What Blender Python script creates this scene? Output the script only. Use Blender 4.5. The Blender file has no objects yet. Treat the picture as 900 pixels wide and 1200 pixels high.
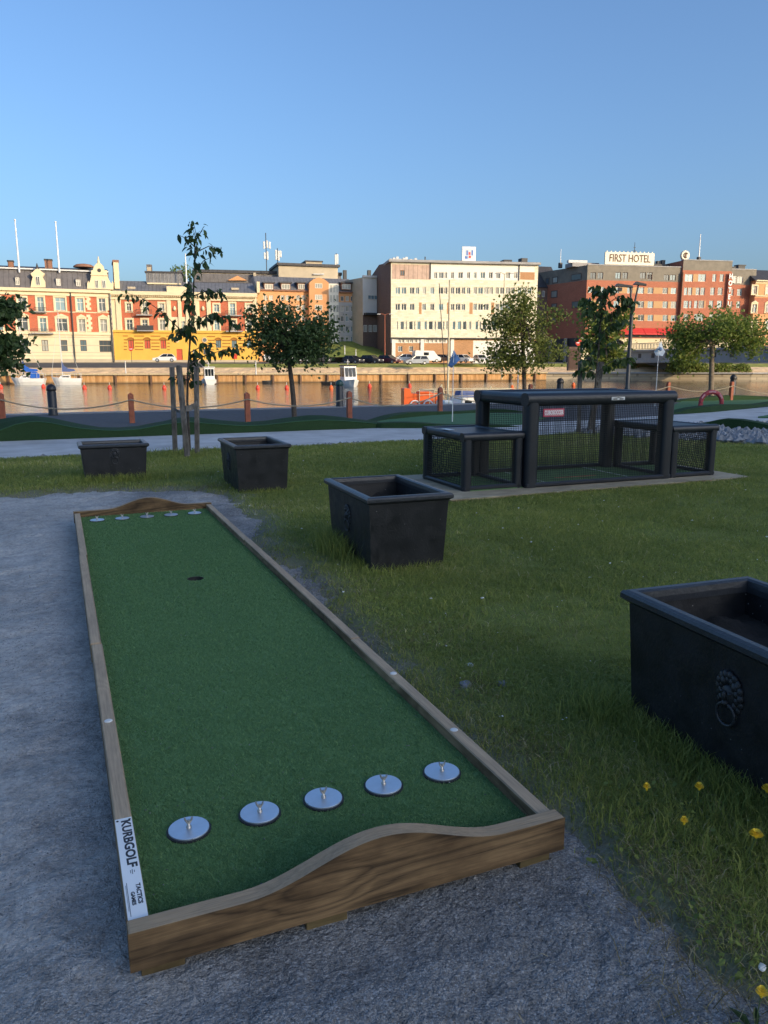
import bpy, math, random
import numpy as np
from mathutils import Vector, Matrix
SC = bpy.context.scene
COL = SC.collection
RND = random.Random(7)
R = math.radians
# ------------------------------------------------------------------ camera
# world frame: +x runs along the path and the quay, +y runs along the golf lane, z up; lawn at z = 0
F_PX, CAM_H = 905.0, 1.4
PITCH = math.atan(175.0 / F_PX)
YAW = R(23.07)
cam_d = bpy.data.cameras.new('camera')
cam = bpy.data.objects.new('camera', cam_d)
COL.objects.link(cam)
cam.location = (0, 0, CAM_H)
cam.rotation_euler = (math.pi / 2 - PITCH, 0, -YAW)
cam_d.sensor_fit = 'VERTICAL'
cam_d.sensor_height = 36.0
cam_d.sensor_width = 27.0
cam_d.lens = F_PX / 1200 * 36
cam_d.clip_start = 0.05
cam_d.clip_end = 3000
SC.camera = cam
# ------------------------------------------------------------------ sky, sun, exposure
SUN_EL, SUN_AZ = 16.0, 152.0
w = bpy.data.worlds.new('World'); SC.world = w; w.use_nodes = True
nt = w.node_tree; nt.nodes.clear()
out = nt.nodes.new('ShaderNodeOutputWorld'); bg = nt.nodes.new('ShaderNodeBackground')
sky = nt.nodes.new('ShaderNodeTexSky'); sky.sky_type = 'NISHITA'; sky.sun_disc = False
sky.sun_elevation = R(SUN_EL); sky.sun_rotation = R(SUN_AZ)
sky.air_density = 1.0; sky.dust_density = 3.8; sky.ozone_density = 4.8
bg.inputs[1].default_value = 0.15
nt.links.new(sky.outputs[0], bg.inputs[0]); nt.links.new(bg.outputs[0], out.inputs[0])
sd = bpy.data.lights.new('sun', 'SUN'); sd.energy = 2.2; sd.angle = R(0.5); sd.color = (1.0, 0.76, 0.46)
sun = bpy.data.objects.new('sun', sd); COL.objects.link(sun)
_to_sun = Vector((math.sin(R(SUN_AZ)) * math.cos(R(SUN_EL)), math.cos(R(SUN_AZ)) * math.cos(R(SUN_EL)), math.sin(R(SUN_EL))))
sun.rotation_euler = _to_sun.to_track_quat('Z', 'Y').to_euler()
sun.location = _to_sun * 50
SC.view_settings.view_transform = 'Standard'; SC.view_settings.look = 'None'
SC.view_settings.gamma = 1.0; SC.view_settings.exposure = 0.82
# ------------------------------------------------------------------ surveying helpers (photo pixel -> real place)
CP, SP = math.cos(PITCH), math.sin(PITCH)
CA, SA = math.cos(YAW), math.sin(YAW)
def _w(X, Y): return (X * CA + Y * SA, -X * SA + Y * CA)
def _ray(u, v):
    y = v - 600.0
    return u - 450.0, F_PX * CP - y * SP, -(y * CP + F_PX * SP)
def gp(u, v, z=0.0):
    x, f, d = _ray(u, v); t = (z - CAM_H) / d
    a = _w(x * t, f * t); return Vector((a[0], a[1], z))
def ap(u, v, depth):
    x, f, d = _ray(u, v); t = depth / f
    a = _w(x * t, depth); return Vector((a[0], a[1], CAM_H + d * t))
def on_y(u, v, yw):
    """point of the ray on the world plane y = yw"""
    x, f, d = _ray(u, v); a = _w(x, f); t = yw / a[1]
    return Vector((a[0] * t, yw, CAM_H + d * t))
# ------------------------------------------------------------------ objects
def tag(o, label=None, cat=None, group=None, kind=None):
    if label: o['label'] = label
    if cat: o['category'] = cat
    if group: o['group'] = group
    if kind: o['kind'] = kind
    return o
def thing(name, label, cat, loc=(0, 0, 0), rz=0.0, group=None):
    o = bpy.data.objects.new(name, None); COL.objects.link(o)
    o.empty_display_size = 0.2
    o.location = loc; o.rotation_euler = (0, 0, rz)
    return tag(o, label, cat, group)
def link(name, me, parent=None, loc=None, rz=None):
    o = bpy.data.objects.new(name, me); COL.objects.link(o)
    if parent is not None: o.parent = parent
    if loc is not None: o.location = loc
    if rz is not None: o.rotation_euler = (0, 0, rz)
    return o
def kids(o): return [c for c in bpy.data.objects if c.parent == o]
def copy_tree(o, label=None, group=None, loc=None, rz=None):
    c = o.copy(); COL.objects.link(c)
    if label: c['label'] = label
    if group: c['group'] = group
    if loc is not None: c.location = loc
    if rz is not None: c.rotation_euler = (0, 0, rz)
    for ch in list(o.children):
        d = ch.copy(); COL.objects.link(d); d.parent = c
        for g in list(ch.children):
            e = g.copy(); COL.objects.link(e); e.parent = d
    return c
class MB:
    """collects geometry for one mesh"""
    def __init__(s): s.v = []; s.f = []; s.m = []; s.sm = []
    def add(s, vs, fs, m=0, smooth=False):
        b = len(s.v); s.v.extend([tuple(p) for p in vs])
        for f in fs: s.f.append(tuple(b + i for i in f)); s.m.append(m); s.sm.append(smooth)
    def quad(s, a, b, c, d, m=0): s.add([a, b, c, d], [(0, 1, 2, 3)], m)
    def box(s, x0, x1, y0, y1, z0, z1, m=0, bev=0.0):
        if bev <= 0:
            s.add([(x0,y0,z0),(x1,y0,z0),(x1,y1,z0),(x0,y1,z0),(x0,y0,z1),(x1,y0,z1),(x1,y1,z1),(x0,y1,z1)],
                  [(0,3,2,1),(4,5,6,7),(0,1,5,4),(1,2,6,5),(2,3,7,6),(3,0,4,7)], m); return
        b = bev; vs = []; idx = {}
        for ix, (xo, xs) in enumerate(((x0, 1), (x1, -1))):
            for iy, (yo, ys) in enumerate(((y0, 1), (y1, -1))):
                for iz, (zo, zs) in enumerate(((z0, 1), (z1, -1))):
                    for k in range(3):
                        p = [xo + xs * b, yo + ys * b, zo + zs * b]
                        p[k] = (xo, yo, zo)[k]
                        idx[ix, iy, iz, k] = len(vs); vs.append(p)
        fs = []
        I = lambda x, y, z, k: idx[x, y, z, k]
        for k in range(3):
            for side in (0, 1):
                o = [(0,0),(1,0),(1,1),(0,1)]
                q = []
                for a, b2 in o:
                    c = [0,0,0]; c[k] = side; c[(k+1)%3] = a; c[(k+2)%3] = b2
                    q.append(I(*c, k))
                fs.append(q if side else q[::-1])
        for k in range(3):          # edges along axis k
            a, c = (k+1)%3, (k+2)%3
            for sa in (0,1):
                for sc_ in (0,1):
                    def P(t, kk):
                        cc = [0,0,0]; cc[k] = t; cc[a] = sa; cc[c] = sc_
                        return I(*cc, kk)
                    q = [P(0,a),P(1,a),P(1,c),P(0,c)]
                    fs.append(q if (sa == sc_) else q[::-1])
        for x in (0,1):
            for y in (0,1):
                for z in (0,1):
                    q = [I(x,y,z,0),I(x,y,z,1),I(x,y,z,2)]
                    fs.append(q if (x+y+z)%2 else q[::-1])
        s.add(vs, fs, m)
    def obox(s, p, q, wd, ht, m=0, up=(0,0,1), bev=0.0):
        """box along the segment p-q, wd across, ht along up"""
        p, q = Vector(p), Vector(q); t = MB(); L = (q - p).length
        t.box(0, L, -wd/2, wd/2, -ht/2, ht/2, m, bev)
        d = (q - p).normalized(); u = Vector(up); sd_ = u.cross(d)
        if sd_.length < 1e-5: sd_ = Vector((0,1,0)).cross(d)
        sd_.normalize(); u2 = d.cross(sd_)
        M = Matrix((d, sd_, u2)).transposed()
        s.add([M @ Vector(a) + p for a in t.v], t.f, m)
    def tube(s, pts, rad, n=8, m=0, caps=True, smooth=True):
        pts = [Vector(p) for p in pts]
        if not hasattr(rad, '__len__'): rad = [rad] * len(pts)
        rings = []; vs = []
        ref = None
        for i, p in enumerate(pts):
            d = (pts[min(i+1, len(pts)-1)] - pts[max(i-1, 0)])
            if d.length < 1e-9: d = Vector((0,0,1))
            d.normalize()
            if ref is None:
                ref = Vector((1,0,0)) if abs(d.x) < 0.8 else Vector((0,1,0))
            a = (ref - d * ref.dot(d))
            if a.length < 1e-6: a = Vector((0,1,0)) - d * d.y
            a.normalize(); b = d.cross(a); ref = a
            for k in range(n):
                t = 2 * math.pi * k / n
                vs.append(p + (a * math.cos(t) + b * math.sin(t)) * rad[i])
        fs = []
        for i in range(len(pts)-1):
            for k in range(n):
                k2 = (k+1) % n
                fs.append((i*n+k, i*n+k2, (i+1)*n+k2, (i+1)*n+k))
        s.add(vs, fs, m, smooth)
        if caps:
            s.add(vs[:n], [tuple(range(n))[::-1]], m); s.add(vs[-n:], [tuple(range(n))], m)
    def lathe(s, prof, c=(0,0,0), n=16, m=0, smooth=True):
        vs = []; fs = []
        for r, z in prof:
            for k in range(n):
                t = 2*math.pi*k/n; vs.append((c[0]+r*math.cos(t), c[1]+r*math.sin(t), c[2]+z))
        for i in range(len(prof)-1):
            for k in range(n):
                k2 = (k+1)%n; fs.append((i*n+k, i*n+k2, (i+1)*n+k2, (i+1)*n+k))
        s.add(vs, fs, m, smooth)
        s.add(vs[-n:], [tuple(range(n))], m); s.add(vs[:n], [tuple(range(n))[::-1]], m)
    def prism(s, poly, axis, a0, a1, m=0, smooth=False):
        """poly: 2-D outline, extruded along axis ('x','y' or 'z') from a0 to a1"""
        def mk(p, t):
            if axis == 'x': return (t, p[0], p[1])
            if axis == 'y': return (p[0], t, p[1])
            return (p[0], p[1], t)
        n = len(poly); A = [mk(p, a0) for p in poly]; B = [mk(p, a1) for p in poly]
        s.add(A, [tuple(range(n))], m); s.add(B, [tuple(range(n))[::-1]], m)
        s.add(A + B, [(i, n+i, n+(i+1)%n, (i+1)%n) for i in range(n)], m, smooth)
    def mesh(s, name, mats):
        me = bpy.data.meshes.new(name); me.from_pydata(s.v, [], s.f)
        for mt in (mats if isinstance(mats, (list, tuple)) else [mats]): me.materials.append(mt)
        me.polygons.foreach_set('material_index', s.m); me.polygons.foreach_set('use_smooth', s.sm)
        me.update(); return me
    def build(s, name, mats, parent=None, loc=None, rz=None):
        return link(name, s.mesh(name, mats), parent, loc, rz)
def np_mesh(name, V, faces, mat, tone=None, smooth=False):
    """V (n,3) array; faces: list of int arrays (k,3) or (k,4); tone: per-vertex 0..1 colour variation"""
    me = bpy.data.meshes.new(name)
    V = np.ascontiguousarray(V, dtype=np.float32)
    me.vertices.add(len(V)); me.vertices.foreach_set('co', V.ravel())
    loops = np.concatenate([f.ravel() for f in faces]).astype(np.int32)
    tot = np.concatenate([np.full(len(f), f.shape[1]) for f in faces]).astype(np.int32)
    st = np.concatenate([[0], np.cumsum(tot)[:-1]]).astype(np.int32)
    me.loops.add(len(loops)); me.loops.foreach_set('vertex_index', loops)
    me.polygons.add(len(tot)); me.polygons.foreach_set('loop_start', st)
    me.polygons.foreach_set('use_smooth', np.full(len(tot), smooth))
    if tone is not None:
        at = me.attributes.new('tone', 'FLOAT', 'POINT'); at.data.foreach_set('value', np.ascontiguousarray(tone, dtype=np.float32))
    me.materials.append(mat); me.update(calc_edges=True); me.validate(); return me
# ------------------------------------------------------------------ materials
class NT:
    def __init__(s, name):
        s.mat = bpy.data.materials.new(name); s.mat.use_nodes = True
        s.t = s.mat.node_tree; s.t.nodes.clear()
        s.o = s.t.nodes.new('ShaderNodeOutputMaterial')
        s.b = s.t.nodes.new('ShaderNodeBsdfPrincipled'); s.L(s.b.outputs[0], s.o.inputs[0])
    def n(s, t, **k):
        x = s.t.nodes.new(t)
        for a, b in k.items(): setattr(x, a, b)
        return x
    def L(s, a, b): s.t.links.new(a, b)
    def coord(s, kind='Object', scale=(1,1,1), rot=(0,0,0)):
        tc = s.n('ShaderNodeTexCoord'); mp = s.n('ShaderNodeMapping')
        mp.inputs['Scale'].default_value = scale; mp.inputs['Rotation'].default_value = rot
        s.L(tc.outputs[kind], mp.inputs[0]); return mp.outputs[0]
    def noise(s, vec, scale, detail=4, rough=0.55, dist=0.0):
        x = s.n('ShaderNodeTexNoise'); x.inputs['Scale'].default_value = scale; x.inputs['Detail'].default_value = detail
        x.inputs['Roughness'].default_value = rough; x.inputs['Distortion'].default_value = dist
        if vec is not None: s.L(vec, x.inputs['Vector'])
        return x.outputs['Fac']
    def ramp(s, fac, stops):
        x = s.n('ShaderNodeValToRGB'); e = x.color_ramp.elements
        while len(e) < len(stops): e.new(0.5)
        for el, (p, c) in zip(e, stops): el.position = p; el.color = (*c[:3], 1)
        s.L(fac, x.inputs[0]); return x.outputs[0]
    def mix(s, fac, a, b, mode='MIX'):
        x = s.n('ShaderNodeMix', data_type='RGBA', blend_type=mode)
        for sock, val in ((x.inputs[0], fac), (x.inputs[6], a), (x.inputs[7], b)):
            if isinstance(val, (int, float)): sock.default_value = val
            elif isinstance(val, tuple): sock.default_value = (*val[:3], 1)
            else: s.L(val, sock)
        return x.outputs[2]
    def bump(s, h, strength=0.3, dist=0.02, prev=None):
        x = s.n('ShaderNodeBump'); x.inputs['Strength'].default_value = strength; x.inputs['Distance'].default_value = dist
        s.L(h, x.inputs['Height'])
        if prev is not None: s.L(prev, x.inputs['Normal'])
        return x.outputs[0]
    def set(s, col=None, rough=0.7, metal=0.0, normal=None, spec=None):
        if col is not None:
            if isinstance(col, tuple): s.b.inputs['Base Color'].default_value = (*col[:3], 1)
            else: s.L(col, s.b.inputs['Base Color'])
        if isinstance(rough, (int, float)): s.b.inputs['Roughness'].default_value = rough
        else: s.L(rough, s.b.inputs['Roughness'])
        s.b.inputs['Metallic'].default_value = metal
        if spec is not None: s.b.inputs['Specular IOR Level'].default_value = spec
        if normal is not None: s.L(normal, s.b.inputs['Normal'])
        return s.mat
def sc(c, k): return tuple(min(1.0, x * k) for x in c)
def plain(name, col, rough=0.7, metal=0.0, var=0.15, scale=6.0, bump=0.0, bscale=60.0, spec=None, fine=0.0):
    """one colour with grain: two octaves of noise and optional fine relief"""
    t = NT(name); v = t.coord()
    c = t.ramp(t.noise(v, scale, 5, 0.6), [(0.3, sc(col, 1 - var)), (0.7, sc(col, 1 + var))])
    nrm = t.bump(t.noise(v, bscale, 3), bump, 0.01) if bump > 0 else None
    r = rough
    return t.set(c, r, metal, nrm, spec)
def wood_mat(name, light, dark, axis, knots=True, grey=0.35, greycol=(0.26, 0.24, 0.22)):
    """plain-sawn board: rings of a warped log cut lengthwise, dark late wood, knots, blotches of weathering"""
    t = NT(name); v0 = t.coord('Object')
    k = {'x': (0.9, 9, 9), 'y': (9, 0.9, 9), 'z': (9, 9, 0.9)}[axis]; v = t.coord('Object', k)
    # knots push the grain aside
    vo = t.n('ShaderNodeTexVoronoi', feature='F1'); vo.inputs['Scale'].default_value = 1.0
    t.L(t.coord('Object', {'x': (2.3, 4.6, 4.6), 'y': (4.6, 2.3, 4.6), 'z': (4.6, 4.6, 2.3)}[axis]), vo.inputs['Vector'])
    kr = t.n('ShaderNodeMapRange'); kr.inputs[1].default_value = 0.0; kr.inputs[2].default_value = 0.42; kr.inputs[3].default_value = 1.0 if knots else 0.0; kr.inputs[4].default_value = 0.0; t.L(vo.outputs['Distance'], kr.inputs[0])
    n1 = t.noise(v, 0.55, 3, 0.5)
    m1 = t.n('ShaderNodeMath', operation='MULTIPLY_ADD'); t.L(n1, m1.inputs[0]); m1.inputs[1].default_value = 15.0
    m2 = t.n('ShaderNodeMath', operation='MULTIPLY'); t.L(kr.outputs[0], m2.inputs[0]); m2.inputs[1].default_value = 3.2; t.L(m2.outputs[0], m1.inputs[2])
    sw = t.n('ShaderNodeMath', operation='PINGPONG'); sw.inputs[1].default_value = 0.5; t.L(m1.outputs[0], sw.inputs[0])
    fine = t.noise(t.coord('Object', tuple(q * 6 if q > 1 else q * 2 for q in k)), 3.0, 4, 0.7)
    ring = t.ramp(sw.outputs[0], [(0.0, dark), (0.14, tuple(a * 0.45 + b * 0.55 for a, b in zip(light, dark))), (0.42, light)])
    c = t.mix(0.45, ring, t.ramp(fine, [(0.32, dark), (0.66, light)]))
    blot = t.ramp(t.noise(t.coord('Object', tuple(1.0 if q < 1 else 2.2 for q in k)), 3.2, 4, 0.65), [(0.36, (0.22, 0.19, 0.17)), (0.62, (1, 1, 1))])
    c = t.mix(0.75, c, blot, 'MULTIPLY')
    if knots: c = t.mix(1.0, c, t.ramp(vo.outputs['Distance'], [(0.06, (0.30, 0.20, 0.13)), (0.13, (1, 1, 1))]), 'MULTIPLY')
    gr = t.n('ShaderNodeNewGeometry'); sx = t.n('ShaderNodeSeparateXYZ'); t.L(gr.outputs['Normal'], sx.inputs[0])
    mr = t.n('ShaderNodeMapRange'); mr.inputs[1].default_value = 0.3; mr.inputs[2].default_value = 0.9; mr.inputs[3].default_value = 0.0; mr.inputs[4].default_value = grey
    t.L(sx.outputs[2], mr.inputs[0])           # upper faces weathered silver-grey
    c = t.mix(mr.outputs[0], c, t.mix(fine, sc(greycol, 0.55), sc(greycol, 1.5)))
    b = t.bump(sw.outputs[0], 0.25, 0.003); b = t.bump(fine, 0.4, 0.003, b)
    return t.set(c, 0.75, 0, b, 0.25)
def gravel_mat():
    t = NT('gravel'); v = t.coord('Object')
    big = t.noise(v, 1.1, 5, 0.6); mid = t.noise(v, 9.0, 4, 0.6)
    vo = t.n('ShaderNodeTexVoronoi', feature='F1'); vo.inputs['Scale'].default_value = 210.0; t.L(v, vo.inputs['Vector'])
    sp = t.n('ShaderNodeSeparateColor'); t.L(vo.outputs['Color'], sp.inputs[0])
    cell = t.ramp(sp.outputs[0], [(0.0, (0.165, 0.163, 0.16)), (0.5, (0.235, 0.232, 0.228)), (0.85, (0.31, 0.308, 0.30)), (0.98, (0.38, 0.38, 0.38))])
    dust = t.ramp(t.noise(v, 320.0, 3, 0.7), [(0.3, (0.44, 0.43, 0.41)), (0.7, (0.56, 0.545, 0.52))])
    # pale trodden stone dust on the left, coarser, darker cells in front of the lane
    sx = t.n('ShaderNodeSeparateXYZ'); t.L(v, sx.inputs[0])
    m1 = t.n('ShaderNodeMapRange'); m1.inputs[1].default_value = 1.0; m1.inputs[2].default_value = -0.6; m1.inputs[3].default_value = -0.16; m1.inputs[4].default_value = 0.24; t.L(sx.outputs[0], m1.inputs[0])
    m2 = t.n('ShaderNodeMapRange'); m2.inputs[1].default_value = 1.2; m2.inputs[2].default_value = 4.5; m2.inputs[3].default_value = -0.14; m2.inputs[4].default_value = 0.12; t.L(sx.outputs[1], m2.inputs[0])
    ad = t.n('ShaderNodeMath', operation='ADD'); t.L(m1.outputs[0], ad.inputs[0]); t.L(m2.outputs[0], ad.inputs[1])
    ad2 = t.n('ShaderNodeMath', operation='ADD'); t.L(ad.outputs[0], ad2.inputs[0]); t.L(t.noise(v, 1.8, 7, 0.68), ad2.inputs[1])
    msk = t.ramp(ad2.outputs[0], [(0.40, (0, 0, 0)), (0.66, (1, 1, 1))])
    c = t.mix(msk, cell, t.mix(0.22, dust, cell))
    c = t.mix(0.7, c, t.ramp(mid, [(0.32, (0.70, 0.70, 0.70)), (0.5, (0.97, 0.97, 0.97)), (0.7, (1.12, 1.12, 1.12))]), 'MULTIPLY')  # shade of the pits put into the colour: hollows darker, ridges paler
    c = t.mix(0.6, c, t.ramp(big, [(0.35, (0.78, 0.79, 0.80)), (0.65, (1.15, 1.15, 1.15))]), 'MULTIPLY')
    c = t.mix(0.7, c, t.ramp(t.noise(v, 38.0, 5, 0.7), [(0.33, (0.58, 0.58, 0.58)), (0.5, (0.97, 0.97, 0.97)), (0.68, (1.2, 1.2, 1.2))]), 'MULTIPLY')
    inv = t.n('ShaderNodeMath', operation='SUBTRACT'); inv.inputs[0].default_value = 1.0; t.L(vo.outputs['Distance'], inv.inputs[1])
    b = t.bump(mid, 0.9, 0.045); b = t.bump(t.noise(v, 45.0, 4, 0.65), 1.0, 0.02, b); b = t.bump(inv.outputs[0], 0.5, 0.006, b)
    return t.set(c, 0.9, 0, b, 0.25)
def soil_mat():
    t = NT('lawn_soil'); v = t.coord('Object')
    c = t.ramp(t.noise(v, 3.0, 6, 0.7), [(0.30, (0.125, 0.160, 0.042)), (0.5, (0.165, 0.20, 0.052)), (0.72, (0.215, 0.225, 0.072))])
    c = t.mix(t.ramp(t.noise(v, 60.0, 3, 0.7), [(0.5, (0, 0, 0)), (0.75, (1, 1, 1))]), c, (0.12, 0.12, 0.06))
    at = t.n('ShaderNodeAttribute'); at.attribute_name = 'tone'          # bare worn margin where gravel mixes into the turf
    bare = t.ramp(t.noise(v, 90.0, 4, 0.7), [(0.3, (0.13, 0.125, 0.115)), (0.6, (0.22, 0.215, 0.20)), (0.8, (0.33, 0.33, 0.33))])
    c = t.mix(at.outputs['Fac'], bare, c)
    b = t.bump(t.noise(v, 40.0, 4, 0.7), 0.7, 0.03)
    return t.set(c, 0.95, 0, b, 0.1)
def tone_mat(name, stops, rough=0.6, trans=0.25, spec=0.3, big=None):
    """foliage: colour picked leaf by leaf from the 'tone' attribute; light passes through thin leaves"""
    t = NT(name); a = t.n('ShaderNodeAttribute'); a.attribute_name = 'tone'
    c = t.ramp(a.outputs['Fac'], stops)
    if big:
        v = t.coord('Object')
        c = t.mix(0.7, c, t.ramp(t.noise(v, big, 4, 0.6), [(0.32, (0.72, 0.76, 0.66)), (0.68, (1.25, 1.18, 1.05))]), 'MULTIPLY')
    t.set(c, rough, 0, None, spec)
    if trans > 0:
        tr = t.n('ShaderNodeBsdfTranslucent'); t.L(c, tr.inputs[0])
        mx = t.n('ShaderNodeMixShader'); mx.inputs[0].default_value = trans
        t.L(t.b.outputs[0], mx.inputs[1]); t.L(tr.outputs[0], mx.inputs[2]); t.L(mx.outputs[0], t.o.inputs[0])
    return t.mat
def turf_mat(name, a, b, sc_=260.0, bump=0.8):
    t = NT(name); v = t.coord('Object')
    f = t.noise(v, sc_, 3, 0.7)
    c = t.ramp(f, [(0.35, a), (0.68, b)])
    c = t.mix(0.5, c, t.ramp(t.noise(v, 2.5, 4, 0.6), [(0.3, (0.82, 0.84, 0.84)), (0.7, (1.14, 1.12, 1.1))]), 'MULTIPLY')
    nb = t.bump(f, bump, 0.01)
    return t.set(c, 0.85, 0, nb, 0.2)
def water_mat():
    t = NT('water'); v = t.coord('Object', (0.35, 1.6, 1))
    n1 = t.noise(v, 0.55, 3, 0.55, 0.4); n2 = t.noise(v, 2.6, 3, 0.6, 0.3)
    n0 = t.noise(t.coord('Object', (0.55, 0.16, 1), (0, 0, -0.4)), 1.0, 3, 0.55, 0.6)
    b = t.bump(n0, 0.45, 0.45); b = t.bump(n1, 0.16, 0.6, b); b = t.bump(n2, 0.16, 0.15, b)
    t.set((0.020, 0.026, 0.024), 0.07, 0, b); t.b.inputs['IOR'].default_value = 1.333
    return t.mat
def brick_mat(name, col, mort, scale=1.0, bw=0.25, rh=0.075):
    t = NT(name); tc = t.n('ShaderNodeTexCoord'); sx = t.n('ShaderNodeSeparateXYZ'); cb = t.n('ShaderNodeCombineXYZ')
    t.L(tc.outputs['Object'], sx.inputs[0])
    ad = t.n('ShaderNodeMath', operation='ADD'); t.L(sx.outputs[0], ad.inputs[0]); t.L(sx.outputs[1], ad.inputs[1])
    t.L(ad.outputs[0], cb.inputs[0]); t.L(sx.outputs[2], cb.inputs[1])
    br = t.n('ShaderNodeTexBrick'); br.inputs['Scale'].default_value = scale
    br.inputs['Brick Width'].default_value = bw; br.inputs['Row Height'].default_value = rh; br.inputs['Mortar Size'].default_value = rh * 0.12
    br.inputs['Color1'].default_value = (*sc(col, 0.85), 1); br.inputs['Color2'].default_value = (*sc(col, 1.15), 1); br.inputs['Mortar'].default_value = (*mort, 1)
    t.L(cb.outputs[0], br.inputs['Vector'])
    c = t.mix(0.5, br.outputs['Color'], t.ramp(t.noise(t.coord(), 0.5, 5, 0.6), [(0.3, (0.85, 0.85, 0.85)), (0.7, (1.12, 1.1, 1.1))]), 'MULTIPLY')
    return t.set(c, 0.85, 0, None, 0.2)
def seam_mat(name, col, step=0.6, rough=0.5, metal=0.3):
    """standing-seam sheet metal: a ridge every step metres along x"""
    t = NT(name); tc = t.n('ShaderNodeTexCoord'); sx = t.n('ShaderNodeSeparateXYZ'); t.L(tc.outputs['Object'], sx.inputs[0])
    m = t.n('ShaderNodeMath', operation='PINGPONG'); m.inputs[1].default_value = step / 2; t.L(sx.outputs[0], m.inputs[0])
    c = t.ramp(t.noise(t.coord(), 0.8, 5, 0.65), [(0.3, sc(col, 0.8)), (0.7, sc(col, 1.2))])
    r = t.ramp(m.outputs[0], [(0.0, (1, 1, 1)), (0.08, (0, 0, 0))])
    c = t.mix(r, c, sc(col, 0.6))
    return t.set(c, rough, metal, t.bump(r, 0.6, 0.05), 0.4)
def glass_mat(name, col, rough=0.08, var=0.5):
    t = NT(name); oi = t.n('ShaderNodeObjectInfo')
    c = t.ramp(oi.outputs['Random'], [(0.0, sc(col, 1 - var)), (0.6, col), (1.0, sc(col, 1 + 1.5 * var))])
    return t.set(c, rough, 0, None, 0.6)
def plank_lines(name, col, axis='z', step=0.15):
    t = NT(name); tc = t.n('ShaderNodeTexCoord'); sx = t.n('ShaderNodeSeparateXYZ'); t.L(tc.outputs['Object'], sx.inputs[0])
    m = t.n('ShaderNodeMath', operation='PINGPONG'); m.inputs[1].default_value = step / 2; t.L(sx.outputs['xyz'.index(axis)], m.inputs[0])
    c = t.ramp(t.noise(t.coord(), 2.0, 5, 0.65), [(0.3, sc(col, 0.75)), (0.7, sc(col, 1.2))])
    r = t.ramp(m.outputs[0], [(0.0, (1, 1, 1)), (0.05, (0, 0, 0))])
    return t.set(t.mix(r, c, sc(col, 0.35)), 0.85, 0, None, 0.2)
def planter_mat():
    """black paint, dusty and rain-spotted, with dried soil splashed up from the ground"""
    t = NT('planter_iron'); v = t.coord()
    c = t.ramp(t.noise(v, 7.0, 5, 0.65), [(0.3, (0.006, 0.007, 0.009)), (0.7, (0.014, 0.015, 0.018))])
    vo = t.n('ShaderNodeTexVoronoi', feature='F1'); vo.inputs['Scale'].default_value = 34.0; t.L(v, vo.inputs['Vector'])
    sp = t.n('ShaderNodeSeparateColor'); t.L(vo.outputs['Color'], sp.inputs[0])
    sz = t.n('ShaderNodeMath', operation='MULTIPLY_ADD'); t.L(sp.outputs[0], sz.inputs[0]); sz.inputs[1].default_value = 0.16; sz.inputs[2].default_value = -0.06
    df = t.n('ShaderNodeMath', operation='LESS_THAN'); t.L(vo.outputs['Distance'], df.inputs[0]); t.L(sz.outputs[0], df.inputs[1])
    c = t.mix(df.outputs[0], c, (0.26, 0.25, 0.24))
    sx = t.n('ShaderNodeSeparateXYZ'); t.L(v, sx.inputs[0])
    mr = t.n('ShaderNodeMapRange'); mr.inputs[1].default_value = 0.30; mr.inputs[2].default_value = 0.0; mr.inputs[3].default_value = -0.25; mr.inputs[4].default_value = 0.25; t.L(sx.outputs[2], mr.inputs[0])
    ad = t.n('ShaderNodeMath', operation='ADD'); t.L(mr.outputs[0], ad.inputs[0]); t.L(t.noise(v, 16.0, 6, 0.75), ad.inputs[1])
    c = t.mix(t.ramp(ad.outputs[0], [(0.56, (0, 0, 0)), (0.80, (0.28, 0.28, 0.28))]), c, (0.060, 0.052, 0.044))
    c = t.mix(t.ramp(t.noise(t.coord('Object', (14, 14, 1.4)), 2.0, 4, 0.6), [(0.58, (0, 0, 0)), (0.75, (0.18, 0.18, 0.18))]), c, (0.045, 0.047, 0.05))
    r = t.ramp(t.noise(v, 12.0, 4, 0.6), [(0.3, (0.36, 0.36, 0.36)), (0.7, (0.6, 0.6, 0.6))])
    return t.set(c, r, 0, t.bump(t.noise(v, 70.0, 3), 0.25, 0.006), 0.45)
def quay_mat():
    """weathered sheet timber: boards with uneven tone, rust and water streaks running down"""
    t = NT('quay_timber'); v = t.coord()
    c = t.ramp(t.noise(t.coord('Object', (1.1, 1.1, 0.12)), 1.6, 5, 0.7), [(0.30, (0.30, 0.150, 0.060)), (0.5, (0.52, 0.29, 0.12)), (0.72, (0.66, 0.42, 0.21))])
    c = t.mix(t.ramp(t.noise(t.coord('Object', (5, 5, 0.5)), 1.5, 4, 0.7), [(0.56, (0, 0, 0)), (0.72, (0.8, 0.8, 0.8))]), c, (0.16, 0.095, 0.05))
    sx = t.n('ShaderNodeSeparateXYZ'); t.L(v, sx.inputs[0]); mr = t.n('ShaderNodeMapRange'); mr.inputs[1].default_value = -1.55; mr.inputs[2].default_value = -1.95; t.L(sx.outputs[2], mr.inputs[0])
    c = t.mix(mr.outputs[0], c, (0.09, 0.07, 0.045))
    return t.set(c, 0.85, 0, t.bump(t.noise(v, 2.0, 4), 0.5, 0.1), 0.2)
M = {}
M['gravel'] = gravel_mat(); M['soil'] = soil_mat(); M['water'] = water_mat()
M['grass'] = tone_mat('grass', [(0.0, (0.150, 0.195, 0.050)), (0.35, (0.24, 0.290, 0.072)), (0.7, (0.34, 0.355, 0.105)), (0.9, (0.44, 0.40, 0.18)), (1.0, (0.55, 0.50, 0.33))], 0.55, 0.4, 0.3, 0.8)
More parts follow.
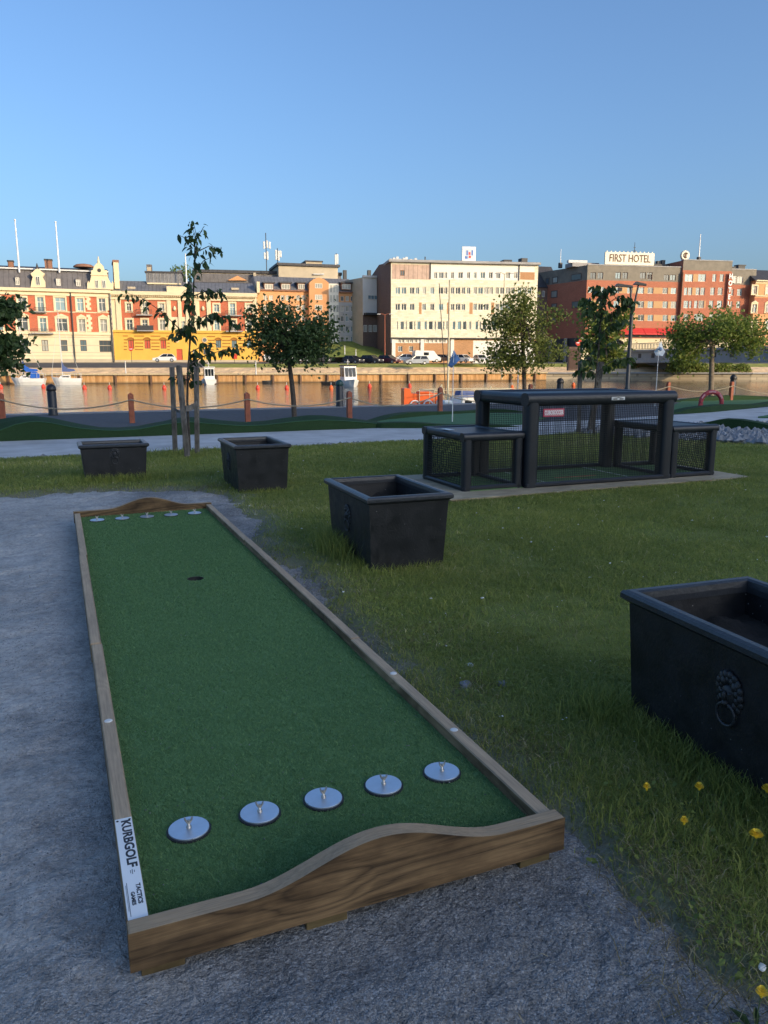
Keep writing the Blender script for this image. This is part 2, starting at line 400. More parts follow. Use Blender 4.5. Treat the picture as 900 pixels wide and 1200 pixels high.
M['straw'] = tone_mat('straw', [(0.0, (0.10, 0.085, 0.035)), (0.6, (0.22, 0.18, 0.09)), (1.0, (0.40, 0.35, 0.22))], 0.7, 0.2, 0.2)
M['fibre'] = tone_mat('turf_fibre', [(0.0, (0.095, 0.19, 0.072)), (0.6, (0.155, 0.285, 0.112)), (1.0, (0.24, 0.40, 0.175))], 0.6, 0.4, 0.3)
M['turf'] = turf_mat('turf', (0.085, 0.172, 0.068), (0.15, 0.275, 0.11), 260.0, 0.35)
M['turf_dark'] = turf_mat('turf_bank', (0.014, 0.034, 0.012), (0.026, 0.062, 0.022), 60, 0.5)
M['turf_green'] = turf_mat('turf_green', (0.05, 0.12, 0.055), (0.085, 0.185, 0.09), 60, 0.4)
M['wood_x'] = wood_mat('board_wood', (0.25, 0.158, 0.078), (0.032, 0.021, 0.012), 'x', True, 0.5, (0.50, 0.38, 0.25))
M['wood_y'] = wood_mat('rail_wood', (0.36, 0.25, 0.14), (0.13, 0.088, 0.05), 'y', True, 0.55, (0.54, 0.41, 0.28))
M['wood_new'] = wood_mat('block_wood', (0.20, 0.145, 0.066), (0.11, 0.08, 0.035), 'x', False, 0.1)
M['ply'] = wood_mat('plywood', (0.42, 0.34, 0.22), (0.26, 0.21, 0.13), 'x', False, 0.35, (0.46, 0.41, 0.31))
M['stake'] = wood_mat('stake_wood', (0.24, 0.22, 0.20), (0.10, 0.09, 0.08), 'z', True, 0.2)
M['alu'] = plain('brushed_steel', (0.62, 0.66, 0.72), 0.38, 0.85, 0.06, 30, 0.1, 200)
M['steel'] = plain('peg_steel', (0.45, 0.42, 0.38), 0.35, 0.9, 0.1, 40)
M['black_rub'] = plain('black_rubber', (0.012, 0.013, 0.016), 0.6)
M['planter'] = planter_mat()
M['planter_rim'] = plain('planter_rim', (0.026, 0.029, 0.034), 0.36, 0.0, 0.25, 14, 0.2, 70, 0.5)
M['earth'] = plain('earth', (0.011, 0.009, 0.007), 0.95, 0, 0.4, 14, 0.9, 25)
M['pad'] = plain('padded_vinyl', (0.010, 0.013, 0.019), 0.42, 0.0, 0.25, 5, 0.2, 30, 0.5)
M['net'] = plain('net_cord', (0.012, 0.013, 0.014), 0.8)
M['white'] = plain('white_paint', (0.78, 0.78, 0.76), 0.5, 0, 0.06)
M['white_dull'] = plain('white_dull', (0.62, 0.62, 0.60), 0.6, 0, 0.1)
M['ink'] = plain('ink', (0.02, 0.02, 0.025), 0.6)
M['red_plate'] = plain('red_label', (0.45, 0.03, 0.07), 0.5)
M['mark_white'] = plain('line_white', (0.5, 0.55, 0.52), 0.8)
M['mark_orange'] = plain('line_orange', (0.42, 0.16, 0.08), 0.8)
M['path'] = plain('path_asphalt', (0.43, 0.43, 0.43), 0.9, 0, 0.22, 1.6, 0.3, 120)
M['quay_ground'] = plain('promenade_gravel', (0.060, 0.064, 0.074), 0.95, 0, 0.3, 8, 0.5, 40)
M['kerb'] = plain('quay_granite', (0.22, 0.22, 0.22), 0.8, 0, 0.2, 2)
M['stone'] = plain('grey_stone', (0.20, 0.21, 0.23), 0.85, 0, 0.35, 8, 0.4, 30)
M['pebble'] = tone_mat('pebble', [(0.0, (0.06, 0.066, 0.076)), (0.6, (0.15, 0.16, 0.18)), (0.9, (0.22, 0.23, 0.25)), (1.0, (0.38, 0.38, 0.38))], 0.8, 0.0, 0.3)
M['post_red'] = plain('post_red_wood', (0.30, 0.088, 0.045), 0.7, 0, 0.25, 8, 0.3, 40)
M['rope'] = plain('rope', (0.30, 0.26, 0.19), 0.9, 0, 0.2, 30)
M['iron'] = plain('black_iron', (0.012, 0.013, 0.016), 0.45, 0, 0.2, 8)
M['iron_green'] = plain('green_iron', (0.010, 0.055, 0.050), 0.45, 0, 0.2, 8)
M['lamp_metal'] = plain('lamp_metal', (0.05, 0.055, 0.06), 0.45, 0.5)
M['bark'] = plain('bark', (0.075, 0.060, 0.047), 0.9, 0, 0.35, 20, 0.7, 60)
M['bark_pale'] = plain('bark_pale', (0.20, 0.16, 0.115), 0.9, 0, 0.3, 14, 0.7, 40)
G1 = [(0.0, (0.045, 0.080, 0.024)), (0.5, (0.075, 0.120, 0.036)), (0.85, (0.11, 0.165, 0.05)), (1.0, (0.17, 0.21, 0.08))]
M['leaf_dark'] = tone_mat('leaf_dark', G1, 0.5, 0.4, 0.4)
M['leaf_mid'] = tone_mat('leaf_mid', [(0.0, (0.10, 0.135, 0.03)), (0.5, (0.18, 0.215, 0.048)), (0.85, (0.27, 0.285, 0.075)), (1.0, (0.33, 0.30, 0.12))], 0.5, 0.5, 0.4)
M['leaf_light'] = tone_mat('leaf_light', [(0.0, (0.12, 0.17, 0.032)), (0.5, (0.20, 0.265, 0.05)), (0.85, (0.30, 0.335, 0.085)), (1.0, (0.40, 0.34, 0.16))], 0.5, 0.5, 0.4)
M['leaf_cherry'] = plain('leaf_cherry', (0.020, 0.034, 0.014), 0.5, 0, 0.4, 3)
M['red_rubber'] = plain('red_arch', (0.34, 0.035, 0.05), 0.55, 0, 0.12)
M['pink'] = plain('pink_arch', (0.55, 0.25, 0.27), 0.6)
M['flag_blue'] = plain('flag_blue', (0.13, 0.23, 0.42), 0.7, 0, 0.1)
M['flag_white'] = plain('flag_white', (0.55, 0.62, 0.66), 0.7, 0, 0.1)
M['orange'] = plain('orange_plastic', (0.80, 0.13, 0.02), 0.45, 0, 0.1)
M['buoy_red'] = plain('buoy_red', (0.75, 0.06, 0.03), 0.4)
M['blue_canvas'] = plain('blue_canvas', (0.02, 0.12, 0.50), 0.7)
M['blue_grey'] = plain('blue_grey_canvas', (0.08, 0.12, 0.28), 0.7)
M['hull'] = plain('white_hull', (0.76, 0.76, 0.74), 0.3, 0, 0.04)
M['dark_glass'] = plain('dark_glass', (0.012, 0.015, 0.02), 0.18, 0, 0.2, 1, spec=0.35)
M['timber'] = quay_mat()
M['rail_wood'] = plain('quay_rail', (0.50, 0.40, 0.24), 0.8, 0, 0.2)
M['sand'] = plain('bank_sand', (0.72, 0.50, 0.28), 0.95, 0, 0.25, 0.8, 0.6, 3)
M['bank_grass'] = plain('bank_grass', (0.24, 0.25, 0.05), 0.95, 0, 0.3, 1.2, 0.8, 5)
M['hill_grass'] = plain('hill_grass', (0.16, 0.20, 0.035), 0.95, 0, 0.35, 0.8, 0.8, 4)
M['asphalt'] = plain('road_asphalt', (0.075, 0.075, 0.075), 0.9, 0, 0.15, 1.0)
M['far_earth'] = plain('far_terrain', (0.13, 0.13, 0.10), 0.95, 0, 0.2, 0.3)
M['cream'] = plain('cream_plaster', (0.72, 0.60, 0.39), 0.85, 0, 0.05, 0.7)
M['cream2'] = plain('cream_plaster_low', (0.68, 0.58, 0.39), 0.85, 0, 0.06, 0.7)
M['redbrick'] = brick_mat('red_brick', (0.48, 0.105, 0.045), (0.50, 0.26, 0.17))
M['yellow'] = plain('yellow_plaster', (0.72, 0.42, 0.075), 0.85, 0, 0.06, 0.6)
M['yellow_dark'] = plain('yellow_groove', (0.36, 0.16, 0.03), 0.9)
M['orange_plaster'] = plain('orange_plaster', (0.62, 0.31, 0.14), 0.85, 0, 0.06, 0.6)
M['shadow_plaster'] = plain('shadow_plaster', (0.45, 0.43, 0.41), 0.85, 0, 0.06, 0.6)  # cast-shadow tone for the lower right of the orange house
M['beige'] = plain('beige_plaster', (0.46, 0.39, 0.28), 0.85, 0, 0.1, 0.6)
M['office'] = brick_mat('office_tile', (0.78, 0.72, 0.54), (0.69, 0.63, 0.46), 1.0, 0.9, 0.35)
M['office_white'] = plain('office_panel', (0.78, 0.74, 0.66), 0.7, 0, 0.04, 0.6)
M['brown_brick'] = brick_mat('brown_brick', (0.18, 0.120, 0.095), (0.15, 0.11, 0.09))
M['tan_brick'] = brick_mat('tan_brick', (0.47, 0.24, 0.11), (0.45, 0.30, 0.18))
M['hotel_brick'] = brick_mat('hotel_brick', (0.44, 0.155, 0.090), (0.36, 0.17, 0.11))
M['hotel_grey'] = plain('hotel_attic_sheet', (0.21, 0.185, 0.145), 0.8, 0, 0.18, 0.9)
M['tan_panel'] = plain('tan_panel', (0.50, 0.30, 0.14), 0.8, 0, 0.1)
M['pink_panel'] = seam_mat('rust_sheet', (0.52, 0.37, 0.29), 0.9, 0.7, 0.0)
M['brown_panel'] = plain('brown_panel', (0.30, 0.14, 0.06), 0.8)
M['slate'] = seam_mat('slate_roof', (0.145, 0.135, 0.135), 0.9, 0.6, 0.1)
M['slate_dark'] = seam_mat('dark_roof', (0.060, 0.058, 0.062), 0.9, 0.6, 0.1)
M['zinc'] = seam_mat('zinc_roof', (0.20, 0.20, 0.205), 0.7, 0.5, 0.3)
M['chimney_brick'] = brick_mat('chimney_brick', (0.26, 0.12, 0.07), (0.3, 0.2, 0.15))
M['metal_dark'] = plain('dark_sheet', (0.04, 0.042, 0.045), 0.6)
M['frame_white'] = plain('frame_white', (0.72, 0.68, 0.58), 0.6, 0, 0.05)
M['frame_dark'] = plain('frame_dark', (0.10, 0.075, 0.06), 0.6)
M['pane'] = glass_mat('window_pane', (0.085, 0.105, 0.115), 0.12)
M['pane_light'] = glass_mat('curtained_pane', (0.33, 0.33, 0.29), 0.2, 0.3)
M['pane_blue'] = glass_mat('blue_pane', (0.16, 0.24, 0.27), 0.12, 0.3)
M['shutter'] = plain('red_shutter', (0.55, 0.09, 0.04), 0.6)
M['awning'] = plain('red_awning', (0.52, 0.030, 0.025), 0.7, 0, 0.08)
M['concrete'] = plain('bridge_concrete', (0.34, 0.33, 0.32), 0.85, 0, 0.15, 0.5)
M['embank'] = brick_mat('embankment_stone', (0.44, 0.37, 0.26), (0.30, 0.25, 0.18), 1.0, 1.6, 0.6)
M['sign_cream'] = plain('sign_cream', (0.78, 0.72, 0.56), 0.6, 0, 0.03)
M['sign_text'] = plain('sign_text', (0.10, 0.045, 0.02), 0.6)
M['sign_red'] = plain('sign_red', (0.65, 0.06, 0.03), 0.5)
M['sign_blue'] = plain('sign_blue', (0.10, 0.20, 0.50), 0.5)
M['yellow_pole'] = plain('pale_pole', (0.62, 0.56, 0.38), 0.6)
M['dandelion'] = plain('dandelion', (0.75, 0.50, 0.02), 0.6, 0, 0.15, 80)
M['stem'] = plain('stem', (0.07, 0.11, 0.03), 0.6)
M['tyre'] = plain('tyre', (0.02, 0.02, 0.02), 0.8)
M['hubcap'] = plain('hubcap', (0.5, 0.5, 0.5), 0.35, 0.6)
M['lens'] = plain('lamp_lens', (0.7, 0.7, 0.65), 0.2)
M['tail'] = plain('tail_lamp', (0.45, 0.02, 0.02), 0.3)
def paint(name, c): return plain(name, c, 0.28, 0.1, 0.04, 1.0, spec=0.6)
for k, c in (('car_white', (0.72, 0.72, 0.70)), ('car_dark', (0.035, 0.035, 0.045)), ('car_plum', (0.10, 0.03, 0.045)), ('car_silver', (0.34, 0.37, 0.40)), ('car_brown', (0.12, 0.07, 0.05))): M[k] = paint(k, c)
M['text_font'] = M['ink']
def text_mesh(s, size, mat, extrude=0.004, bold=0.0, align='CENTER', space=1.0):
    cu = bpy.data.curves.new('lettering', 'FONT'); cu.body = s; cu.size = size; cu.extrude = extrude; cu.offset = bold
    cu.align_x = align; cu.align_y = 'CENTER'; cu.space_character = space; cu.resolution_u = 3
    o = bpy.data.objects.new('lettering', cu); COL.objects.link(o)
    dg = bpy.context.evaluated_depsgraph_get(); me = bpy.data.meshes.new_from_object(o.evaluated_get(dg))
    bpy.data.objects.remove(o); bpy.data.curves.remove(cu)
    me.materials.clear(); me.materials.append(mat); return me
# ================================================================== THE SETTING
NR = np.random.RandomState(11)
def vn(x, y, seed=0):
    """smooth value noise in [0,1] on numpy arrays"""
    xi = np.floor(x).astype(np.int64); yi = np.floor(y).astype(np.int64); xf = x - xi; yf = y - yi
    def h(a, b):
        n = (a * 374761393 + b * 668265263 + seed * 974711) & 0x7fffffff
        n = ((n ^ (n >> 13)) * 1274126177) & 0x7fffffff
        return ((n ^ (n >> 16)) & 0xffff) / 65535.0
    u = xf * xf * (3 - 2 * xf); v_ = yf * yf * (3 - 2 * yf)
    return (h(xi, yi) * (1-u) + h(xi+1, yi) * u) * (1-v_) + (h(xi, yi+1) * (1-u) + h(xi+1, yi+1) * u) * v_
def fbm(x, y, seed=0, octv=4):
    s = np.zeros_like(x); a = 0.5; t = 0
    for i in range(octv):
        s += a * vn(x * 2**i, y * 2**i, seed + i); t += a; a *= 0.55
    return s / t
def sstep(a, b, x):
    t = np.clip((x - a) / (b - a), 0, 1); return t * t * (3 - 2 * t)
def lawn_s(x, y):
    """signed distance-like value, positive on the lawn"""
    xb = np.interp(y, [-4, 0.6, 1.0, 1.25, 1.7, 2.5, 3.5, 4.3, 5.2, 6.2, 7.2, 8.2, 8.8], [2.6, 1.62, 1.46, 1.33, 1.34, 1.27, 1.30, 1.40, 1.40, 1.50, 1.55, 1.55, 1.35])
    s1 = x - xb
    yb = np.interp(x, [-12, -0.6, 0.4, 1.2, 2.0], [9.25, 9.1, 8.95, 8.75, 8.3])
    s2 = y - yb
    s = np.maximum(s1, s2)
    return s + (fbm(x * 2.2, y * 2.2, 5) - 0.5) * 0.42 + (fbm(x * 11, y * 11, 9, 3) - 0.5) * 0.22
def lawn_m(x, y): return sstep(-0.10, 0.16, lawn_s(x, y))
def grid_mesh(name, xs, ys, zf, mat, smooth=True, tf=None):
    X, Y = np.meshgrid(xs, ys); Z = zf(X, Y)
    V = np.stack([X.ravel(), Y.ravel(), Z.ravel()], 1); nx, ny = len(xs), len(ys)
    i = np.arange(nx - 1); j = np.arange(ny - 1); I, J = np.meshgrid(i, j)
    a = (J * nx + I).ravel(); F = np.stack([a, a + 1, a + nx + 1, a + nx], 1)
    return np_mesh(name, V, [F], mat, tf(X, Y).ravel() if tf else None, smooth)
def gravel_z(x, y):
    z = (fbm(x * 0.9, y * 0.9, 21) - 0.5) * 0.045 + (fbm(x * 3.2, y * 4.5, 31, 4) - 0.5) * 0.046
    tracks = np.sin((x * 0.55 + y * 0.95) * 9.0 + fbm(x, y, 41) * 7.0) * 0.0075 * sstep(-0.2, -0.6, x)
    z = z + tracks + (vn(x * 28, y * 28, 55) - 0.5) * 0.006
    lane = sstep(0.25, 0.0, np.maximum(np.maximum(0.07 - x, x - 1.31), np.maximum(1.6 - y, y - 7.6)))
    z = z * (1 - 0.75 * lane) - 0.008 * lane
    return z - 0.035 * lawn_m(x, y)
xs = np.concatenate([[-400, -120, -50, -25, -14, -9, -6.5], np.arange(-5, 3.0, 0.032), [3.5, 5, 8, 14, 25, 50, 120, 400]])
ys = np.concatenate([[-400, -120, -50, -20, -8, -4, -2, -1], np.arange(0.2, 10.0, 0.032), [10.5, 11.2, 12.2, 13.5, 15, 17, 20, 23.55]])
def ground_z(x, y):
    f = sstep(8, 5, np.abs(x)) * sstep(11.5, 9.5, y) * sstep(-3, 0, y)
    return gravel_z(x, y) * f - 0.03 * (1 - f)
tag(link('ground', grid_mesh('ground', xs, ys, ground_z, M['gravel'])), kind='structure')
def lawn_z(x, y):
    m = lawn_m(x, y)
    far = sstep(12.75, 12.45, y)
    return (-0.055 + 0.07 * m) + (fbm(x * 1.2, y * 1.2, 61) - 0.5) * 0.03 * m - 0.05 * (1 - far)
xs = np.concatenate([np.arange(-14, 16, 0.065)]); ys = np.arange(-1.0, 12.9, 0.065)
tag(link('lawn', grid_mesh('lawn', xs, ys, lawn_z, M['soil'], True, lambda x, y: sstep(-0.15, 0.42, lawn_s(x, y) + (fbm(x * 6, y * 6, 19, 3) - 0.5) * 0.35))), kind='structure')
def sheet(name, pts, z, mat, kind='structure', skirt=0.0):
    mb = MB(); n = len(pts)
    P = [(p[0], p[1], z if len(p) < 3 else p[2]) for p in pts]
    mb.add(P, [tuple(range(n))])
    if skirt: mb.add(P + [(p[0], p[1], p[2] - skirt) for p in P], [(i, n + i, n + (i+1) % n, (i+1) % n) for i in range(n)])
    return tag(mb.build(name, mat), kind=kind)
# pale asphalt path between lawn and golf course, bending away to the right
near = [(-60, 12.62), (-8, 12.62), (-2, 12.58), (4, 12.6), (9.5, 12.75), (12.6, 13.4), (15.7, 13.7), (22, 15.0), (60, 22)]
far_e = [(60, 26), (26, 18.9), (20.7, 17.9), (16.1, 16.4), (12, 15.5), (8, 15.45), (-60, 15.45)]
sheet('path', near + far_e, 0.012, M['path'], skirt=0.06)
# promenade of dark gravel along the quay, granite edge, water
sheet('promenade', [(-300, 15.6), (300, 15.6), (300, 23.2), (-300, 23.2)], 0.006, M['quay_ground'])
mb = MB(); mb.box(-300, 300, 23.15, 23.75, -2.6, 0.02); tag(mb.build('quay_edge', M['kerb']), kind='structure')
# far shore: foot of the quay wall, measured from the waterline
WZ = -1.94
QL = [Vector((-300, 176, 0)), Vector((-80, 147.2, 0)), gp(30, 450, WZ), gp(238, 449, WZ), gp(430, 448, WZ), gp(640, 446, WZ), gp(735, 446, WZ), gp(880, 446.5, WZ), Vector((260, 68, 0))]
sheet('water', [(-1500, 23.6), (1500, 23.6), (1500, 60), (260, 75), (150, 130), (-1500, 400)], WZ, M['water'])
def offs(k, o):
    a = QL[max(k-1, 0)]; b = QL[min(k+1, len(QL)-1)]; d = Vector((b.x - a.x, b.y - a.y, 0)).normalized()
    return Vector((QL[k].x - d.y * o, QL[k].y + d.x * o, 0))
def strip(name, o0, z0, o1, z1, mat, k0=0, k1=None, kind='structure', sub=1, rough=0.0):
    mb = MB(); k1 = len(QL) - 1 if k1 is None else k1
    A = [offs(k, o0) for k in range(k0, k1 + 1)]; B = [offs(k, o1) for k in range(k0, k1 + 1)]
    n = 30
    for k in range(len(A) - 1):
        for i in range(n):
            t0, t1 = i / n, (i + 1) / n
            for j in range(sub):
                s0, s1 = j / sub, (j + 1) / sub
                def P(t, s):
                    p = (A[k].lerp(A[k+1], t)).lerp(B[k].lerp(B[k+1], t), s); z = z0 + (z1 - z0) * s
                    if 0 < s < 1: z += (math.sin(p.x * 1.7 + p.y) + math.sin(p.x * 0.61 - s * 9)) * rough
                    return (p.x, p.y, z)
                mb.quad(P(t0, s0), P(t1, s0), P(t1, s1), P(t0, s1))
    return tag(mb.build(name, mat), kind=kind)
strip('bank', 0.2, -0.62, 7.0, 0.55, M['sand'], sub=5, rough=0.10)
strip('grass_verge', 7.0, 0.55, 10.5, 1.22, M['bank_grass'], k0=3, sub=3, rough=0.04)
strip('parking', 7.0, 0.55, 10.5, 1.22, M['asphalt'], k0=0, k1=3)
strip('road', 10.5, 1.22, 27.0, 1.48, M['asphalt'])
strip('terrain', 27.0, 1.48, 1400.0, 3.0, M['far_earth'])
# quay wall of sheet timber with a top rail and piles (a thing), and the stone embankment to its right
def seg_wall(parent, k0, k1, zt, mat, name):
    mb = MB()
    for k in range(k0, k1):
        a, b = offs(k, 0), offs(k + 1, 0); a2, b2 = offs(k, 0.35), offs(k + 1, 0.35)
        mb.quad((a.x, a.y, WZ - 1), (b.x, b.y, WZ - 1), (b.x, b.y, zt), (a.x, a.y, zt)); mb.quad((a.x, a.y, zt), (b.x, b.y, zt), (b2.x, b2.y, zt), (a2.x, a2.y, zt))
    o = mb.build(name, mat, parent); o.location = -parent.location; return o
qw = thing('quay_wall', 'orange sunlit timber quay wall with a pale top rail along the far shore', 'quay wall', (offs(2, 0).x, offs(2, 0).y, WZ))
seg_wall(qw, 0, 5, -0.60, M['timber'], 'wall_face')
rl = MB(); pl = []
for k in range(0, 5):
    a, b = offs(k, -0.22), offs(k + 1, -0.22); a.z = b.z = -0.44; rl.obox(a, b, 0.5, 0.24)
o = rl.build('top_rail', M['rail_wood'], qw); o.location = -qw.location
pm = MB(); pm.box(-0.16, 0.16, -0.22, 0.10, -1.7, 0); pm = pm.mesh('pile', M['sign_text'])
for k in range(1, 5):
    a, b = offs(k, -0.16), offs(k + 1, -0.16); n = int((b - a).length / 4.6)
    for i in range(n):
        p = a.lerp(b, (i + 0.5) / n); p.z = -0.57
        u, _, _ = 0, 0, 0
        o = link('pile', pm, qw); o.location = p - qw.location
ew = thing('embankment_wall', 'pale stone embankment below the bridge on the far shore', 'embankment', (offs(6, 0).x, offs(6, 0).y, WZ))
seg_wall(ew, 5, 8, -0.62, M['embank'], 'wall_face')
cp = MB()
for k in range(5, 8):
    a, b = offs(k, 0.1), offs(k + 1, 0.1); a.z = b.z = -0.50; cp.obox(a, b, 0.9, 0.26)
o = cp.build('coping', M['concrete'], ew); o.location = -ew.location
# grassy slope between the apartment house and the office
top = [(372, 405, 168), (392, 399.5, 172), (408, 398.5, 173), (428, 403, 171), (448, 411, 166), (462, 415.5, 162)]
mid = [(372, 411, 162), (392, 407, 164), (408, 406, 165), (428, 409, 164), (448, 414, 162), (462, 417, 159)]
bot = [(372, 419, 156), (392, 418.5, 156), (408, 418.5, 156.5), (428, 418.5, 157), (448, 418.5, 157), (462, 419, 157)]
mb = MB(); rows = [[ap(*p) for p in r] for r in (bot, mid, top)]
for r in range(2):
    for i in range(5): mb.add([rows[r][i], rows[r][i+1], rows[r+1][i+1], rows[r+1][i]], [(0, 1, 2, 3)], 0, True)
tag(mb.build('hill', M['hill_grass']), kind='structure')
# unseen hill added behind the camera, shaped to lay evening shade over the lawn
def added_shade_hill():
    s_dir = Vector((math.sin(R(SUN_AZ)), math.cos(R(SUN_AZ)), 0)); q_dir = Vector((-s_dir.y, s_dir.x, 0)); te = math.tan(R(SUN_EL)); D0 = 260.0
    z1, z2, z3 = 6.0 + (D0 + 15) * te, 2.2 + (D0 + 13.5) * te, -0.3 + (D0 + 9.0) * te
    qs = np.array([-260, -180, -110, -60, -35, -14, -4, 5, 14, 18, 22, 25.5, 29, 33, 40, 60, 90, 140, 200, 260.0])
    zq = np.interp(qs, [-260, -12, 14, 22, 29, 36, 240], [-8, z1, z1, z2, z3, z3 - 5, -8])
    ps = np.array([60, 90, 120, 150, 180, 205, 225, 240, 252, 260, 275, 300, 340, 390, 440.0])
    Q, P = np.meshgrid(qs, ps); Z = np.interp(Q, qs, zq); Z = Z - np.abs(P - D0) * np.where(P < D0, 0.52, 0.5); Z = np.maximum(Z + (P != D0) * (fbm(Q * 0.03, P * 0.03, 7) - 0.5) * 5, -3)
    X = s_dir.x * P + q_dir.x * Q; Y = s_dir.y * P + q_dir.y * Q; nx = len(qs)
    a = (np.arange(len(ps) - 1)[:, None] * nx + np.arange(nx - 1)[None]).ravel(); F = np.stack([a, a + nx, a + nx + 1, a + 1], 1)
    tag(link('hill', np_mesh('hill', np.stack([X.ravel(), Y.ravel(), Z.ravel()], 1), [F], M['hill_grass'])), kind='structure')  # this hill is added out of view to block the sun
added_shade_hill()
# ================================================================== GOLF LANE
def golf_lane():
    W, Ln, tz = 1.185, 5.53, 0.072
    t = thing('golf_lane', 'long wooden mini golf lane with green turf and steel cup covers at both ends', 'mini golf lane', (0.072, 1.645, 0), -0.0055)
    def board(y0, y1, name):
        top = []
        for i in range(41):
            s = i / 40; b = 0.0
            if 0.22 < s < 0.84: b = 0.5 - 0.5 * math.cos(2 * math.pi * (s - 0.22) / 0.62)
            top.append((W * s + (0.004 if s > 0.99 else (-0.004 if s < 0.01 else 0)), 0.124 + 0.084 * b))
        poly = [(-0.004, 0.022), (W + 0.004, 0.022)] + top[::-1]
        mb = MB(); mb.prism(poly, 'y', y0, y1); o = mb.build(name, M['wood_x'], t)
        bv = o.modifiers.new('edge', 'BEVEL'); bv.width = 0.006; bv.segments = 2; bv.limit_method = 'ANGLE'; bv.angle_limit = R(40)
        return o
    board(0.0, 0.047, 'end_board'); board(Ln - 0.047, Ln, 'end_board')
    def rail(x0, x1, y0, y1, dx=0, dz=0, seed=0):
        mb = MB(); mb.box(x0 + dx, x1 + dx, y0, y1, 0.02, 0.112 + dz, 0, 0.004); return mb.build('side_rail', M['wood_y'], t)
    l1 = rail(0, 0.048, 0.0485, 2.028); rail(0, 0.048, 2.031, 3.868, -0.004, 0.003); rail(0, 0.048, 3.871, Ln - 0.0485, 0.002, -0.001)
    r1 = rail(W - 0.048, W, 0.0485, 1.63); rail(W - 0.048, W, 1.633, 3.90, 0.003, 0.002); rail(W - 0.048, W, 3.903, Ln - 0.0485, 0, 0)
    def cap(rail_o, x, y, z):
        mb = MB(); mb.lathe([(0.0145, 0), (0.0145, 0.002), (0.011, 0.004), (0.004, 0.0035)], (x, y, z), 14); mb.build('bolt_cap', M['white_dull'], rail_o)
    cap(l1, 0.024, 1.17, 0.112); cap(r1, W - 0.024, 1.17, 0.112); cap(r1, W - 0.026, 0.62, 0.1105)
    # turf in two lengths, the far one cut for the hole
    mb = MB(); mb.box(0.049, W - 0.049, 0.048, 2.05, 0.03, tz); mb.build('putting_turf', M['turf'], t)
    hx, hy, hr = 0.655, 3.12, 0.052; mb = MB(); X0, X1, Y0, Y1 = 0.049, W - 0.049, 2.052, Ln - 0.048; q = 0.08
    for (a, b, c, d) in ((X0, X1, Y0, hy - q), (X0, X1, hy + q, Y1), (X0, hx - q, hy - q, hy + q), (hx + q, X1, hy - q, hy + q)): mb.quad((a, c, tz), (b, c, tz), (b, d, tz), (a, d, tz))
    n = 24; ci = []; sq = []
    for k in range(n):
        a = 2 * math.pi * k / n; c, s = math.cos(a), math.sin(a); ci.append((hx + hr * c, hy + hr * s, tz)); m_ = q / max(abs(c), abs(s)); sq.append((hx + m_ * c, hy + m_ * s, tz))
    mb.add(ci + sq, [(k, n + k, n + (k+1) % n, (k+1) % n) for k in range(n)])
    mb.quad((X0, Y0, 0.03), (X1, Y0, 0.03), (X1, Y0, tz), (X0, Y0, tz)); tf = mb.build('putting_turf', M['turf'], t)
    cb = MB(); cb.add([(hx + hr * math.cos(2*math.pi*k/n), hy + hr * math.sin(2*math.pi*k/n), z) for z in (tz - 0.001, 0.004) for k in range(n)], [(k, (k+1) % n, n + (k+1) % n, n + k) for k in range(n)])
    cb.add([(hx + hr * math.cos(2*math.pi*k/n), hy + hr * math.sin(2*math.pi*k/n), 0.004) for k in range(n)], [tuple(range(n))]); cb.build('cup', M['black_rub'], tf)
    # short upright fibres of the carpet
    ru = np.random.RandomState(3); N = 230000
    yy = ru.rand(N) ** 1.7 * (Ln - 0.11) + 0.055; xx = 0.053 + ru.rand(N) * (W - 0.106)
    cx = [0.197, 0.405, 0.605, 0.806, 1.014]; fx = [0.178, 0.383, 0.588, 0.793, 0.998]
    keep = (np.hypot(xx - hx, yy - hy) > hr + 0.004)
    for x in cx: keep &= np.hypot(xx - x, yy - 0.43) > 0.064
    for x in fx: keep &= np.hypot(xx - x, yy - 5.265) > 0.064
    xx, yy = xx[keep], yy[keep]; n = len(xx)
    a = ru.rand(n) * 6.283; wd = 0.0013 * (1 + yy / 3.0); h = 0.004 + ru.rand(n) * 0.006; ln = (ru.rand(n, 2) - 0.5) * 0.024
    V = np.zeros((n, 3, 3)); V[:, 0] = np.stack([xx - np.cos(a) * wd, yy - np.sin(a) * wd, np.full(n, tz - 0.001)], 1); V[:, 1] = np.stack([xx + np.cos(a) * wd, yy + np.sin(a) * wd, np.full(n, tz - 0.001)], 1)
    V[:, 2] = np.stack([xx + ln[:, 0], yy + ln[:, 1], tz + h], 1)
    tn = np.repeat(ru.rand(n) ** 1.4 * 0.85, 3); tn[2::3] += 0.12
    o = link('turf_fibres', np_mesh('turf_fibres', V.reshape(-1, 3), [np.arange(3 * n).reshape(-1, 3)], M['fibre'], tn), t); tag(o, kind='stuff')
    # steel covers with a stud and a wing nut
    d = MB(); d.lathe([(0.0575, 0.0), (0.0575, 0.0035), (0.0565, 0.0045)], (0, 0, 0.006), 40, 0, False); dm = d.mesh('cup_cover', M['alu'])
    g = MB(); g.lathe([(0.063, 0.0), (0.063, 0.005), (0.058, 0.006)], (0, 0, 0), 40, 0, False); gm = g.mesh('gasket', M['black_rub'])
    p = MB(); p.lathe([(0.0075, 0.0), (0.0075, 0.005), (0.0042, 0.006), (0.0042, 0.024)], (0, 0, 0.0105), 12)
    for sgn in (-1, 1): p.tube([(sgn * 0.003, 0, 0.026), (sgn * 0.009, 0, 0.036), (sgn * 0.011, 0, 0.044)], [0.0035, 0.003, 0.002], 6)
    p.tube([(-0.005, 0, 0.027), (0.005, 0, 0.027)], 0.0036, 8); pmh = p.mesh('wing_nut', M['steel'])
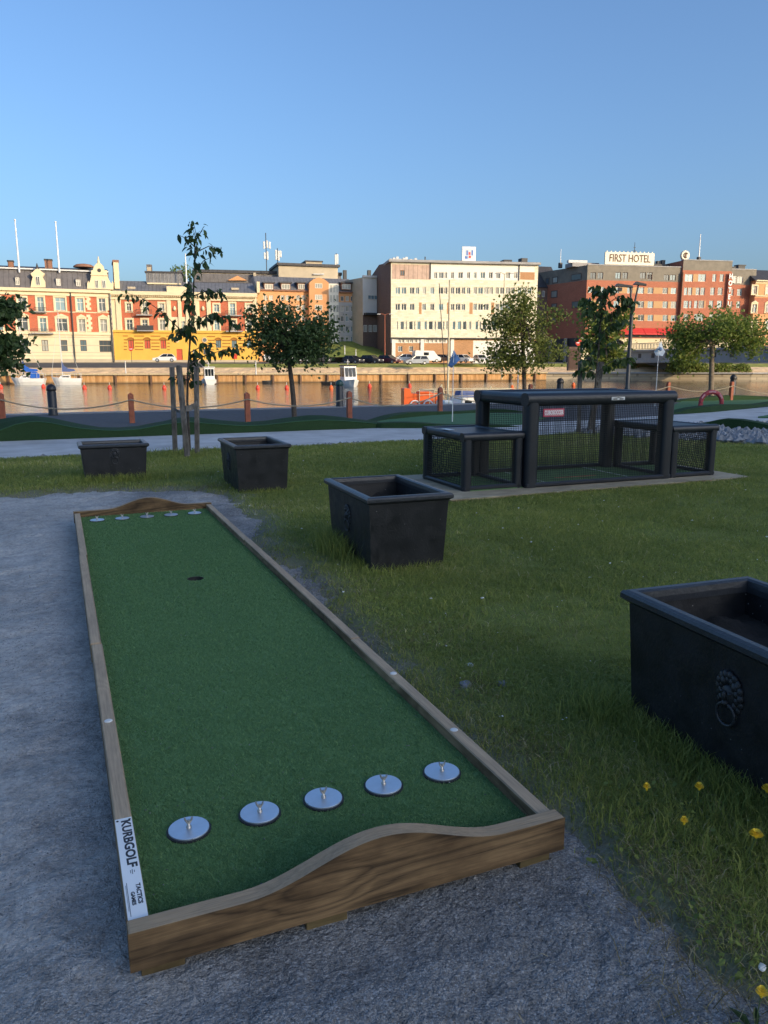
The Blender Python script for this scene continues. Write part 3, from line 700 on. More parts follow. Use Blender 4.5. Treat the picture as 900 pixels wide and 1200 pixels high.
    for xs_, y in ((cx, 0.43), (fx, 5.265)):
        for x in xs_:
            c = link('cup_cover', dm, t, (x, y, tz + 0.001), RND.uniform(-0.5, 0.5)); link('gasket', gm, c); link('wing_nut', pmh, c)
    # blocks that lift the front board off the gravel
    for x0, x1 in ((0.02, 0.12), (0.42, 0.53), (1.05, 1.15)):
        mb = MB(); mb.box(x0, x1, 0.012, 0.14, -0.012, 0.0215, 0, 0.002); mb.build('support_block', M['wood_new'], t)
    for x0, x1 in ((0.015, 0.13), (1.03, 1.16)):
        mb = MB(); mb.box(x0, x1, 5.40, 5.52, -0.012, 0.0215, 0, 0.002); mb.build('support_block', M['wood_new'], t)
    # name plate on the left rail
    mb = MB(); mb.box(0.001, 0.0465, 0.052, 0.50, 0.1125, 0.1145); pt = mb.build('name_plate', M['white'], t)
    zt = 0.1147
    def tx(s, size, x, y, bold=0.0, space=1.0):
        o = link('lettering', text_mesh(s, size, M['ink'], 0.0002, bold, 'CENTER', space), pt, (x, y, zt)); o.rotation_euler = (0, 0, -math.pi / 2); o.scale = (1.32, 1, 1)
    tx('KURBGOLF', 0.034, 0.028, 0.375, 0.0012); tx('TACTICS', 0.0150, 0.0345, 0.150, 0.0006); tx('GAMES', 0.0125, 0.0195, 0.135, 0.0005)
    mk = MB(); mk.box(0.026, 0.0275, 0.232, 0.252, zt, zt + 0.0003); mk.box(0.031, 0.0325, 0.238, 0.247, zt, zt + 0.0003); mk.box(0.0215, 0.023, 0.236, 0.249, zt, zt + 0.0003)
    mk.box(0.008, 0.0092, 0.07, 0.20, zt, zt + 0.0003); mk.box(0.0055, 0.0062, 0.09, 0.19, zt, zt + 0.0003); mk.build('print_mark', M['ink'], pt)
    for x in (0.0075, 0.0405): s_ = MB(); s_.lathe([(0.0035, 0), (0.0035, 0.0012), (0.002, 0.0018)], (x, 0.488, zt), 10); s_.build('screw', M['ink'], pt)
golf_lane()
# ================================================================== PLANTERS
def planter_meshes(tw, tl, bw, bl, h):
    """tw x tl at the top, bw x bl at the foot; long side along local y; origin at the foot centre"""
    body = MB(); zt = h - 0.03; ti = 0.022; zs = h - 0.15
    def ring(w_, l_, z): return [(-w_/2, -l_/2, z), (w_/2, -l_/2, z), (w_/2, l_/2, z), (-w_/2, l_/2, z)]
    tw0, tl0 = tw - 0.05, tl - 0.05
    f = [ring(bw, bl, 0), ring(tw0, tl0, zt), ring(tw0 - 2*ti, tl0 - 2*ti, zt), ring(tw0 - 2*ti - 0.02, tl0 - 2*ti - 0.02, zs - 0.05)]
    vs = [p for r in f for p in r]
    fs = [(r*4 + i, r*4 + (i+1) % 4, r*4 + 4 + (i+1) % 4, r*4 + 4 + i) for r in range(3) for i in range(4)] + [(3, 2, 1, 0)]
    body.add(vs, fs); bm_ = body.mesh('tub', M['planter'])
    rim = MB(); rw, rh = 0.055, 0.042
    for (a, b) in (((-tw/2, -tl/2), (tw/2, -tl/2)), ((tw/2, -tl/2), (tw/2, tl/2)), ((tw/2, tl/2), (-tw/2, tl/2)), ((-tw/2, tl/2), (-tw/2, -tl/2))): pass
    prof = [(0, -0.012), (-0.008, -0.004), (-0.008, 0.018), (-0.002, 0.030), (0.012, 0.036), (0.034, 0.036), (0.046, 0.028), (0.050, 0.0), (0.050, -0.03), (0.020, -0.030)]
    n = len(prof); vs = []
    for cx, cy in ((-1, -1), (1, -1), (1, 1), (-1, 1)):
        for d, z in prof: vs.append((cx * (tw/2 - 0.008 - d), cy * (tl/2 - 0.008 - d), h - 0.030 + z * 0.82))
    fs = [(c*n + i, c*n + (i+1) % n, ((c+1) % 4)*n + (i+1) % n, ((c+1) % 4)*n + i) for c in range(4) for i in range(n)]
    rim.add(vs, [f_[::-1] for f_ in fs]); rm = rim.mesh('rim', M['planter_rim'])
    g = np.linspace(-0.5, 0.5, 22); X, Y = np.meshgrid(g * (tw0 - 2*ti - 0.004), g * (tl0 - 2*ti - 0.004))
    Z = zs + (fbm(X * 9 + 5, Y * 9 + 5, 71) - 0.5) * 0.09; a = (np.arange(21)[:, None] * 22 + np.arange(21)[None, :]).ravel()
    sm = np_mesh('soil', np.stack([X.ravel(), Y.ravel(), Z.ravel()], 1), [np.stack([a, a+1, a+23, a+22], 1)], M['earth'], None, True)
    pl_ = MB(); pl_.box(-bw/2 - 0.02, bw/2 + 0.02, -bl/2 - 0.02, bl/2 + 0.02, -0.06, 0.014, 0, 0.004); pm_ = pl_.mesh('plinth', M['planter'])
    return bm_, rm, sm, pm_
def lion_meshes():
    """relief facing -x, centred on the muzzle"""
    mb = MB(); rr = random.Random(4)
    def blob(c, r, n=8):
        vs = []; fs = []
        for i in range(5):
            ph = math.pi * i / 4
            for k in range(n):
                t = 2 * math.pi * k / n; vs.append((c[0] - r[0] * math.cos(ph), c[1] + r[1] * math.sin(ph) * math.cos(t), c[2] + r[2] * math.sin(ph) * math.sin(t)))
        for i in range(4):
            for k in range(n): fs.append((i*n + k, i*n + (k+1) % n, (i+1)*n + (k+1) % n, (i+1)*n + k))
        mb.add(vs, fs, 0, True)
    blob((0, 0, 0.02), (0.020, 0.036, 0.044), 14)
    for lay, (ra, rb, nn) in enumerate(((0.036, 0.050, 13), (0.048, 0.066, 17))):
        for k in range(nn):
            a = 2 * math.pi * (k + 0.5 * lay) / nn
            if math.sin(a) < -0.75: continue
            blob((0.0, ra * math.cos(a), 0.025 + rb * math.sin(a)), (0.010 - 0.003 * lay + rr.uniform(0, 0.006), 0.013 + rr.uniform(0, 0.004), 0.017 + rr.uniform(0, 0.006)), 7)
    blob((-0.018, 0, -0.002), (0.014, 0.013, 0.013)); blob((-0.020, 0, 0.022), (0.010, 0.008, 0.022)); blob((-0.014, -0.017, 0.034), (0.009, 0.009, 0.006)); blob((-0.014, 0.017, 0.034), (0.009, 0.009, 0.006))
    blob((-0.012, -0.014, -0.014), (0.010, 0.011, 0.011)); blob((-0.012, 0.014, -0.014), (0.010, 0.011, 0.011)); blob((0, -0.036, 0.066), (0.012, 0.011, 0.013)); blob((0, 0.036, 0.066), (0.012, 0.011, 0.013))
    head = mb.mesh('lion_head', M['lion'])
    rg = MB(); pts = [(-0.018 - 0.004 * math.sin(t), 0.036 * math.sin(t), -0.045 - 0.040 * math.cos(t)) for t in [math.pi * 2 * i / 28 for i in range(29)]]
    rg.tube(pts, 0.0052, 7, 0, False); ring = rg.mesh('ring', M['planter_rim'])
    return head, ring
M['lion'] = plain('lion_iron', (0.016, 0.018, 0.021), 0.5, 0, 0.3, 30)
LION = lion_meshes()
PM = planter_meshes(0.63, 0.98, 0.53, 0.86, 0.53)
def planter(label, loc, rz, plinth=True, name='planter', parts=PM, bl=0.86, off=0.292):
    t = thing(name, label, 'planter', loc, rz, 'black planter boxes on the lawn')
    link('tub', parts[0], t); link('rim', parts[1], t); link('soil', parts[2], t)
    if plinth: link('plinth', parts[3], t)
    for sgn in (1, -1):
        h_ = link('lion_head', LION[0], t, (-sgn * (off - 0.012), 0, 0.30)); h_.rotation_euler = (0, 0, 0 if sgn > 0 else math.pi); h_.rotation_euler = (0, R(-6) * 1, 0 if sgn > 0 else math.pi)
        link('ring', LION[1], h_)
    return t
planter('largest black lion-head planter, cut off by the right edge of the photo', (2.272, 1.735, 0.0), R(-4), parts=planter_meshes(0.63, 1.13, 0.53, 1.02, 0.53))
planter('black planter with a grass tuft at its foot, between golf lane and cage', (2.175, 5.09, 0.0), R(-2))
planter('black planter box short end on, right behind the far end of the golf lane', (2.07, 8.66, 0.0), R(-1), False)
PM3 = planter_meshes(0.55, 0.80, 0.46, 0.68, 0.45)
planter('low black planter standing broadside in the grass left of the tree stakes', (0.64, 9.95, 0.0), R(90), False, parts=PM3, off=0.25)
# ================================================================== FOOTBALL CAGE
def net_mesh(a, b, c, nu, nv, th=0.0035, sag=0.0):
    """net spanning a, a+b, a+c with nu x nv meshes"""
    a, b, c = Vector(a), Vector(b), Vector(c); nrm = b.cross(c).normalized(); mb = MB()
    def P(u, v_): return a + b * u + c * v_ + nrm * (sag * math.sin(math.pi * u) * math.sin(math.pi * v_)) 
    seg = 1 if sag == 0 else 5
    for i in range(nu + 1):
        for s in range(seg): mb.obox(P(i / nu, s / seg), P(i / nu, (s + 1) / seg), th, th, 0, nrm)
    for j in range(nv + 1):
        for s in range(seg): mb.obox(P(s / seg, j / nv), P((s + 1) / seg, j / nv), th, th, 0, nrm)
    return mb
def frame_box(t, x0, x1, y0, y1, z1, wd, name_post='post', open_=()):
    """padded tube frame: four posts, four top and four bottom bars"""
    mb = MB(); mb.prism(rrect(-wd/2, wd/2, -wd/2, wd/2, wd * 0.34, 5), 'z', 0, z1 - wd * 0.6, 0, True); pm_ = mb.mesh('post', M['pad'])
    for x in (x0 + wd/2, x1 - wd/2):
        for y in (y0 + wd/2, y1 - wd/2): link('post', pm_, t, (x, y, 0))
    mb = MB(); Lx = x1 - x0 + 0.012; mb.prism([(p[0], p[1]) for p in rrect(-wd/2 - 0.006, wd/2 + 0.006, 0, wd * 0.92, wd * 0.42, 6)], 'x', 0, Lx); bx_ = mb.mesh('top_bar', M['pad'])
    for y in (y0 + wd/2, y1 - wd/2):
        o = link('top_bar', bx_, t, (x0 - 0.006, y, z1 - wd * 0.9)); b_ = o.modifiers.new('corner', 'BEVEL'); b_.width = wd * 0.33; b_.segments = 4; b_.limit_method = 'ANGLE'; b_.angle_limit = R(60)
    mb = MB(); mb.prism([(p[0], p[1]) for p in rrect(-wd/2, wd/2, 0, wd * 0.86, wd * 0.3)], 'y', 0, y1 - y0 - wd * 1.2); by_ = mb.mesh('top_bar', M['pad'])
    for x in (x0 + wd/2, x1 - wd/2): link('top_bar', by_, t, (x, y0 + wd * 0.6, z1 - wd * 0.89))
    bw = 0.055; mb = MB(); mb.box(0, x1 - x0, -bw/2, bw/2, 0, 0.05, 0, 0.015); b1 = mb.mesh('bottom_bar', M['pad'])
    for y in (y0 + bw/2, y1 - bw/2): link('bottom_bar', b1, t, (x0, y, 0.002))
    mb = MB(); mb.box(-bw/2, bw/2, 0, y1 - y0 - 2.4 * bw, 0, 0.045, 0, 0.012); b2 = mb.mesh('bottom_bar', M['pad'])
    for x in (x0 + bw/2, x1 - bw/2):
        if x < (x0 + x1) / 2 and 'l' in open_: continue
        if x > (x0 + x1) / 2 and 'r' in open_: continue
        link('bottom_bar', b2, t, (x, y0 + 1.2 * bw, 0.002))
def rrect(x0, x1, z0, z1, r, n=4):
    pts = []
    for cx, cz, a0 in ((x1 - r, z0 + r, -90), (x1 - r, z1 - r, 0), (x0 + r, z1 - r, 90), (x0 + r, z0 + r, 180)):
        for i in range(n + 1):
            a = R(a0 + 90 * i / n); pts.append((cx + r * math.cos(a), cz + r * math.sin(a)))
    return pts
def cage():
    rz = R(-1.0)
    pf = thing('wooden_platform', 'thin weathered plywood platform under the netted football cage', 'platform', (3.62, 6.80, 0.0))
    xs_ = [0, 1.06, 2.12, 3.18, 4.12]
    for i in range(4): mb = MB(); mb.box(xs_[i] + 0.002, xs_[i+1] - 0.002, 0.0, 1.75, 0.022, 0.042, 0, 0.002); mb.build('plywood_sheet', M['ply'], pf)
    for i in range(9): mb = MB(); x = 0.05 + i * 0.49; mb.box(x, x + 0.10, 0.02, 1.72, -0.02, 0.0215); mb.build('batten', M['ply'], pf)
    t = thing('football_cage', 'black padded football cage with nets, red label and a small goal box at each end', 'football cage', (4.72, 7.10, 0.043), rz)
    X1, Y1, H = 2.02, 1.22, 1.03
    frame_box(t, 0, X1, 0, Y1, H, 0.155, open_=('l', 'r'))
    mb = MB(); mb.box(0.10, X1 - 0.10, 0.10, Y1 - 0.10, H - 0.065, H - 0.02); mb.build('roof_panel', M['pad'], t)
    for y in (0.045, Y1 - 0.045): net_mesh((0.14, y, 0.045), (X1 - 0.28, 0, 0), (0, 0, H - 0.17), 70, 34).build('net', M['net'], t)
    mb = MB(); mb.box(-0.66, X1 + 0.64, 0.06, Y1 - 0.06, 0.0, 0.008); ft = mb.build('floor_turf', M['turf'], t)
    ln = MB()
    for x in (0.42, X1 - 0.42): ln.box(x - 0.012, x + 0.012, 0.07, Y1 - 0.07, 0.0085, 0.0105)
    ln.box(0.1, X1 - 0.1, 0.17, 0.19, 0.0085, 0.0102); ln.build('white_line', M['mark_white'], ft)
    ln = MB(); ln.box(0.72, 1.30, 0.48, 0.52, 0.0085, 0.0103); ln.build('orange_line', M['mark_orange'], ft)
    # red label hanging behind the front net, and the badge on the top bar
    mb = MB(); mb.box(0.20, 0.47, 0.02, 0.026, H - 0.255, H - 0.168); lb = mb.build('red_label', M['red_plate'], t)
    mb = MB(); mb.box(0.213, 0.457, 0.0165, 0.0195, H - 0.245, H - 0.178); mb.build('label_field', M['pink'], lb)
    o = link('lettering', text_mesh('CUBOSOCCER', 0.062, M['white'], 0.0012, 0.001), lb, (0.335, 0.0145, H - 0.2115)); o.rotation_euler = (math.pi / 2, 0, 0); o.scale = (0.60, 1.0, 1)
    bd = MB(); bd.box(1.08, 1.26, -0.012, -0.004, H - 0.088, H - 0.052); bd = bd.build('badge', M['white_dull'], t)
    mk = MB(); mk.box(1.10, 1.155, -0.0138, -0.0122, H - 0.082, H - 0.070); mk.box(1.185, 1.24, -0.0138, -0.0122, H - 0.082, H - 0.070); mk.prism([(1.10, H - 0.064), (1.17, H - 0.056), (1.24, H - 0.064)], 'y', -0.0138, -0.0122); mk.build('badge_mark', M['ink'], bd)
    # goal boxes
    for nm, a, b, y0, y1 in (('goal_box', -0.74, -0.008, 0.06, 1.12), ('goal_box', X1 + 0.008, X1 + 0.70, 0.02, 1.12)):
        left = a < 0; H2 = 0.62; g = bpy.data.objects.new(nm, None); COL.objects.link(g); g.parent = t
        frame_box(g, a, b, y0, y1, H2, 0.10)
        mb = MB(); mb.box(a + 0.03, b - 0.03, y0 + 0.03, y1 - 0.03, H2 - 0.05, H2 - 0.012); mb.build('top_cover', M['pad'], g)
        if left:
            net_mesh((a + 0.03, y0 + 0.08, 0.05), (0, y1 - y0 - 0.16, 0), (0, 0, H2 - 0.12), 26, 18, 0.005, -0.05).build('net', M['net'], g)
            mb = MB(); mb.box(a + 0.10, a + 0.2, y0 - 0.002, y1 + 0.0, H2 - 0.012, H2 - 0.0115)
            st = MB(); st.box(a + 0.02, a + 0.10, y0 + 0.42, y0 + 0.62, H2 + 0.004, H2 + 0.006); st.build('sticker', M['flag_white'], g)
        else:
            net_mesh((b - 0.10, y0 + 0.06, 0.05), (0, y1 - y0 - 0.12, 0), (0, 0, H2 - 0.12), 26, 18, 0.005, 0.10).build('net', M['net'], g)
        net_mesh((a + 0.06, y1 - 0.03, 0.05), (b - a - 0.12, 0, 0), (0, 0, H2 - 0.12), 24, 18, 0.004).build('net', M['net'], g)
        net_mesh((a + 0.06, y0 + 0.03, 0.05), (b - a - 0.12, 0, 0), (0, 0, H2 - 0.12), 24, 18, 0.0035).build('net', M['net'], g)
cage()
# ================================================================== GRASS, FLOWERS, LOOSE STONES
BLOCK = [(0.0, 1.30, 1.6, 7.25), (3.64, 7.76, 6.82, 8.52)]
PBOX = [((2.272, 1.735), R(-4), 0.26, 0.51), ((2.175, 5.09), R(-2), 0.26, 0.43), ((2.07, 8.66), R(-1), 0.26, 0.43), ((0.64, 9.95), R(90), 0.23, 0.34)]
def free_mask(x, y):
    k = np.ones(len(x), bool)
    for a, b, c, d in BLOCK: k &= ~((x > a) & (x < b) & (y > c) & (y < d))
    for (cx, cy), rz, hw, hl in PBOX:
        dx, dy = x - cx, y - cy; u = dx * math.cos(rz) + dy * math.sin(rz); v_ = -dx * math.sin(rz) + dy * math.cos(rz)
        k &= ~((np.abs(u) < hw) & (np.abs(v_) < hl))
    return k
def in_view(x, y, marg=30):
    X = x * CA - y * SA; Y = x * SA + y * CA
    fwd = Y * CP + CAM_H * SP; up = -CAM_H * CP + Y * SP
    px = 450 + F_PX * X / np.maximum(fwd, 0.05); py = 600 - F_PX * up / np.maximum(fwd, 0.05)
    return (fwd > 0.1) & (px > -marg * 3) & (px < 900 + marg * 3) & (py < 1200 + marg * 4)
def blades(name, x, y, z, h, wd, tone, mat, kind='stuff', lean=0.6, seed=1):
    ru = np.random.RandomState(seed); n = len(x); a = ru.rand(n) * 6.2832; b = ru.rand(n) * 6.2832
    lx = np.cos(b) * h * lean * (0.3 + ru.rand(n)); ly = np.sin(b) * h * lean * (0.3 + ru.rand(n)); cx, cy = np.cos(a) * wd / 2, np.sin(a) * wd / 2
    V = np.zeros((n, 5, 3)); V[:, 0] = np.stack([x - cx, y - cy, z], 1); V[:, 1] = np.stack([x + cx, y + cy, z], 1)
    V[:, 2] = np.stack([x + cx * 0.8 + lx * 0.35, y + cy * 0.8 + ly * 0.35, z + h * 0.6], 1); V[:, 3] = np.stack([x - cx * 0.8 + lx * 0.35, y - cy * 0.8 + ly * 0.35, z + h * 0.6], 1)
    V[:, 4] = np.stack([x + lx, y + ly, z + h * (1 - 0.25 * lean)], 1)
    i = np.arange(n) * 5; Q = np.stack([i, i+1, i+2, i+3], 1); T = np.stack([i+3, i+2, i+4], 1)
    return tag(link(name, np_mesh(name, V.reshape(-1, 3), [Q, T], mat, np.repeat(tone, 5))), kind=kind)
def grow():
    ru = np.random.RandomState(5); X, Y, H, Wd, T = [], [], [], [], []
    for (x0, x1, y0, y1, dens, hh, ww) in ((1.2, 3.4, 0.4, 3.2, 17000, 0.042, 0.0030), (1.3, 5.2, 3.2, 6.2, 7600, 0.046, 0.0040), (3.4, 6.0, 0.6, 3.2, 7600, 0.046, 0.0036), (5.2, 9.5, 2.5, 6.2, 4300, 0.048, 0.005), (-8.5, 11.5, 6.2, 9.2, 4300, 0.048, 0.0055), (-9.5, 12.5, 9.2, 12.66, 2900, 0.055, 0.0070)):
        n = int((x1 - x0) * (y1 - y0) * dens); x = x0 + ru.rand(n) * (x1 - x0); y = y0 + ru.rand(n) * (y1 - y0)
        s = lawn_s(x, y); k = (ru.rand(n) < sstep(-0.14, 0.35, s) * (0.35 + 0.65 * sstep(0.30, 0.5, fbm(x * 1.7, y * 1.7, 77)))) & free_mask(x, y) & in_view(x, y)
        x, y = x[k], y[k]; n = len(x); q = fbm(x * 3, y * 3, 88); e = sstep(0.5, -0.05, lawn_s(x, y))
        X.append(x); Y.append(y); H.append(hh * (0.45 + ru.rand(n) * 0.8) * (0.55 + 0.9 * q) * (1 - 0.3 * e)); Wd.append(ww * (0.7 + 0.6 * ru.rand(n)))
        dry = sstep(0.52, 0.72, fbm(x * 1.1 + 30, y * 1.1, 99))
        T.append(np.clip(ru.rand(n) * 0.62 + 0.30 * (q - 0.4) + 0.30 * e * ru.rand(n) + 0.42 * dry * ru.rand(n) + (ru.rand(n) < 0.02 + 0.05 * e) * 0.5, 0, 1))
    X, Y, H, Wd, T = map(np.concatenate, (X, Y, H, Wd, T))
    blades('grass', X, Y, lawn_z(X, Y) - 0.004, H, Wd, T, M['grass'], lean=1.15)
    # longer tufts left uncut round the planters and stakes
    x, y, h, wd, tn = [], [], [], [], []
    def tuft(cx, cy, rx, ry, n, hh, ww=0.004):
        a = ru.randn(n) * rx + cx; b = ru.randn(n) * ry + cy; k = free_mask(a, b); a, b = a[k], b[k]; m = len(a)
        x.append(a); y.append(b); h.append(hh * (0.35 + ru.rand(m) * 0.8)); wd.append(np.full(m, ww) * (0.7 + 0.6 * ru.rand(m))); tn.append(np.clip(ru.rand(m) * 0.7, 0, 1))
    tuft(1.84, 5.25, 0.055, 0.16, 900, 0.21); tuft(1.88, 4.75, 0.06, 0.12, 380, 0.09); tuft(2.2, 4.60, 0.22, 0.03, 260, 0.08)
    for yy_ in np.linspace(1.2, 2.35, 13): tuft(1.95, yy_, 0.06, 0.07, 330, 0.10, 0.003)
    tuft(2.0, 2.30, 0.10, 0.07, 500, 0.12, 0.003); tuft(1.55, 1.75, 0.10, 0.22, 800, 0.075, 0.003); tuft(1.8, 1.45, 0.14, 0.16, 900, 0.085, 0.003); tuft(1.7, 1.15, 0.12, 0.10, 500, 0.07, 0.003)
    tuft(0.62, 9.58, 0.36, 0.05, 900, 0.12, 0.006); tuft(0.2, 9.8, 0.06, 0.2, 300, 0.10, 0.006); tuft(2.0, 8.18, 0.22, 0.03, 260, 0.07, 0.005)
    tuft(1.85, 12.1, 0.35, 0.2, 900, 0.12, 0.007); tuft(9.2, 12.0, 0.4, 0.2, 600, 0.12, 0.007)
    for i in range(60): tuft(ru.uniform(1.6, 8), ru.uniform(1.2, 11.5), 0.05, 0.05, 45, 0.08, 0.004)
    x, y, h, wd, tn = map(np.concatenate, (x, y, h, wd, tn))
    blades('tall_grass', x, y, lawn_z(x, y) - 0.004, h, wd, tn, M['grass'], lean=0.55, seed=8)
    # dry straw along the worn edge
    x, y = [], []
    for cx, cy, r, n in ((1.45, 1.45, 0.10, 420), (1.40, 1.22, 0.09, 300), (1.30, 1.10, 0.10, 200), (1.6, 3.4, 0.14, 260), (1.55, 2.2, 0.09, 260), (1.65, 4.3, 0.2, 260), (1.6, 2.75, 0.10, 200), (0.3, 9.1, 0.5, 340), (-1.2, 9.3, 0.8, 420), (1.5, 8.7, 0.2, 160), (1.0, 0.95, 0.2, 40), (1.8, 5.6, 0.3, 250), (3.4, 3.4, 1.3, 520), (2.6, 4.2, 1.0, 420), (1.9, 3.2, 0.25, 260), (4.5, 5.0, 1.2, 320)):
        x.append(ru.randn(n) * r + cx); y.append(ru.randn(n) * r * (0.25 if cy > 8.5 else 1.0) + cy)
    x, y = np.concatenate(x), np.concatenate(y); k = free_mask(x, y); x, y = x[k], y[k]; n = len(x)
    z = np.maximum(lawn_z(x, y), ground_z(x, y)); blades('dry_straw', x, y, z, 0.012 + ru.rand(n) * 0.04, 0.0018 + 0.0006 * np.hypot(x, y) * 0.5, ru.rand(n), M['straw'], lean=2.2, seed=9)
grow()
def weeds():
    """clover and plantain leaves lying flat among the blades"""
    ru = np.random.RandomState(44); n = 15000; x = 1.3 + ru.rand(n) ** 1.5 * 6.5; y = 0.7 + ru.rand(n) ** 1.2 * 8.0
    k = (lawn_s(x, y) > 0.02) & free_mask(x, y) & in_view(x, y) & (ru.rand(n) < sstep(0.50, 0.66, fbm(x * 1.9 + 9, y * 1.9, 151))); x, y = x[k], y[k]; n = len(x)
    a = ru.rand(n) * 6.283; s = 0.007 + 0.010 * ru.rand(n); z = lawn_z(x, y) + 0.018 + 0.02 * ru.rand(n); V = np.zeros((n, 5, 3)); V[:, 0] = np.stack([x, y, z - 0.004], 1)
    for j, (dr, da) in enumerate(((1.0, -0.55), (1.35, -0.2), (1.35, 0.25), (1.0, 0.6))): V[:, j + 1] = np.stack([x + np.cos(a + da) * s * dr, y + np.sin(a + da) * s * dr, z + (ru.rand(n) - 0.4) * 0.008], 1)
    i = np.arange(n) * 5; F = np.concatenate([np.stack([i, i + j, i + j + 1], 1) for j in (1, 2, 3)]); tag(link('clover', np_mesh('clover', V.reshape(-1, 3), [F], M['grass'], np.repeat(ru.rand(n) * 0.45, 5))), kind='stuff')
weeds()
def rocks(name, x, y, z, s, mat, seed, flat=0.6):
    """small faceted stones as one loose mass"""
    ru = np.random.RandomState(seed); n = len(x); B = np.array([(1,0,0),(-1,0,0),(0,1,0),(0,-1,0),(0,0,1),(0,0,-1)], float)
    T = np.array([(0,2,4),(2,1,4),(1,3,4),(3,0,4),(2,0,5),(1,2,5),(3,1,5),(0,3,5)])
    V = B[None] * (0.65 + 0.7 * ru.rand(n, 6, 1)); a = ru.rand(n) * 6.283; c, s_ = np.cos(a), np.sin(a)
    Vx = V[..., 0] * c[:, None] - V[..., 1] * s_[:, None]; Vy = V[..., 0] * s_[:, None] + V[..., 1] * c[:, None]
    V = np.stack([Vx * s[:, None] + x[:, None], Vy * s[:, None] * 0.8 + y[:, None], V[..., 2] * s[:, None] * flat + z[:, None]], 2)
    F = (np.arange(n)[:, None, None] * 6 + T[None]).reshape(-1, 3)
    return tag(link(name, np_mesh(name, V.reshape(-1, 3), [F], mat, np.repeat(ru.rand(n), 6))), kind='stuff')
ru = np.random.RandomState(12)
n = 90000; x = -2.6 + ru.rand(n) * 4.2; y = 0.5 + ru.rand(n) ** 1.6 * 5.0
k = free_mask(x, y) & in_view(x, y) & (lawn_s(x, y) < 0.15) & (ru.rand(n) < 0.22 + 0.78 * sstep(0.46, 0.62, fbm(x * 1.1 + 3, y * 1.1 + 7, 133) + 0.14 * sstep(0.2, 1.2, x) + 0.05)); x, y = x[k], y[k]
rocks('loose_gravel', x, y, ground_z(x, y) + 0.0005, 0.0011 + 0.0026 * ru.rand(len(x)) ** 2.4, M['pebble'], 3)
n = 900; x = 0.13 + ru.rand(n) * 1.1; y = 1.72 + ru.rand(n) ** 1.3 * 5.7; rocks('turf_litter', x, y, np.full(n, 0.082), 0.0012 + 0.0022 * ru.rand(n) ** 3, M['pebble'], 31, 0.7)
n = 520; x = 1.5 + ru.rand(n) * 8; y = 1.0 + ru.rand(n) * 11; k = (lawn_s(x, y) > 0) & free_mask(x, y); x, y = x[k], y[k]; rocks('lawn_litter', x, y, lawn_z(x, y) + 0.022, 0.004 + 0.010 * ru.rand(len(x)) ** 3, M['white_dull'], 32, 0.5)
n = 2600; t_ = ru.rand(n); w_ = ru.rand(n)
P = np.array([(9.4, 12.55), (10.75, 10.2), (11.6, 8.6)]); Q = np.array([(12.9, 13.15), (15.3, 12.4), (17.0, 10.6)])
ax = np.interp(t_, [0, .5, 1], P[:, 0]); ay = np.interp(t_, [0, .5, 1], P[:, 1]); bx_ = np.interp(t_, [0, .5, 1], Q[:, 0]); by_ = np.interp(t_, [0, .5, 1], Q[:, 1])
x = ax + (bx_ - ax) * w_ + ru.randn(n) * 0.08; y = ay + (by_ - ay) * w_ + ru.randn(n) * 0.08
rocks('stone_bed', x, y, 0.02 + 0.06 * ru.rand(n), 0.05 + 0.07 * ru.rand(n), M['stone'], 4, 0.7)
x = -14 + ru.rand(700) * 21; y = 12.55 + ru.randn(700) * 0.07; rocks('edging_stones', x, y, np.full(700, 0.01), 0.02 + 0.055 * ru.rand(700) ** 1.5, M['stone'], 6, 0.6)
def loose_stone(px, v, r, label, mat='stone'):
    p = gp(px, v, 0.02); mb = MB(); rr = random.Random(px); vs = []; n = 9
    prof = [(0.35, -0.5), (0.85, -0.35), (1.0, 0.0), (0.75, 0.35), (0.3, 0.5)]
    for a, z in prof:
        for k in range(n):
            t = 2 * math.pi * k / n; q = r * a * rr.uniform(0.8, 1.2); vs.append((q * math.cos(t) * 1.2, q * math.sin(t) * 0.8, r * z * 0.9))
    fs = [(i*n + k, i*n + (k+1) % n, (i+1)*n + (k+1) % n, (i+1)*n + k) for i in range(4) for k in range(n)] + [tuple(range(4*n, 5*n)), tuple(range(n))[::-1]]
    mb.add(vs, fs); o = mb.build('stone', M[mat], None, (p.x, p.y, 0.022), rr.uniform(0, 3)); tag(o, label, 'stone')
loose_stone(551, 780, 0.022, 'small white chipped stone in the bare patch right of the golf lane', 'white_dull')
loose_stone(545, 803, 0.034, 'grey stone beside the golf lane rail, just below the white chip')
loose_stone(588, 802, 0.030, 'dull grey stone half sunk in grass, farther from the golf lane')
loose_stone(893, 1134, 0.011, 'pale pebble in the grass at the bottom right corner', 'white_dull')
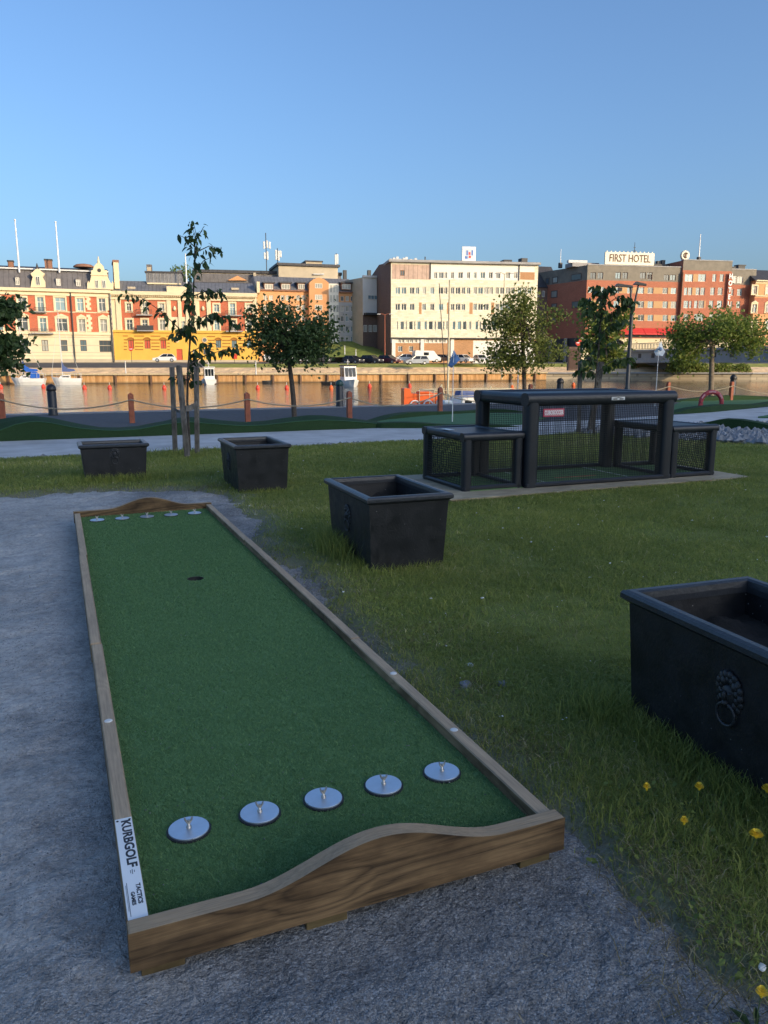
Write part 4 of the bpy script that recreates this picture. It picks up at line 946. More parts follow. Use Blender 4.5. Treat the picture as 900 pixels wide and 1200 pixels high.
# dandelions
def dandelion():
    t = thing('dandelion', 'x', 'flower')
    s = MB(); s.tube([(0, 0, -0.02), (0.006, 0.002, 0.05), (0.012, -0.004, 0.098)], 0.0018, 6); s.build('stem', M['stem'], t)
    f = MB(); rr = random.Random(2)
    for lay, (n, r, z, up) in enumerate(((18, 0.019, 0.098, 0.004), (16, 0.015, 0.101, 0.007), (11, 0.010, 0.104, 0.009))):
        for k in range(n):
            a = 2 * math.pi * (k + rr.random() * 0.6) / n; c, s_ = math.cos(a), math.sin(a); q = 0.0026
            f.add([(0.012 - s_*q*0.4, -0.004 + c*q*0.4, z), (0.012 + s_*q*0.4, -0.004 - c*q*0.4, z), (0.012 + c*r + s_*q, -0.004 + s_*r - c*q, z + up), (0.012 + c*r - s_*q, -0.004 + s_*r + c*q, z + up)], [(0, 1, 2, 3)])
    f.lathe([(0.003, 0.088), (0.007, 0.094), (0.006, 0.1)], (0.012, -0.004, 0), 8); f.build('flower_head', M['dandelion'], t)
    l = MB()
    for k in range(7):
        a = k * 0.9; c, s_ = math.cos(a), math.sin(a); l.add([(0, 0, 0.0), (c*0.05 - s_*0.010, s_*0.05 + c*0.010, 0.022), (c*0.11, s_*0.11, 0.012), (c*0.05 + s_*0.010, s_*0.05 - c*0.010, 0.022)], [(0, 1, 2), (0, 2, 3)])
    l.build('leaf_rosette', M['stem'], t)
    return t
D0 = dandelion(); first = True
for px, v, lab in ((881, 978, 'largest yellow dandelion, in front of the big planter near the right edge'), (817, 923, 'yellow dandelion at the foot of the big planter, below its corner'), (897, 926, 'yellow dandelion cut by the right edge, against the big planter'), (805, 963, 'half closed dandelion low in the grass between two open ones'), (756, 921, 'leftmost small dandelion near the big planter'), (891, 1166, 'dandelion bud at the bottom right corner above the gravel')):
    p = gp(px, v, 0.10)
    if first: D0['label'] = lab; D0['group'] = 'dandelions by the big planter'; D0.location = (p.x, p.y, 0); first = False
    else:
        c = copy_tree(D0, lab, None, (p.x, p.y, 0), RND.uniform(0, 6)); k = {805: 0.6, 756: 0.62, 891: 0.65, 897: 0.9}.get(px, 0.75); c.scale = (k, k, 1)
# ================================================================== GOLF COURSE BEYOND THE PATH
def turf_bank():
    """undulating border wall of artificial turf on the far side of the path"""
    t = thing('turf_bank', 'long dark green undulating turf bank beyond the path', 'golf obstacle', (0, 15.5, 0))
    top_px = [(-60, 506), (-25, 498), (0, 491), (20, 488), (37, 487), (60, 489.5), (90, 496), (120, 501), (140, 502.5), (165, 500), (190, 494), (205, 490), (218, 488.5), (232, 489), (255, 492), (285, 494.5), (310, 493), (335, 489.5), (360, 486.5), (380, 486.5), (400, 488.5), (430, 492.5), (470, 497), (510, 500)]
    low_px = [(-60, 512), (0, 504), (20, 496.5), (40, 493.5), (60, 495.5), (90, 501.5), (120, 504), (140, 504.5), (165, 502.5), (190, 497.5), (218, 494), (255, 497), (285, 499), (310, 498), (345, 494), (375, 492), (410, 493.5), (450, 497), (510, 502)]
    xs_ = np.linspace(-3.2, 7.6, 90)
    def prof(px, yw):
        P = [on_y(u, v, yw) for u, v in px]; return np.interp(xs_, [p.x for p in P], [p.z for p in P])
    zl = np.maximum(prof(low_px, 15.52), 0.04); zt = np.maximum(prof(top_px, 16.1), zl + 0.012); e = sstep(7.6, 6.6, xs_)
    zl = 0.02 + (zl - 0.02) * e; zt = 0.03 + (zt - 0.03) * e
    def loft(rows, mat, name, par):
        mb = MB(); n = len(xs_)
        for (y0, z0), (y1, z1) in zip(rows[:-1], rows[1:]):
            for i in range(n - 1): mb.add([(xs_[i], y0 - 15.5, z0[i]), (xs_[i+1], y0 - 15.5, z0[i+1]), (xs_[i+1], y1 - 15.5, z1[i+1]), (xs_[i], y1 - 15.5, z1[i])], [(0, 1, 2, 3)], 0, True)
        return mb.build(name, mat, par)
    zero = np.full(90, -0.02)
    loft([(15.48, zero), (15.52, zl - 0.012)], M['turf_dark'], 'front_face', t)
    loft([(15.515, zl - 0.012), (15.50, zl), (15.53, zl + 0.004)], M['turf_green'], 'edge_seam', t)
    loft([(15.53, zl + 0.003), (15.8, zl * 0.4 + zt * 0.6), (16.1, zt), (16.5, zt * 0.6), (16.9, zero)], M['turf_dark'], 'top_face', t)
turf_bank()
def patch(name, label, cat, px, h, mat, rim=None, rim_h=0.0):
    """low turf deck: outline surveyed on the ground, raised by h"""
    P = [gp(u, v, 0.02) for u, v in px]; c = sum(P, Vector()) / len(P); c.z = 0
    t = thing(name, label, cat, c); mb = MB(); n = len(P)
    top = [(p.x - c.x, p.y - c.y, h) for p in P]; bot = [(q[0], q[1], -0.03) for q in top]
    mb.add(top, [tuple(range(n))]); mb.add(top + bot, [(i, n + i, n + (i+1) % n, (i+1) % n) for i in range(n)]); mb.build('deck', mat, t)
    if rim:
        for seg in rim:
            pts = [Vector((*[gp(u, v, 0.02)[k] - c[k] for k in (0, 1)], h)) for u, v in seg]
            rb = MB(); m_ = len(pts)
            fine = []
            for i in range(m_ - 1):
                for k in range(6): fine.append(pts[i].lerp(pts[i+1], k / 6))
            fine.append(pts[-1]); L = len(fine)
            for i in range(L - 1):
                def hh(j): s = j / (L - 1); return -h + 0.001 + (rim_h + h) * (0.75 + 0.25 * math.sin(s * 9 + len(seg))) * min(1, s * 7, (1 - s) * 7)
                a, b = fine[i], fine[i+1]
                def nr(j): d = fine[min(j+3, L-1)] - fine[max(j-3, 0)]; d = Vector((d.x, d.y, 0)).normalized(); return Vector((-d.y, d.x, 0)) * 0.22
                na, nb = nr(i), nr(i + 1)
                for (s0, z0), (s1, z1) in (((-1, -h), (-0.8, hh(i))), ((-0.8, None), (0.8, None)), ((0.8, None), (1, -h))):
                    def z(j, zz): return hh(j) if zz is None or zz != -h else zz
                    rb.add([a + na * s0 + Vector((0, 0, z(i, z0))), b + nb * s0 + Vector((0, 0, z(i+1, z0))), b + nb * s1 + Vector((0, 0, z(i+1, z1))), a + na * s1 + Vector((0, 0, z(i, z1)))], [(0, 1, 2, 3)], 0, True)
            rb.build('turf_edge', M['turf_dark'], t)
    return t
patch('putting_green', 'light green putting green with a flag, left of the cage beyond the path', 'putting green', [(418, 498.5), (455, 499.5), (520, 499), (610, 497.5), (640, 490), (610, 485), (560, 484), (505, 487), (455, 492)], 0.03, M['turf_green'], [[(408, 498), (450, 500.5), (520, 500.5), (610, 499)], [(430, 493.5), (470, 489), (505, 485.5), (560, 482.5), (620, 482.5)]], 0.10)
patch('putting_green', 'far right putting green under the red arch, between turf edges', 'putting green', [(775, 482), (830, 480), (870, 477), (935, 471), (935, 468), (870, 469), (800, 470)], 0.03, M['turf_green'], [[(775, 484.5), (825, 482.5), (865, 478.5), (900, 474.5), (940, 472)], [(780, 470.5), (835, 469.2), (895, 467.2), (945, 466.5)]], 0.16)
patch('putting_green', 'dark turf strip behind the stone bed at the right', 'putting green', [(792, 501), (850, 503), (930, 507), (960, 499), (900, 496), (830, 496)], 0.03, M['turf_dark'], [[(790, 502), (850, 504.5), (960, 510)]], 0.24)
patch('putting_green', 'small turf corner on the path at the right edge', 'putting green', [(888, 489.5), (950, 491), (950, 486), (905, 486.5)], 0.05, M['turf_green'])
def arch():
    p = gp(833, 476, 0.03); t = thing('arch_obstacle', 'red half ring arch standing on the far putting green', 'golf obstacle', (p.x, p.y, 0.03), -YAW)
    mb = MB(); ro, ri, dp = 0.40, 0.265, 0.11; n = 24
    for i in range(n):
        a0, a1 = math.pi * i / n * 1.0, math.pi * (i + 1) / n; prof = rrect(ri, ro, -dp/2, dp/2, 0.045, 3); m_ = len(prof)
        A = [(r * math.cos(a0), y, r * math.sin(a0) + 0.12) for r, y in prof]; B = [(r * math.cos(a1), y, r * math.sin(a1) + 0.12) for r, y in prof]
        mb.add(A + B, [(k, (k+1) % m_, m_ + (k+1) % m_, m_ + k) for k in range(m_)], 0, True)
    for sg in (1, -1): mb.box(min(sg*ri, sg*ro), max(sg*ri, sg*ro), -dp/2, dp/2, -0.03, 0.12, 0, 0.03)
    mb.build('ring', M['red_rubber'], t)
    for a0, a1 in ((22, 48), (72, 108), (132, 158)):
        mb = MB(); k = 6
        for i in range(k):
            b0, b1 = R(a0 + (a1 - a0) * i / k), R(a0 + (a1 - a0) * (i + 1) / k); r0, r1 = ri + 0.055, ro - 0.03
            mb.quad((r0*math.cos(b0), -dp/2 - 0.003, r0*math.sin(b0) + 0.12), (r0*math.cos(b1), -dp/2 - 0.003, r0*math.sin(b1) + 0.12), (r1*math.cos(b1), -dp/2 - 0.003, r1*math.sin(b1) + 0.12), (r1*math.cos(b0), -dp/2 - 0.003, r1*math.sin(b0) + 0.12))
        mb.build('mark', M['pink'], t)
arch()
def pin_flag(px, v, top, mat, pts, label):
    p = gp(px, v, 0.03); t = thing('golf_flag', label, 'golf flag', (p.x, p.y, 0.03), -YAW); k = (p.x * SA + p.y * CA) / F_PX
    mb = MB(); h = (v - top) * k; mb.tube([(0, 0, 0), (0.004, 0, h)], [0.011, 0.008], 8); mb.build('pole', M['white'], t)
    P = [((a - px) * k, 0.05 * math.sin(i * 1.7), (v - b) * k) for i, (a, b) in enumerate(pts)]
    fl = MB(); n = len(P); th = 0.004; fl.add([(a, b - th, c) for a, b, c in P], [tuple(range(n))]); fl.add([(a, b + th, c) for a, b, c in P], [tuple(range(n))[::-1]])
    fl.add([(a, b - th, c) for a, b, c in P] + [(a, b + th, c) for a, b, c in P], [(i, n + i, n + (i+1) % n, (i+1) % n) for i in range(n)])
    return fl.build('flag', mat, t), t, k
pin_flag(530, 494, 413, M['flag_blue'], [(530.5, 412), (533.5, 417), (538, 423), (532.5, 428), (528, 432.5), (524, 430), (527, 421)], 'blue hanging flag on a white pole on the near putting green')
f, ft, k = pin_flag(767.5, 476, 402, M['flag_white'], [(770, 402), (772.5, 409), (775, 414), (772, 419), (765, 418), (763, 414), (766.5, 408)], 'pale white flag on a thin pole behind the cage')
mk = MB(); mk.lathe([(0.02, 0), (0.06, 0.004), (0.02, 0.008)], (0, 0, 0), 10); e = mk.build('emblem', M['flag_blue'], f, (0.03 * 1, -0.06, (476 - 411) * k)); e.rotation_euler = (math.pi / 2, 0, 0)
# ================================================================== QUAYSIDE: rope posts, ropes, bollards, lamp
posts = []
def post_mesh(h, w):
    mb = MB(); mb.box(-w/2, w/2, -w/2, w/2, -0.05, h, 0, 0.012); mb.prism([(-w/2 + .01, h - 0.001), (w/2 - .01, h - 0.001), (0, h + w * 0.28)], 'y', -w/2 + .01, w/2 - .01); return mb.mesh('post', M['post_red'])
PMESH = post_mesh(0.68, 0.125)
for px, v, lab in ((4, 496, 'red-brown rope post at the left edge, beyond the turf bank'), (155, 496, 'red-brown rope post left of the first staked sapling'), (290.5, 495, 'red-brown rope post between the sapling and the round dark tree'), (409.5, 492, 'red-brown rope post in front of the green capped bollard'), (515.5, 483, 'red-brown rope post just left of the netted cage'), (621, 475.5, 'red-brown rope post whose top shows over the cage left end'), (782, 470.5, 'red-brown rope post whose top shows over the cage right end'), (856, 469.5, 'orange lit rope post right of the red arch'), (968, 467, 'rope post beyond the right edge')):
    p = gp(px, v, 0.0)
    if px > 930: posts.append(p); continue
    o = link('rope_post', PMESH, None, (p.x, p.y, 0), -0.05); tag(o, lab, 'post', 'rope posts along the quay'); posts.append(p)
p0 = gp(-140, 500, 0); posts.insert(0, Vector((p0.x, p0.y, 0)))
for i, (a, b) in enumerate(zip(posts[:-1], posts[1:])):
    mb = MB(); c = (a + b) / 2; L = (b - a).length; n = 14; pts = []
    for k in range(n + 1):
        s = k / n; q = a.lerp(b, s) - c; pts.append((q.x, q.y - 0.07 * (1 if 0 < s < 1 else 0.9), 0.55 - 0.30 * min(L / 4.2, 1.2) * 4 * s * (1 - s)))
    mb.tube(pts, 0.017, 6); o = mb.build('rope', M['rope'], None, (c.x, c.y, 0))
    names = ['from the left edge post outwards', 'between the left edge post and the next one', 'behind the first staked sapling', 'in front of the round dark tree', 'right of the green capped bollard', 'running behind the cage left end', 'hidden mostly behind the cage top', 'behind the red arch', 'right of the orange lit post']
    tag(o, 'sagging rope ' + names[i], 'rope', 'ropes between the posts')
def bollard(px, v, h, label, mat='iron', cap='iron', r=0.115):
    p = gp(px, v, 0.0); t = thing('bollard', label, 'bollard', (p.x, p.y, 0.006), 0, 'bollards on the quay')
    mb = MB(); mb.lathe([(r * 1.12, 0), (r * 1.12, 0.05), (r, 0.07), (r, h * 0.74), (r * 0.9, h * 0.76), (r * 0.9, h * 0.79)], (0, 0, 0), 20); mb.build('shaft', M[mat], t)
    mb = MB(); mb.lathe([(r * 1.08, h * 0.79), (r * 1.12, h * 0.80), (r * 1.1, h * 0.86), (r * 0.95, h * 0.93), (r * 0.6, h * 0.98), (r * 0.2, h)], (0, 0, 0), 20); mb.build('cap', M[cap], t)
bollard(62.5, 487, 0.83, 'black bollard at the left, in front of the two sailing boats')
bollard(398, 477, 0.86, 'black bollard with a dark green cap left of the orange boat', 'iron', 'iron_green')
bollard(655.5, 472, 0.86, 'black bollard whose round top shows over the cage')
bollard(857.5, 466.5, 0.93, 'black domed bollard right behind the orange lit post')
def park_lamp():
    p = gp(734, 474, 0); t = thing('street_lamp', 'tall dark lamp post with forked lamp heads, in front of the hotel', 'street lamp', (p.x, p.y, 0), -YAW)
    D = p.x * SA + p.y * CA; k = D / F_PX; h = (474 - 372) * k
    mb = MB(); mb.lathe([(0.11, 0), (0.11, 0.5), (0.075, 0.6), (0.06, h)], (0, 0, 0), 14); mb.build('pole', M['lamp_metal'], t)
    for (bx, bz, hx0, hx1, nm) in ((0.17, (474 - 339) * k, 0.0, 0.42, 'a'), (-0.10, (474 - 341) * k, -0.62, -0.02, 'b')):
        a = MB(); a.tube([(0.0, 0, h - 0.05), (bx * 0.4, 0, h + 0.3), (bx, 0, bz)], [0.045, 0.035, 0.03], 8); ar = a.build('arm', M['lamp_metal'], t)
        hd = MB(); hd.prism([(hx0, bz - 0.02), (hx1, bz - 0.06), (hx1 - 0.03, bz + 0.0), (hx0 + 0.08, bz + 0.07)], 'y', -0.09, 0.09); hd.build('lamp_head', M['lamp_metal'], t)
    b = MB(); b.box(-0.5, -0.38, -0.05, 0.05, (474 - 347) * k, (474 - 343) * k); b.tube([(-0.46, 0, (474 - 344) * k), (-0.62, 0, (474 - 351) * k)], 0.02, 6); b.build('bracket', M['lamp_metal'], t)
park_lamp()
# ================================================================== TREES
def leaf_cloud(C, size, rng, droop=0.3, wid=0.36):
    """folded pointed leaves, four corners each"""
    n = len(C); a = rng.normal(size=(n, 3)); a[:, 2] -= droop * 1.2; a /= np.linalg.norm(a, axis=1)[:, None]
    r = rng.normal(size=(n, 3)); b = np.cross(a, r); b /= np.linalg.norm(b, axis=1)[:, None]; nn = np.cross(a, b)
    L = size[:, None]; V = np.zeros((n, 4, 3)); V[:, 0] = C - a * L * 0.5; V[:, 1] = C + b * L * wid + nn * L * 0.12; V[:, 2] = C + a * L * 0.55; V[:, 3] = C - b * L * wid + nn * L * 0.12
    i = np.arange(n) * 4; F = np.concatenate([np.stack([i, i+1, i+2], 1), np.stack([i, i+2, i+3], 1)]); return V.reshape(-1, 3), F
def tree(label, base, rz, trunk, r0, r1, blobs, nclump, per, size, mat, bark, seed, group=None, cl_r=0.35, tone_hi=0.0, name='tree', limb_r=0.035):
    """trunk: local points; blobs: crown ellipsoids (cx,cy,cz,rx,ry,rz,weight)"""
    rng = np.random.RandomState(seed); t = thing(name, label, 'tree', base, rz, group)
    tp = [Vector(p) for p in trunk]; n = len(tp)
    mb = MB(); mb.tube(tp, [r0 + (r1 - r0) * i / (n - 1) for i in range(n)], 10); mb.build('trunk', M[bark], t)
    w_ = np.array([b[6] for b in blobs], float); w_ /= w_.sum(); K = rng.choice(len(blobs), nclump, p=w_); B = np.array([b[:6] for b in blobs])[K]
    d = rng.normal(size=(nclump, 3)); d /= np.linalg.norm(d, axis=1)[:, None]; rad = rng.rand(nclump) ** 0.42
    CC = B[:, :3] + d * B[:, 3:6] * rad[:, None]
    lm = MB(); fork = n - 1
    for k in rng.permutation(nclump)[:min(nclump, 46)]:
        c = Vector(CC[k]); i = rng.randint(max(1, n - 2), n); s = tp[i - 1].lerp(tp[i], rng.rand()) if i else tp[0]
        m1 = s.lerp(c, 0.4) + Vector((0, 0, 0.10 * (c - s).length)); m2 = s.lerp(c, 0.75) + Vector(rng.normal(size=3) * 0.05)
        lm.tube([s, m1, m2, c], [limb_r, limb_r * 0.65, limb_r * 0.38, limb_r * 0.15], 5, 0, False)
    lm.build('limbs', M[bark], t)
    ct = rng.rand(nclump) * 0.45
    C = np.repeat(CC, per, 0) + rng.normal(size=(nclump * per, 3)) * cl_r * np.array([1, 1, 0.75]); tn = np.repeat(ct, per) + rng.rand(len(C)) * 0.5 + tone_hi
    V, F = leaf_cloud(C, size * (0.6 + 0.7 * rng.rand(len(C))), rng); o = link('crown', np_mesh('crown', V, [F], M[mat], np.repeat(np.clip(tn, 0, 1), 4)), t); tag(o, kind='stuff')
    return t
def px_tree(label, bpx, bv, trunk_px, blobs_px, dp, r0, r1, nclump, per, size, mat, bark, seed, cl_r, depth=None, **k):
    """trunk and crown measured in the photo, given the tree's distance and a crown depth of its own"""
    p = gp(bpx, bv, 0.0); D = p.x * SA + p.y * CA; kx = D / F_PX; o = Vector((p.x, p.y, 0))
    def lo(u, v, dy=0.0):
        q = ap(u, v, D) - o; c, s = math.cos(YAW), math.sin(YAW); return (q.x * c - q.y * s, q.x * s + q.y * c + dy, q.z)
    tr = [lo(u, v) for u, v in trunk_px]; tr[0] = (tr[0][0], tr[0][1], -0.1)
    bl = [(*lo(u, v, dy * kx), rx * kx, dp * kx * max(rx, rz_), rz_ * kx, wt) for u, v, rx, rz_, dy, wt in blobs_px]
    return tree(label, o, -YAW, tr, r0, r1, bl, nclump, per, size, mat, bark, seed, cl_r=cl_r, **k)
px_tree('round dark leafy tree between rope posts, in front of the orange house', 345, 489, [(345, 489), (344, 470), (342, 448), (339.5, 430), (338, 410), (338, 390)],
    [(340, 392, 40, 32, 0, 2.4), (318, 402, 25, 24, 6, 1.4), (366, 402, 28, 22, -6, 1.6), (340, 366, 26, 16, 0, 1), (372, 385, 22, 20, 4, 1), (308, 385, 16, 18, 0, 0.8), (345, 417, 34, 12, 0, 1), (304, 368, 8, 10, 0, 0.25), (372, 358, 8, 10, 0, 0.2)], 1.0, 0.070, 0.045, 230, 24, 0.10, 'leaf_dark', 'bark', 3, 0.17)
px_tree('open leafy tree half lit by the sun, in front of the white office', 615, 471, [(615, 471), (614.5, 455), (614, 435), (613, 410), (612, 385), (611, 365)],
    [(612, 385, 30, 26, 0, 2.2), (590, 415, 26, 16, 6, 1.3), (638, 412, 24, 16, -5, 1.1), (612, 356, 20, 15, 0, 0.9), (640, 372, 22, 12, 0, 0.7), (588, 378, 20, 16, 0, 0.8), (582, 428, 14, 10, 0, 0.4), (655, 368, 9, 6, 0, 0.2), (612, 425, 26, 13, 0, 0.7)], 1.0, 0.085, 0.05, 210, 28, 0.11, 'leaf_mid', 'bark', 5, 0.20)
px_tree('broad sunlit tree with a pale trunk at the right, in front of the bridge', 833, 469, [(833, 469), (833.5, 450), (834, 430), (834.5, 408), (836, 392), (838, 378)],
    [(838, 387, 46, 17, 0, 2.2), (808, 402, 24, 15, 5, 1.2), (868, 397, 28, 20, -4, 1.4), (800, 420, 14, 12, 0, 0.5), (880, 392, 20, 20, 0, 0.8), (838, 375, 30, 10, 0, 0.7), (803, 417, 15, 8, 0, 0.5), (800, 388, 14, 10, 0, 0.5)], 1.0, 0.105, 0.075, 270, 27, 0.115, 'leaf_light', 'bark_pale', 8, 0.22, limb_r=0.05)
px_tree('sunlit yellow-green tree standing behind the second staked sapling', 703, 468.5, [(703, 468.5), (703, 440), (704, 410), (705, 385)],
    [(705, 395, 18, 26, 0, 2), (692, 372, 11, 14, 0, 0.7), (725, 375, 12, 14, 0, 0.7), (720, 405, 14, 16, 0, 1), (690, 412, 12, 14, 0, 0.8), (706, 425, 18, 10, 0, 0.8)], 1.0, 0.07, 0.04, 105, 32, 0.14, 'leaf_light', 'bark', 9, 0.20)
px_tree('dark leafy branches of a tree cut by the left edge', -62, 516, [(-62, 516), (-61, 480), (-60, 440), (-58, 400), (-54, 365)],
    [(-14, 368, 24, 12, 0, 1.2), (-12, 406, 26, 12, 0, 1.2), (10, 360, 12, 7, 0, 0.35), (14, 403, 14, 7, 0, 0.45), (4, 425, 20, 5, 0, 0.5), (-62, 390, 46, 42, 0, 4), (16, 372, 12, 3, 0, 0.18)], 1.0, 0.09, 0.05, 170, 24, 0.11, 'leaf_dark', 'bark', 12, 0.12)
# young staked trees: single hanging leaves are objects of their own
def leaf_mesh(seed):
    rr = random.Random(seed); mb = MB(); L, wd = 1.0, 0.42 + 0.10 * rr.random(); cur = 0.25 + 0.25 * rr.random(); vs = []; rows = ((0, 0.03), (0.25, 0.85), (0.5, 1.0), (0.78, 0.6), (1.0, 0.02))
    for s, q in rows:
        z = -cur * s * s; vs += [(s, -q * wd / 2, z + 0.07 * q), (s, 0, z), (s, q * wd / 2, z + 0.07 * q)]
    fs = [(i*3 + j, i*3 + j + 1, i*3 + j + 4, i*3 + j + 3) for i in range(4) for j in (0, 1)]
    mb.add(vs, fs, 0, True); return mb.mesh('leaf', M['leaf_single'])
def single_leaf_mat():
    t = NT('leaf_single'); oi = t.n('ShaderNodeObjectInfo')
    c = t.ramp(oi.outputs['Random'], [(0.0, (0.030, 0.060, 0.020)), (0.55, (0.058, 0.105, 0.030)), (0.85, (0.11, 0.15, 0.042)), (1.0, (0.085, 0.05, 0.034))])
    t.set(c, 0.45, 0, None, 0.4); tr = t.n('ShaderNodeBsdfTranslucent'); t.L(c, tr.inputs[0]); mx = t.n('ShaderNodeMixShader'); mx.inputs[0].default_value = 0.45
    t.L(t.b.outputs[0], mx.inputs[1]); t.L(tr.outputs[0], mx.inputs[2]); t.L(mx.outputs[0], t.o.inputs[0]); return t.mat
M['leaf_single'] = single_leaf_mat(); LM = [leaf_mesh(i) for i in range(5)]
def sapling(label, bpx, bv, trunk_px, branches, seed, size, bark='bark', r0=0.022):
    rr = random.Random(seed); p = gp(bpx, bv, 0.0); o = Vector((p.x, p.y, 0)); D = p.x * SA + p.y * CA
    t = thing('young_tree', label, 'tree', o, -YAW, 'young staked trees'); c_, s_ = math.cos(YAW), math.sin(YAW)
    def lo(u, v, dy=0.0):
        q = ap(u, v, D) - o; return Vector((q.x * c_ - q.y * s_, q.x * s_ + q.y * c_ + dy, q.z))
    tr = [lo(u, v) for u, v in trunk_px]; tr[0].z = -0.05; n = len(tr)
    mb = MB(); mb.tube(tr, [r0 * (1 - 0.85 * i / (n - 1)) for i in range(n)], 8); mb.build('trunk', M[bark], t); total = 0
    bm_ = MB(); extra = MB(); jobs = []
    for bi, (px, cnt) in enumerate(branches):
        sp = rr.uniform(-0.45, 0.45); pts = [lo(u, v, sp * i / max(1, len(px) - 1)) for i, (u, v) in enumerate(px)]
        if px[0] != trunk_px[0] : bm_.tube(pts, [0.010 - 0.0075 * i / max(1, len(pts) - 1) for i in range(len(pts))], 5, 0, False)
        for k in range(int(cnt * 1.8)):
            s = rr.uniform(0.12, 1.0) * (len(pts) - 1); i = min(int(s), len(pts) - 2); q = pts[i].lerp(pts[i+1], s - i)
            side = (pts[i+1] - pts[i]).normalized(); yaw = math.atan2(side.y, side.x) + rr.choice((-1, 1)) * rr.uniform(0.3, 1.5); pit = rr.uniform(0.05, 1.25)
            jobs.append((LM[rr.randrange(5)], q + Vector((rr.uniform(-.05, .05), rr.uniform(-.12, .12), rr.uniform(-.06, .05))), (rr.uniform(-1.2, 1.2), pit, yaw), size * rr.uniform(0.6, 1.15)))
    rr.shuffle(jobs)
    for k, (me, q, rot, z_) in enumerate(jobs):
        if k < 300: lf = link('leaf', me, t, q); lf.rotation_euler = rot; lf.scale = (z_, z_ * 1.1, z_)
        else:
            mt = Matrix.LocRotScale(q, __import__('mathutils').Euler(rot), Vector((z_, z_ * 1.1, z_))); extra.add([mt @ v_.co for v_ in me.vertices], [tuple(p_.vertices) for p_ in me.polygons], 0, True)
    if extra.v: tag(extra.build('leaves', M['leaf_single'], t), kind='stuff')
    bm_.build('branch', M[bark], t)
    return t
sapling('slim young tree with drooping leaves tied to three grey stakes, left of centre', 222.5, 532, [(222.5, 532), (221, 500), (219.5, 470), (220, 440), (222, 410), (225, 370), (227, 330), (229, 300), (231, 280), (227, 262)],
    [([(222, 397), (205, 379), (190, 364), (172, 351), (150, 343)], 22), ([(224, 380), (240, 370), (258, 369), (275, 378)], 40), ([(223, 384), (214, 388), (206, 396)], 16), ([(226, 347), (240, 342), (253, 341), (263, 345)], 18),
     ([(221, 428), (240, 416), (256, 411), (272, 405)], 24), ([(221, 414), (236, 405), (246, 404)], 14), ([(228, 318), (240, 306), (251, 302)], 8), ([(229, 296), (241, 286), (252, 286)], 8), ([(230, 280), (238, 270), (240, 268)], 4),
     ([(226, 340), (216, 336), (212, 342)], 5), ([(220, 446), (212, 440), (206, 444)], 9), ([(220, 436), (230, 440), (238, 448)], 12), ([(222, 405), (225, 370), (227, 330)], 44), ([(227, 345), (229, 300), (231, 280), (227, 262)], 30), ([(220, 452), (222, 410)], 26), ([(229, 290), (222, 282), (217, 280)], 5)], 21, 0.118)
sapling('bushier young staked tree in front of the hotel, behind the cage', 696, 512, [(696, 512), (697, 480), (698, 450), (700, 420), (703, 390), (705, 360), (707, 338)],
    [([(705, 362), (692, 352), (682, 350)], 22), ([(705, 360), (720, 350), (732, 352), (738, 360)], 26), ([(706, 348), (700, 338), (706, 333)], 18), ([(706, 345), (712, 336), (716, 342)], 14), ([(704, 378), (690, 366), (681, 360)], 22), ([(704, 376), (722, 362), (735, 350)], 26),
     ([(703, 392), (716, 380), (728, 376)], 22), ([(702, 405), (690, 398), (684, 405)], 14), ([(701, 415), (716, 404), (730, 400)], 18), ([(700, 425), (688, 418), (678, 424)], 16), ([(699, 437), (714, 425), (728, 420), (738, 422)], 24), ([(699, 440), (686, 432), (678, 436)], 14), ([(702, 420), (705, 360)], 40), ([(705, 372), (707, 338)], 24)], 33, 0.145)
def stake(px_b, v_b, px_t, v_t, label, w_=0.068, strap=None):
    p = gp(px_b, v_b, 0); D = p.x * SA + p.y * CA; q = ap(px_t, v_t, D); mb = MB(); mb.obox(Vector((0, 0, -0.05)), q - p, w_, w_ * 0.8, 0, Vector((SA, CA, 0)), 0.006)
    o = mb.build('tree_stake', M['stake'], None, (p.x, p.y, 0)); tag(o, label, 'stake', 'stakes of the young trees'); return p, q
S1 = stake(205.5, 533, 201.5, 430, 'leftmost grey wooden stake of the slim sapling')
S2 = stake(220, 537.5, 209.5, 428, 'leaning front stake of the slim sapling, tallest of its three', 0.075)
S3 = stake(231, 534, 230, 430, 'right grey stake of the slim sapling')
S4 = stake(216, 530, 215, 470, 'thin short stake hidden between the slim sapling\'s others', 0.045)
T1 = stake(678, 511, 680, 424, 'left grey stake of the bushier sapling behind the cage', 0.075)
T2 = stake(690, 510, 705, 424, 'right thick stake of the bushier sapling behind the cage', 0.105)
def strap(a, b, label, wd=0.05):
    mb = MB(); c = (a + b) / 2; n = 6; pts = [a.lerp(b, i / n) + Vector((0, 0, -0.02 * math.sin(math.pi * i / n))) - c for i in range(n + 1)]
    for i in range(n): mb.obox(pts[i], pts[i+1], 0.008, wd)
    tag(mb.build('tie_strap', M['stake'], None, c), label, 'strap')
def on(S, v, ref):
    s = (ref[1] - v) / (ref[1] - ref[0]); return S[0].lerp(S[1], s)
strap(on(S2, 478, (428, 537.5)) + Vector((0.03, -0.06, 0)), on(S3, 472, (430, 534)) + Vector((0, -0.05, 0)), 'flat tie strap between the leaning stake and the right stake', 0.085)
strap(on(S1, 478, (430, 533)) + Vector((0, -0.05, 0)), on(S2, 482, (428, 537.5)) + Vector((0, -0.06, 0)), 'thin tie strap between the left stake and the leaning stake', 0.04)
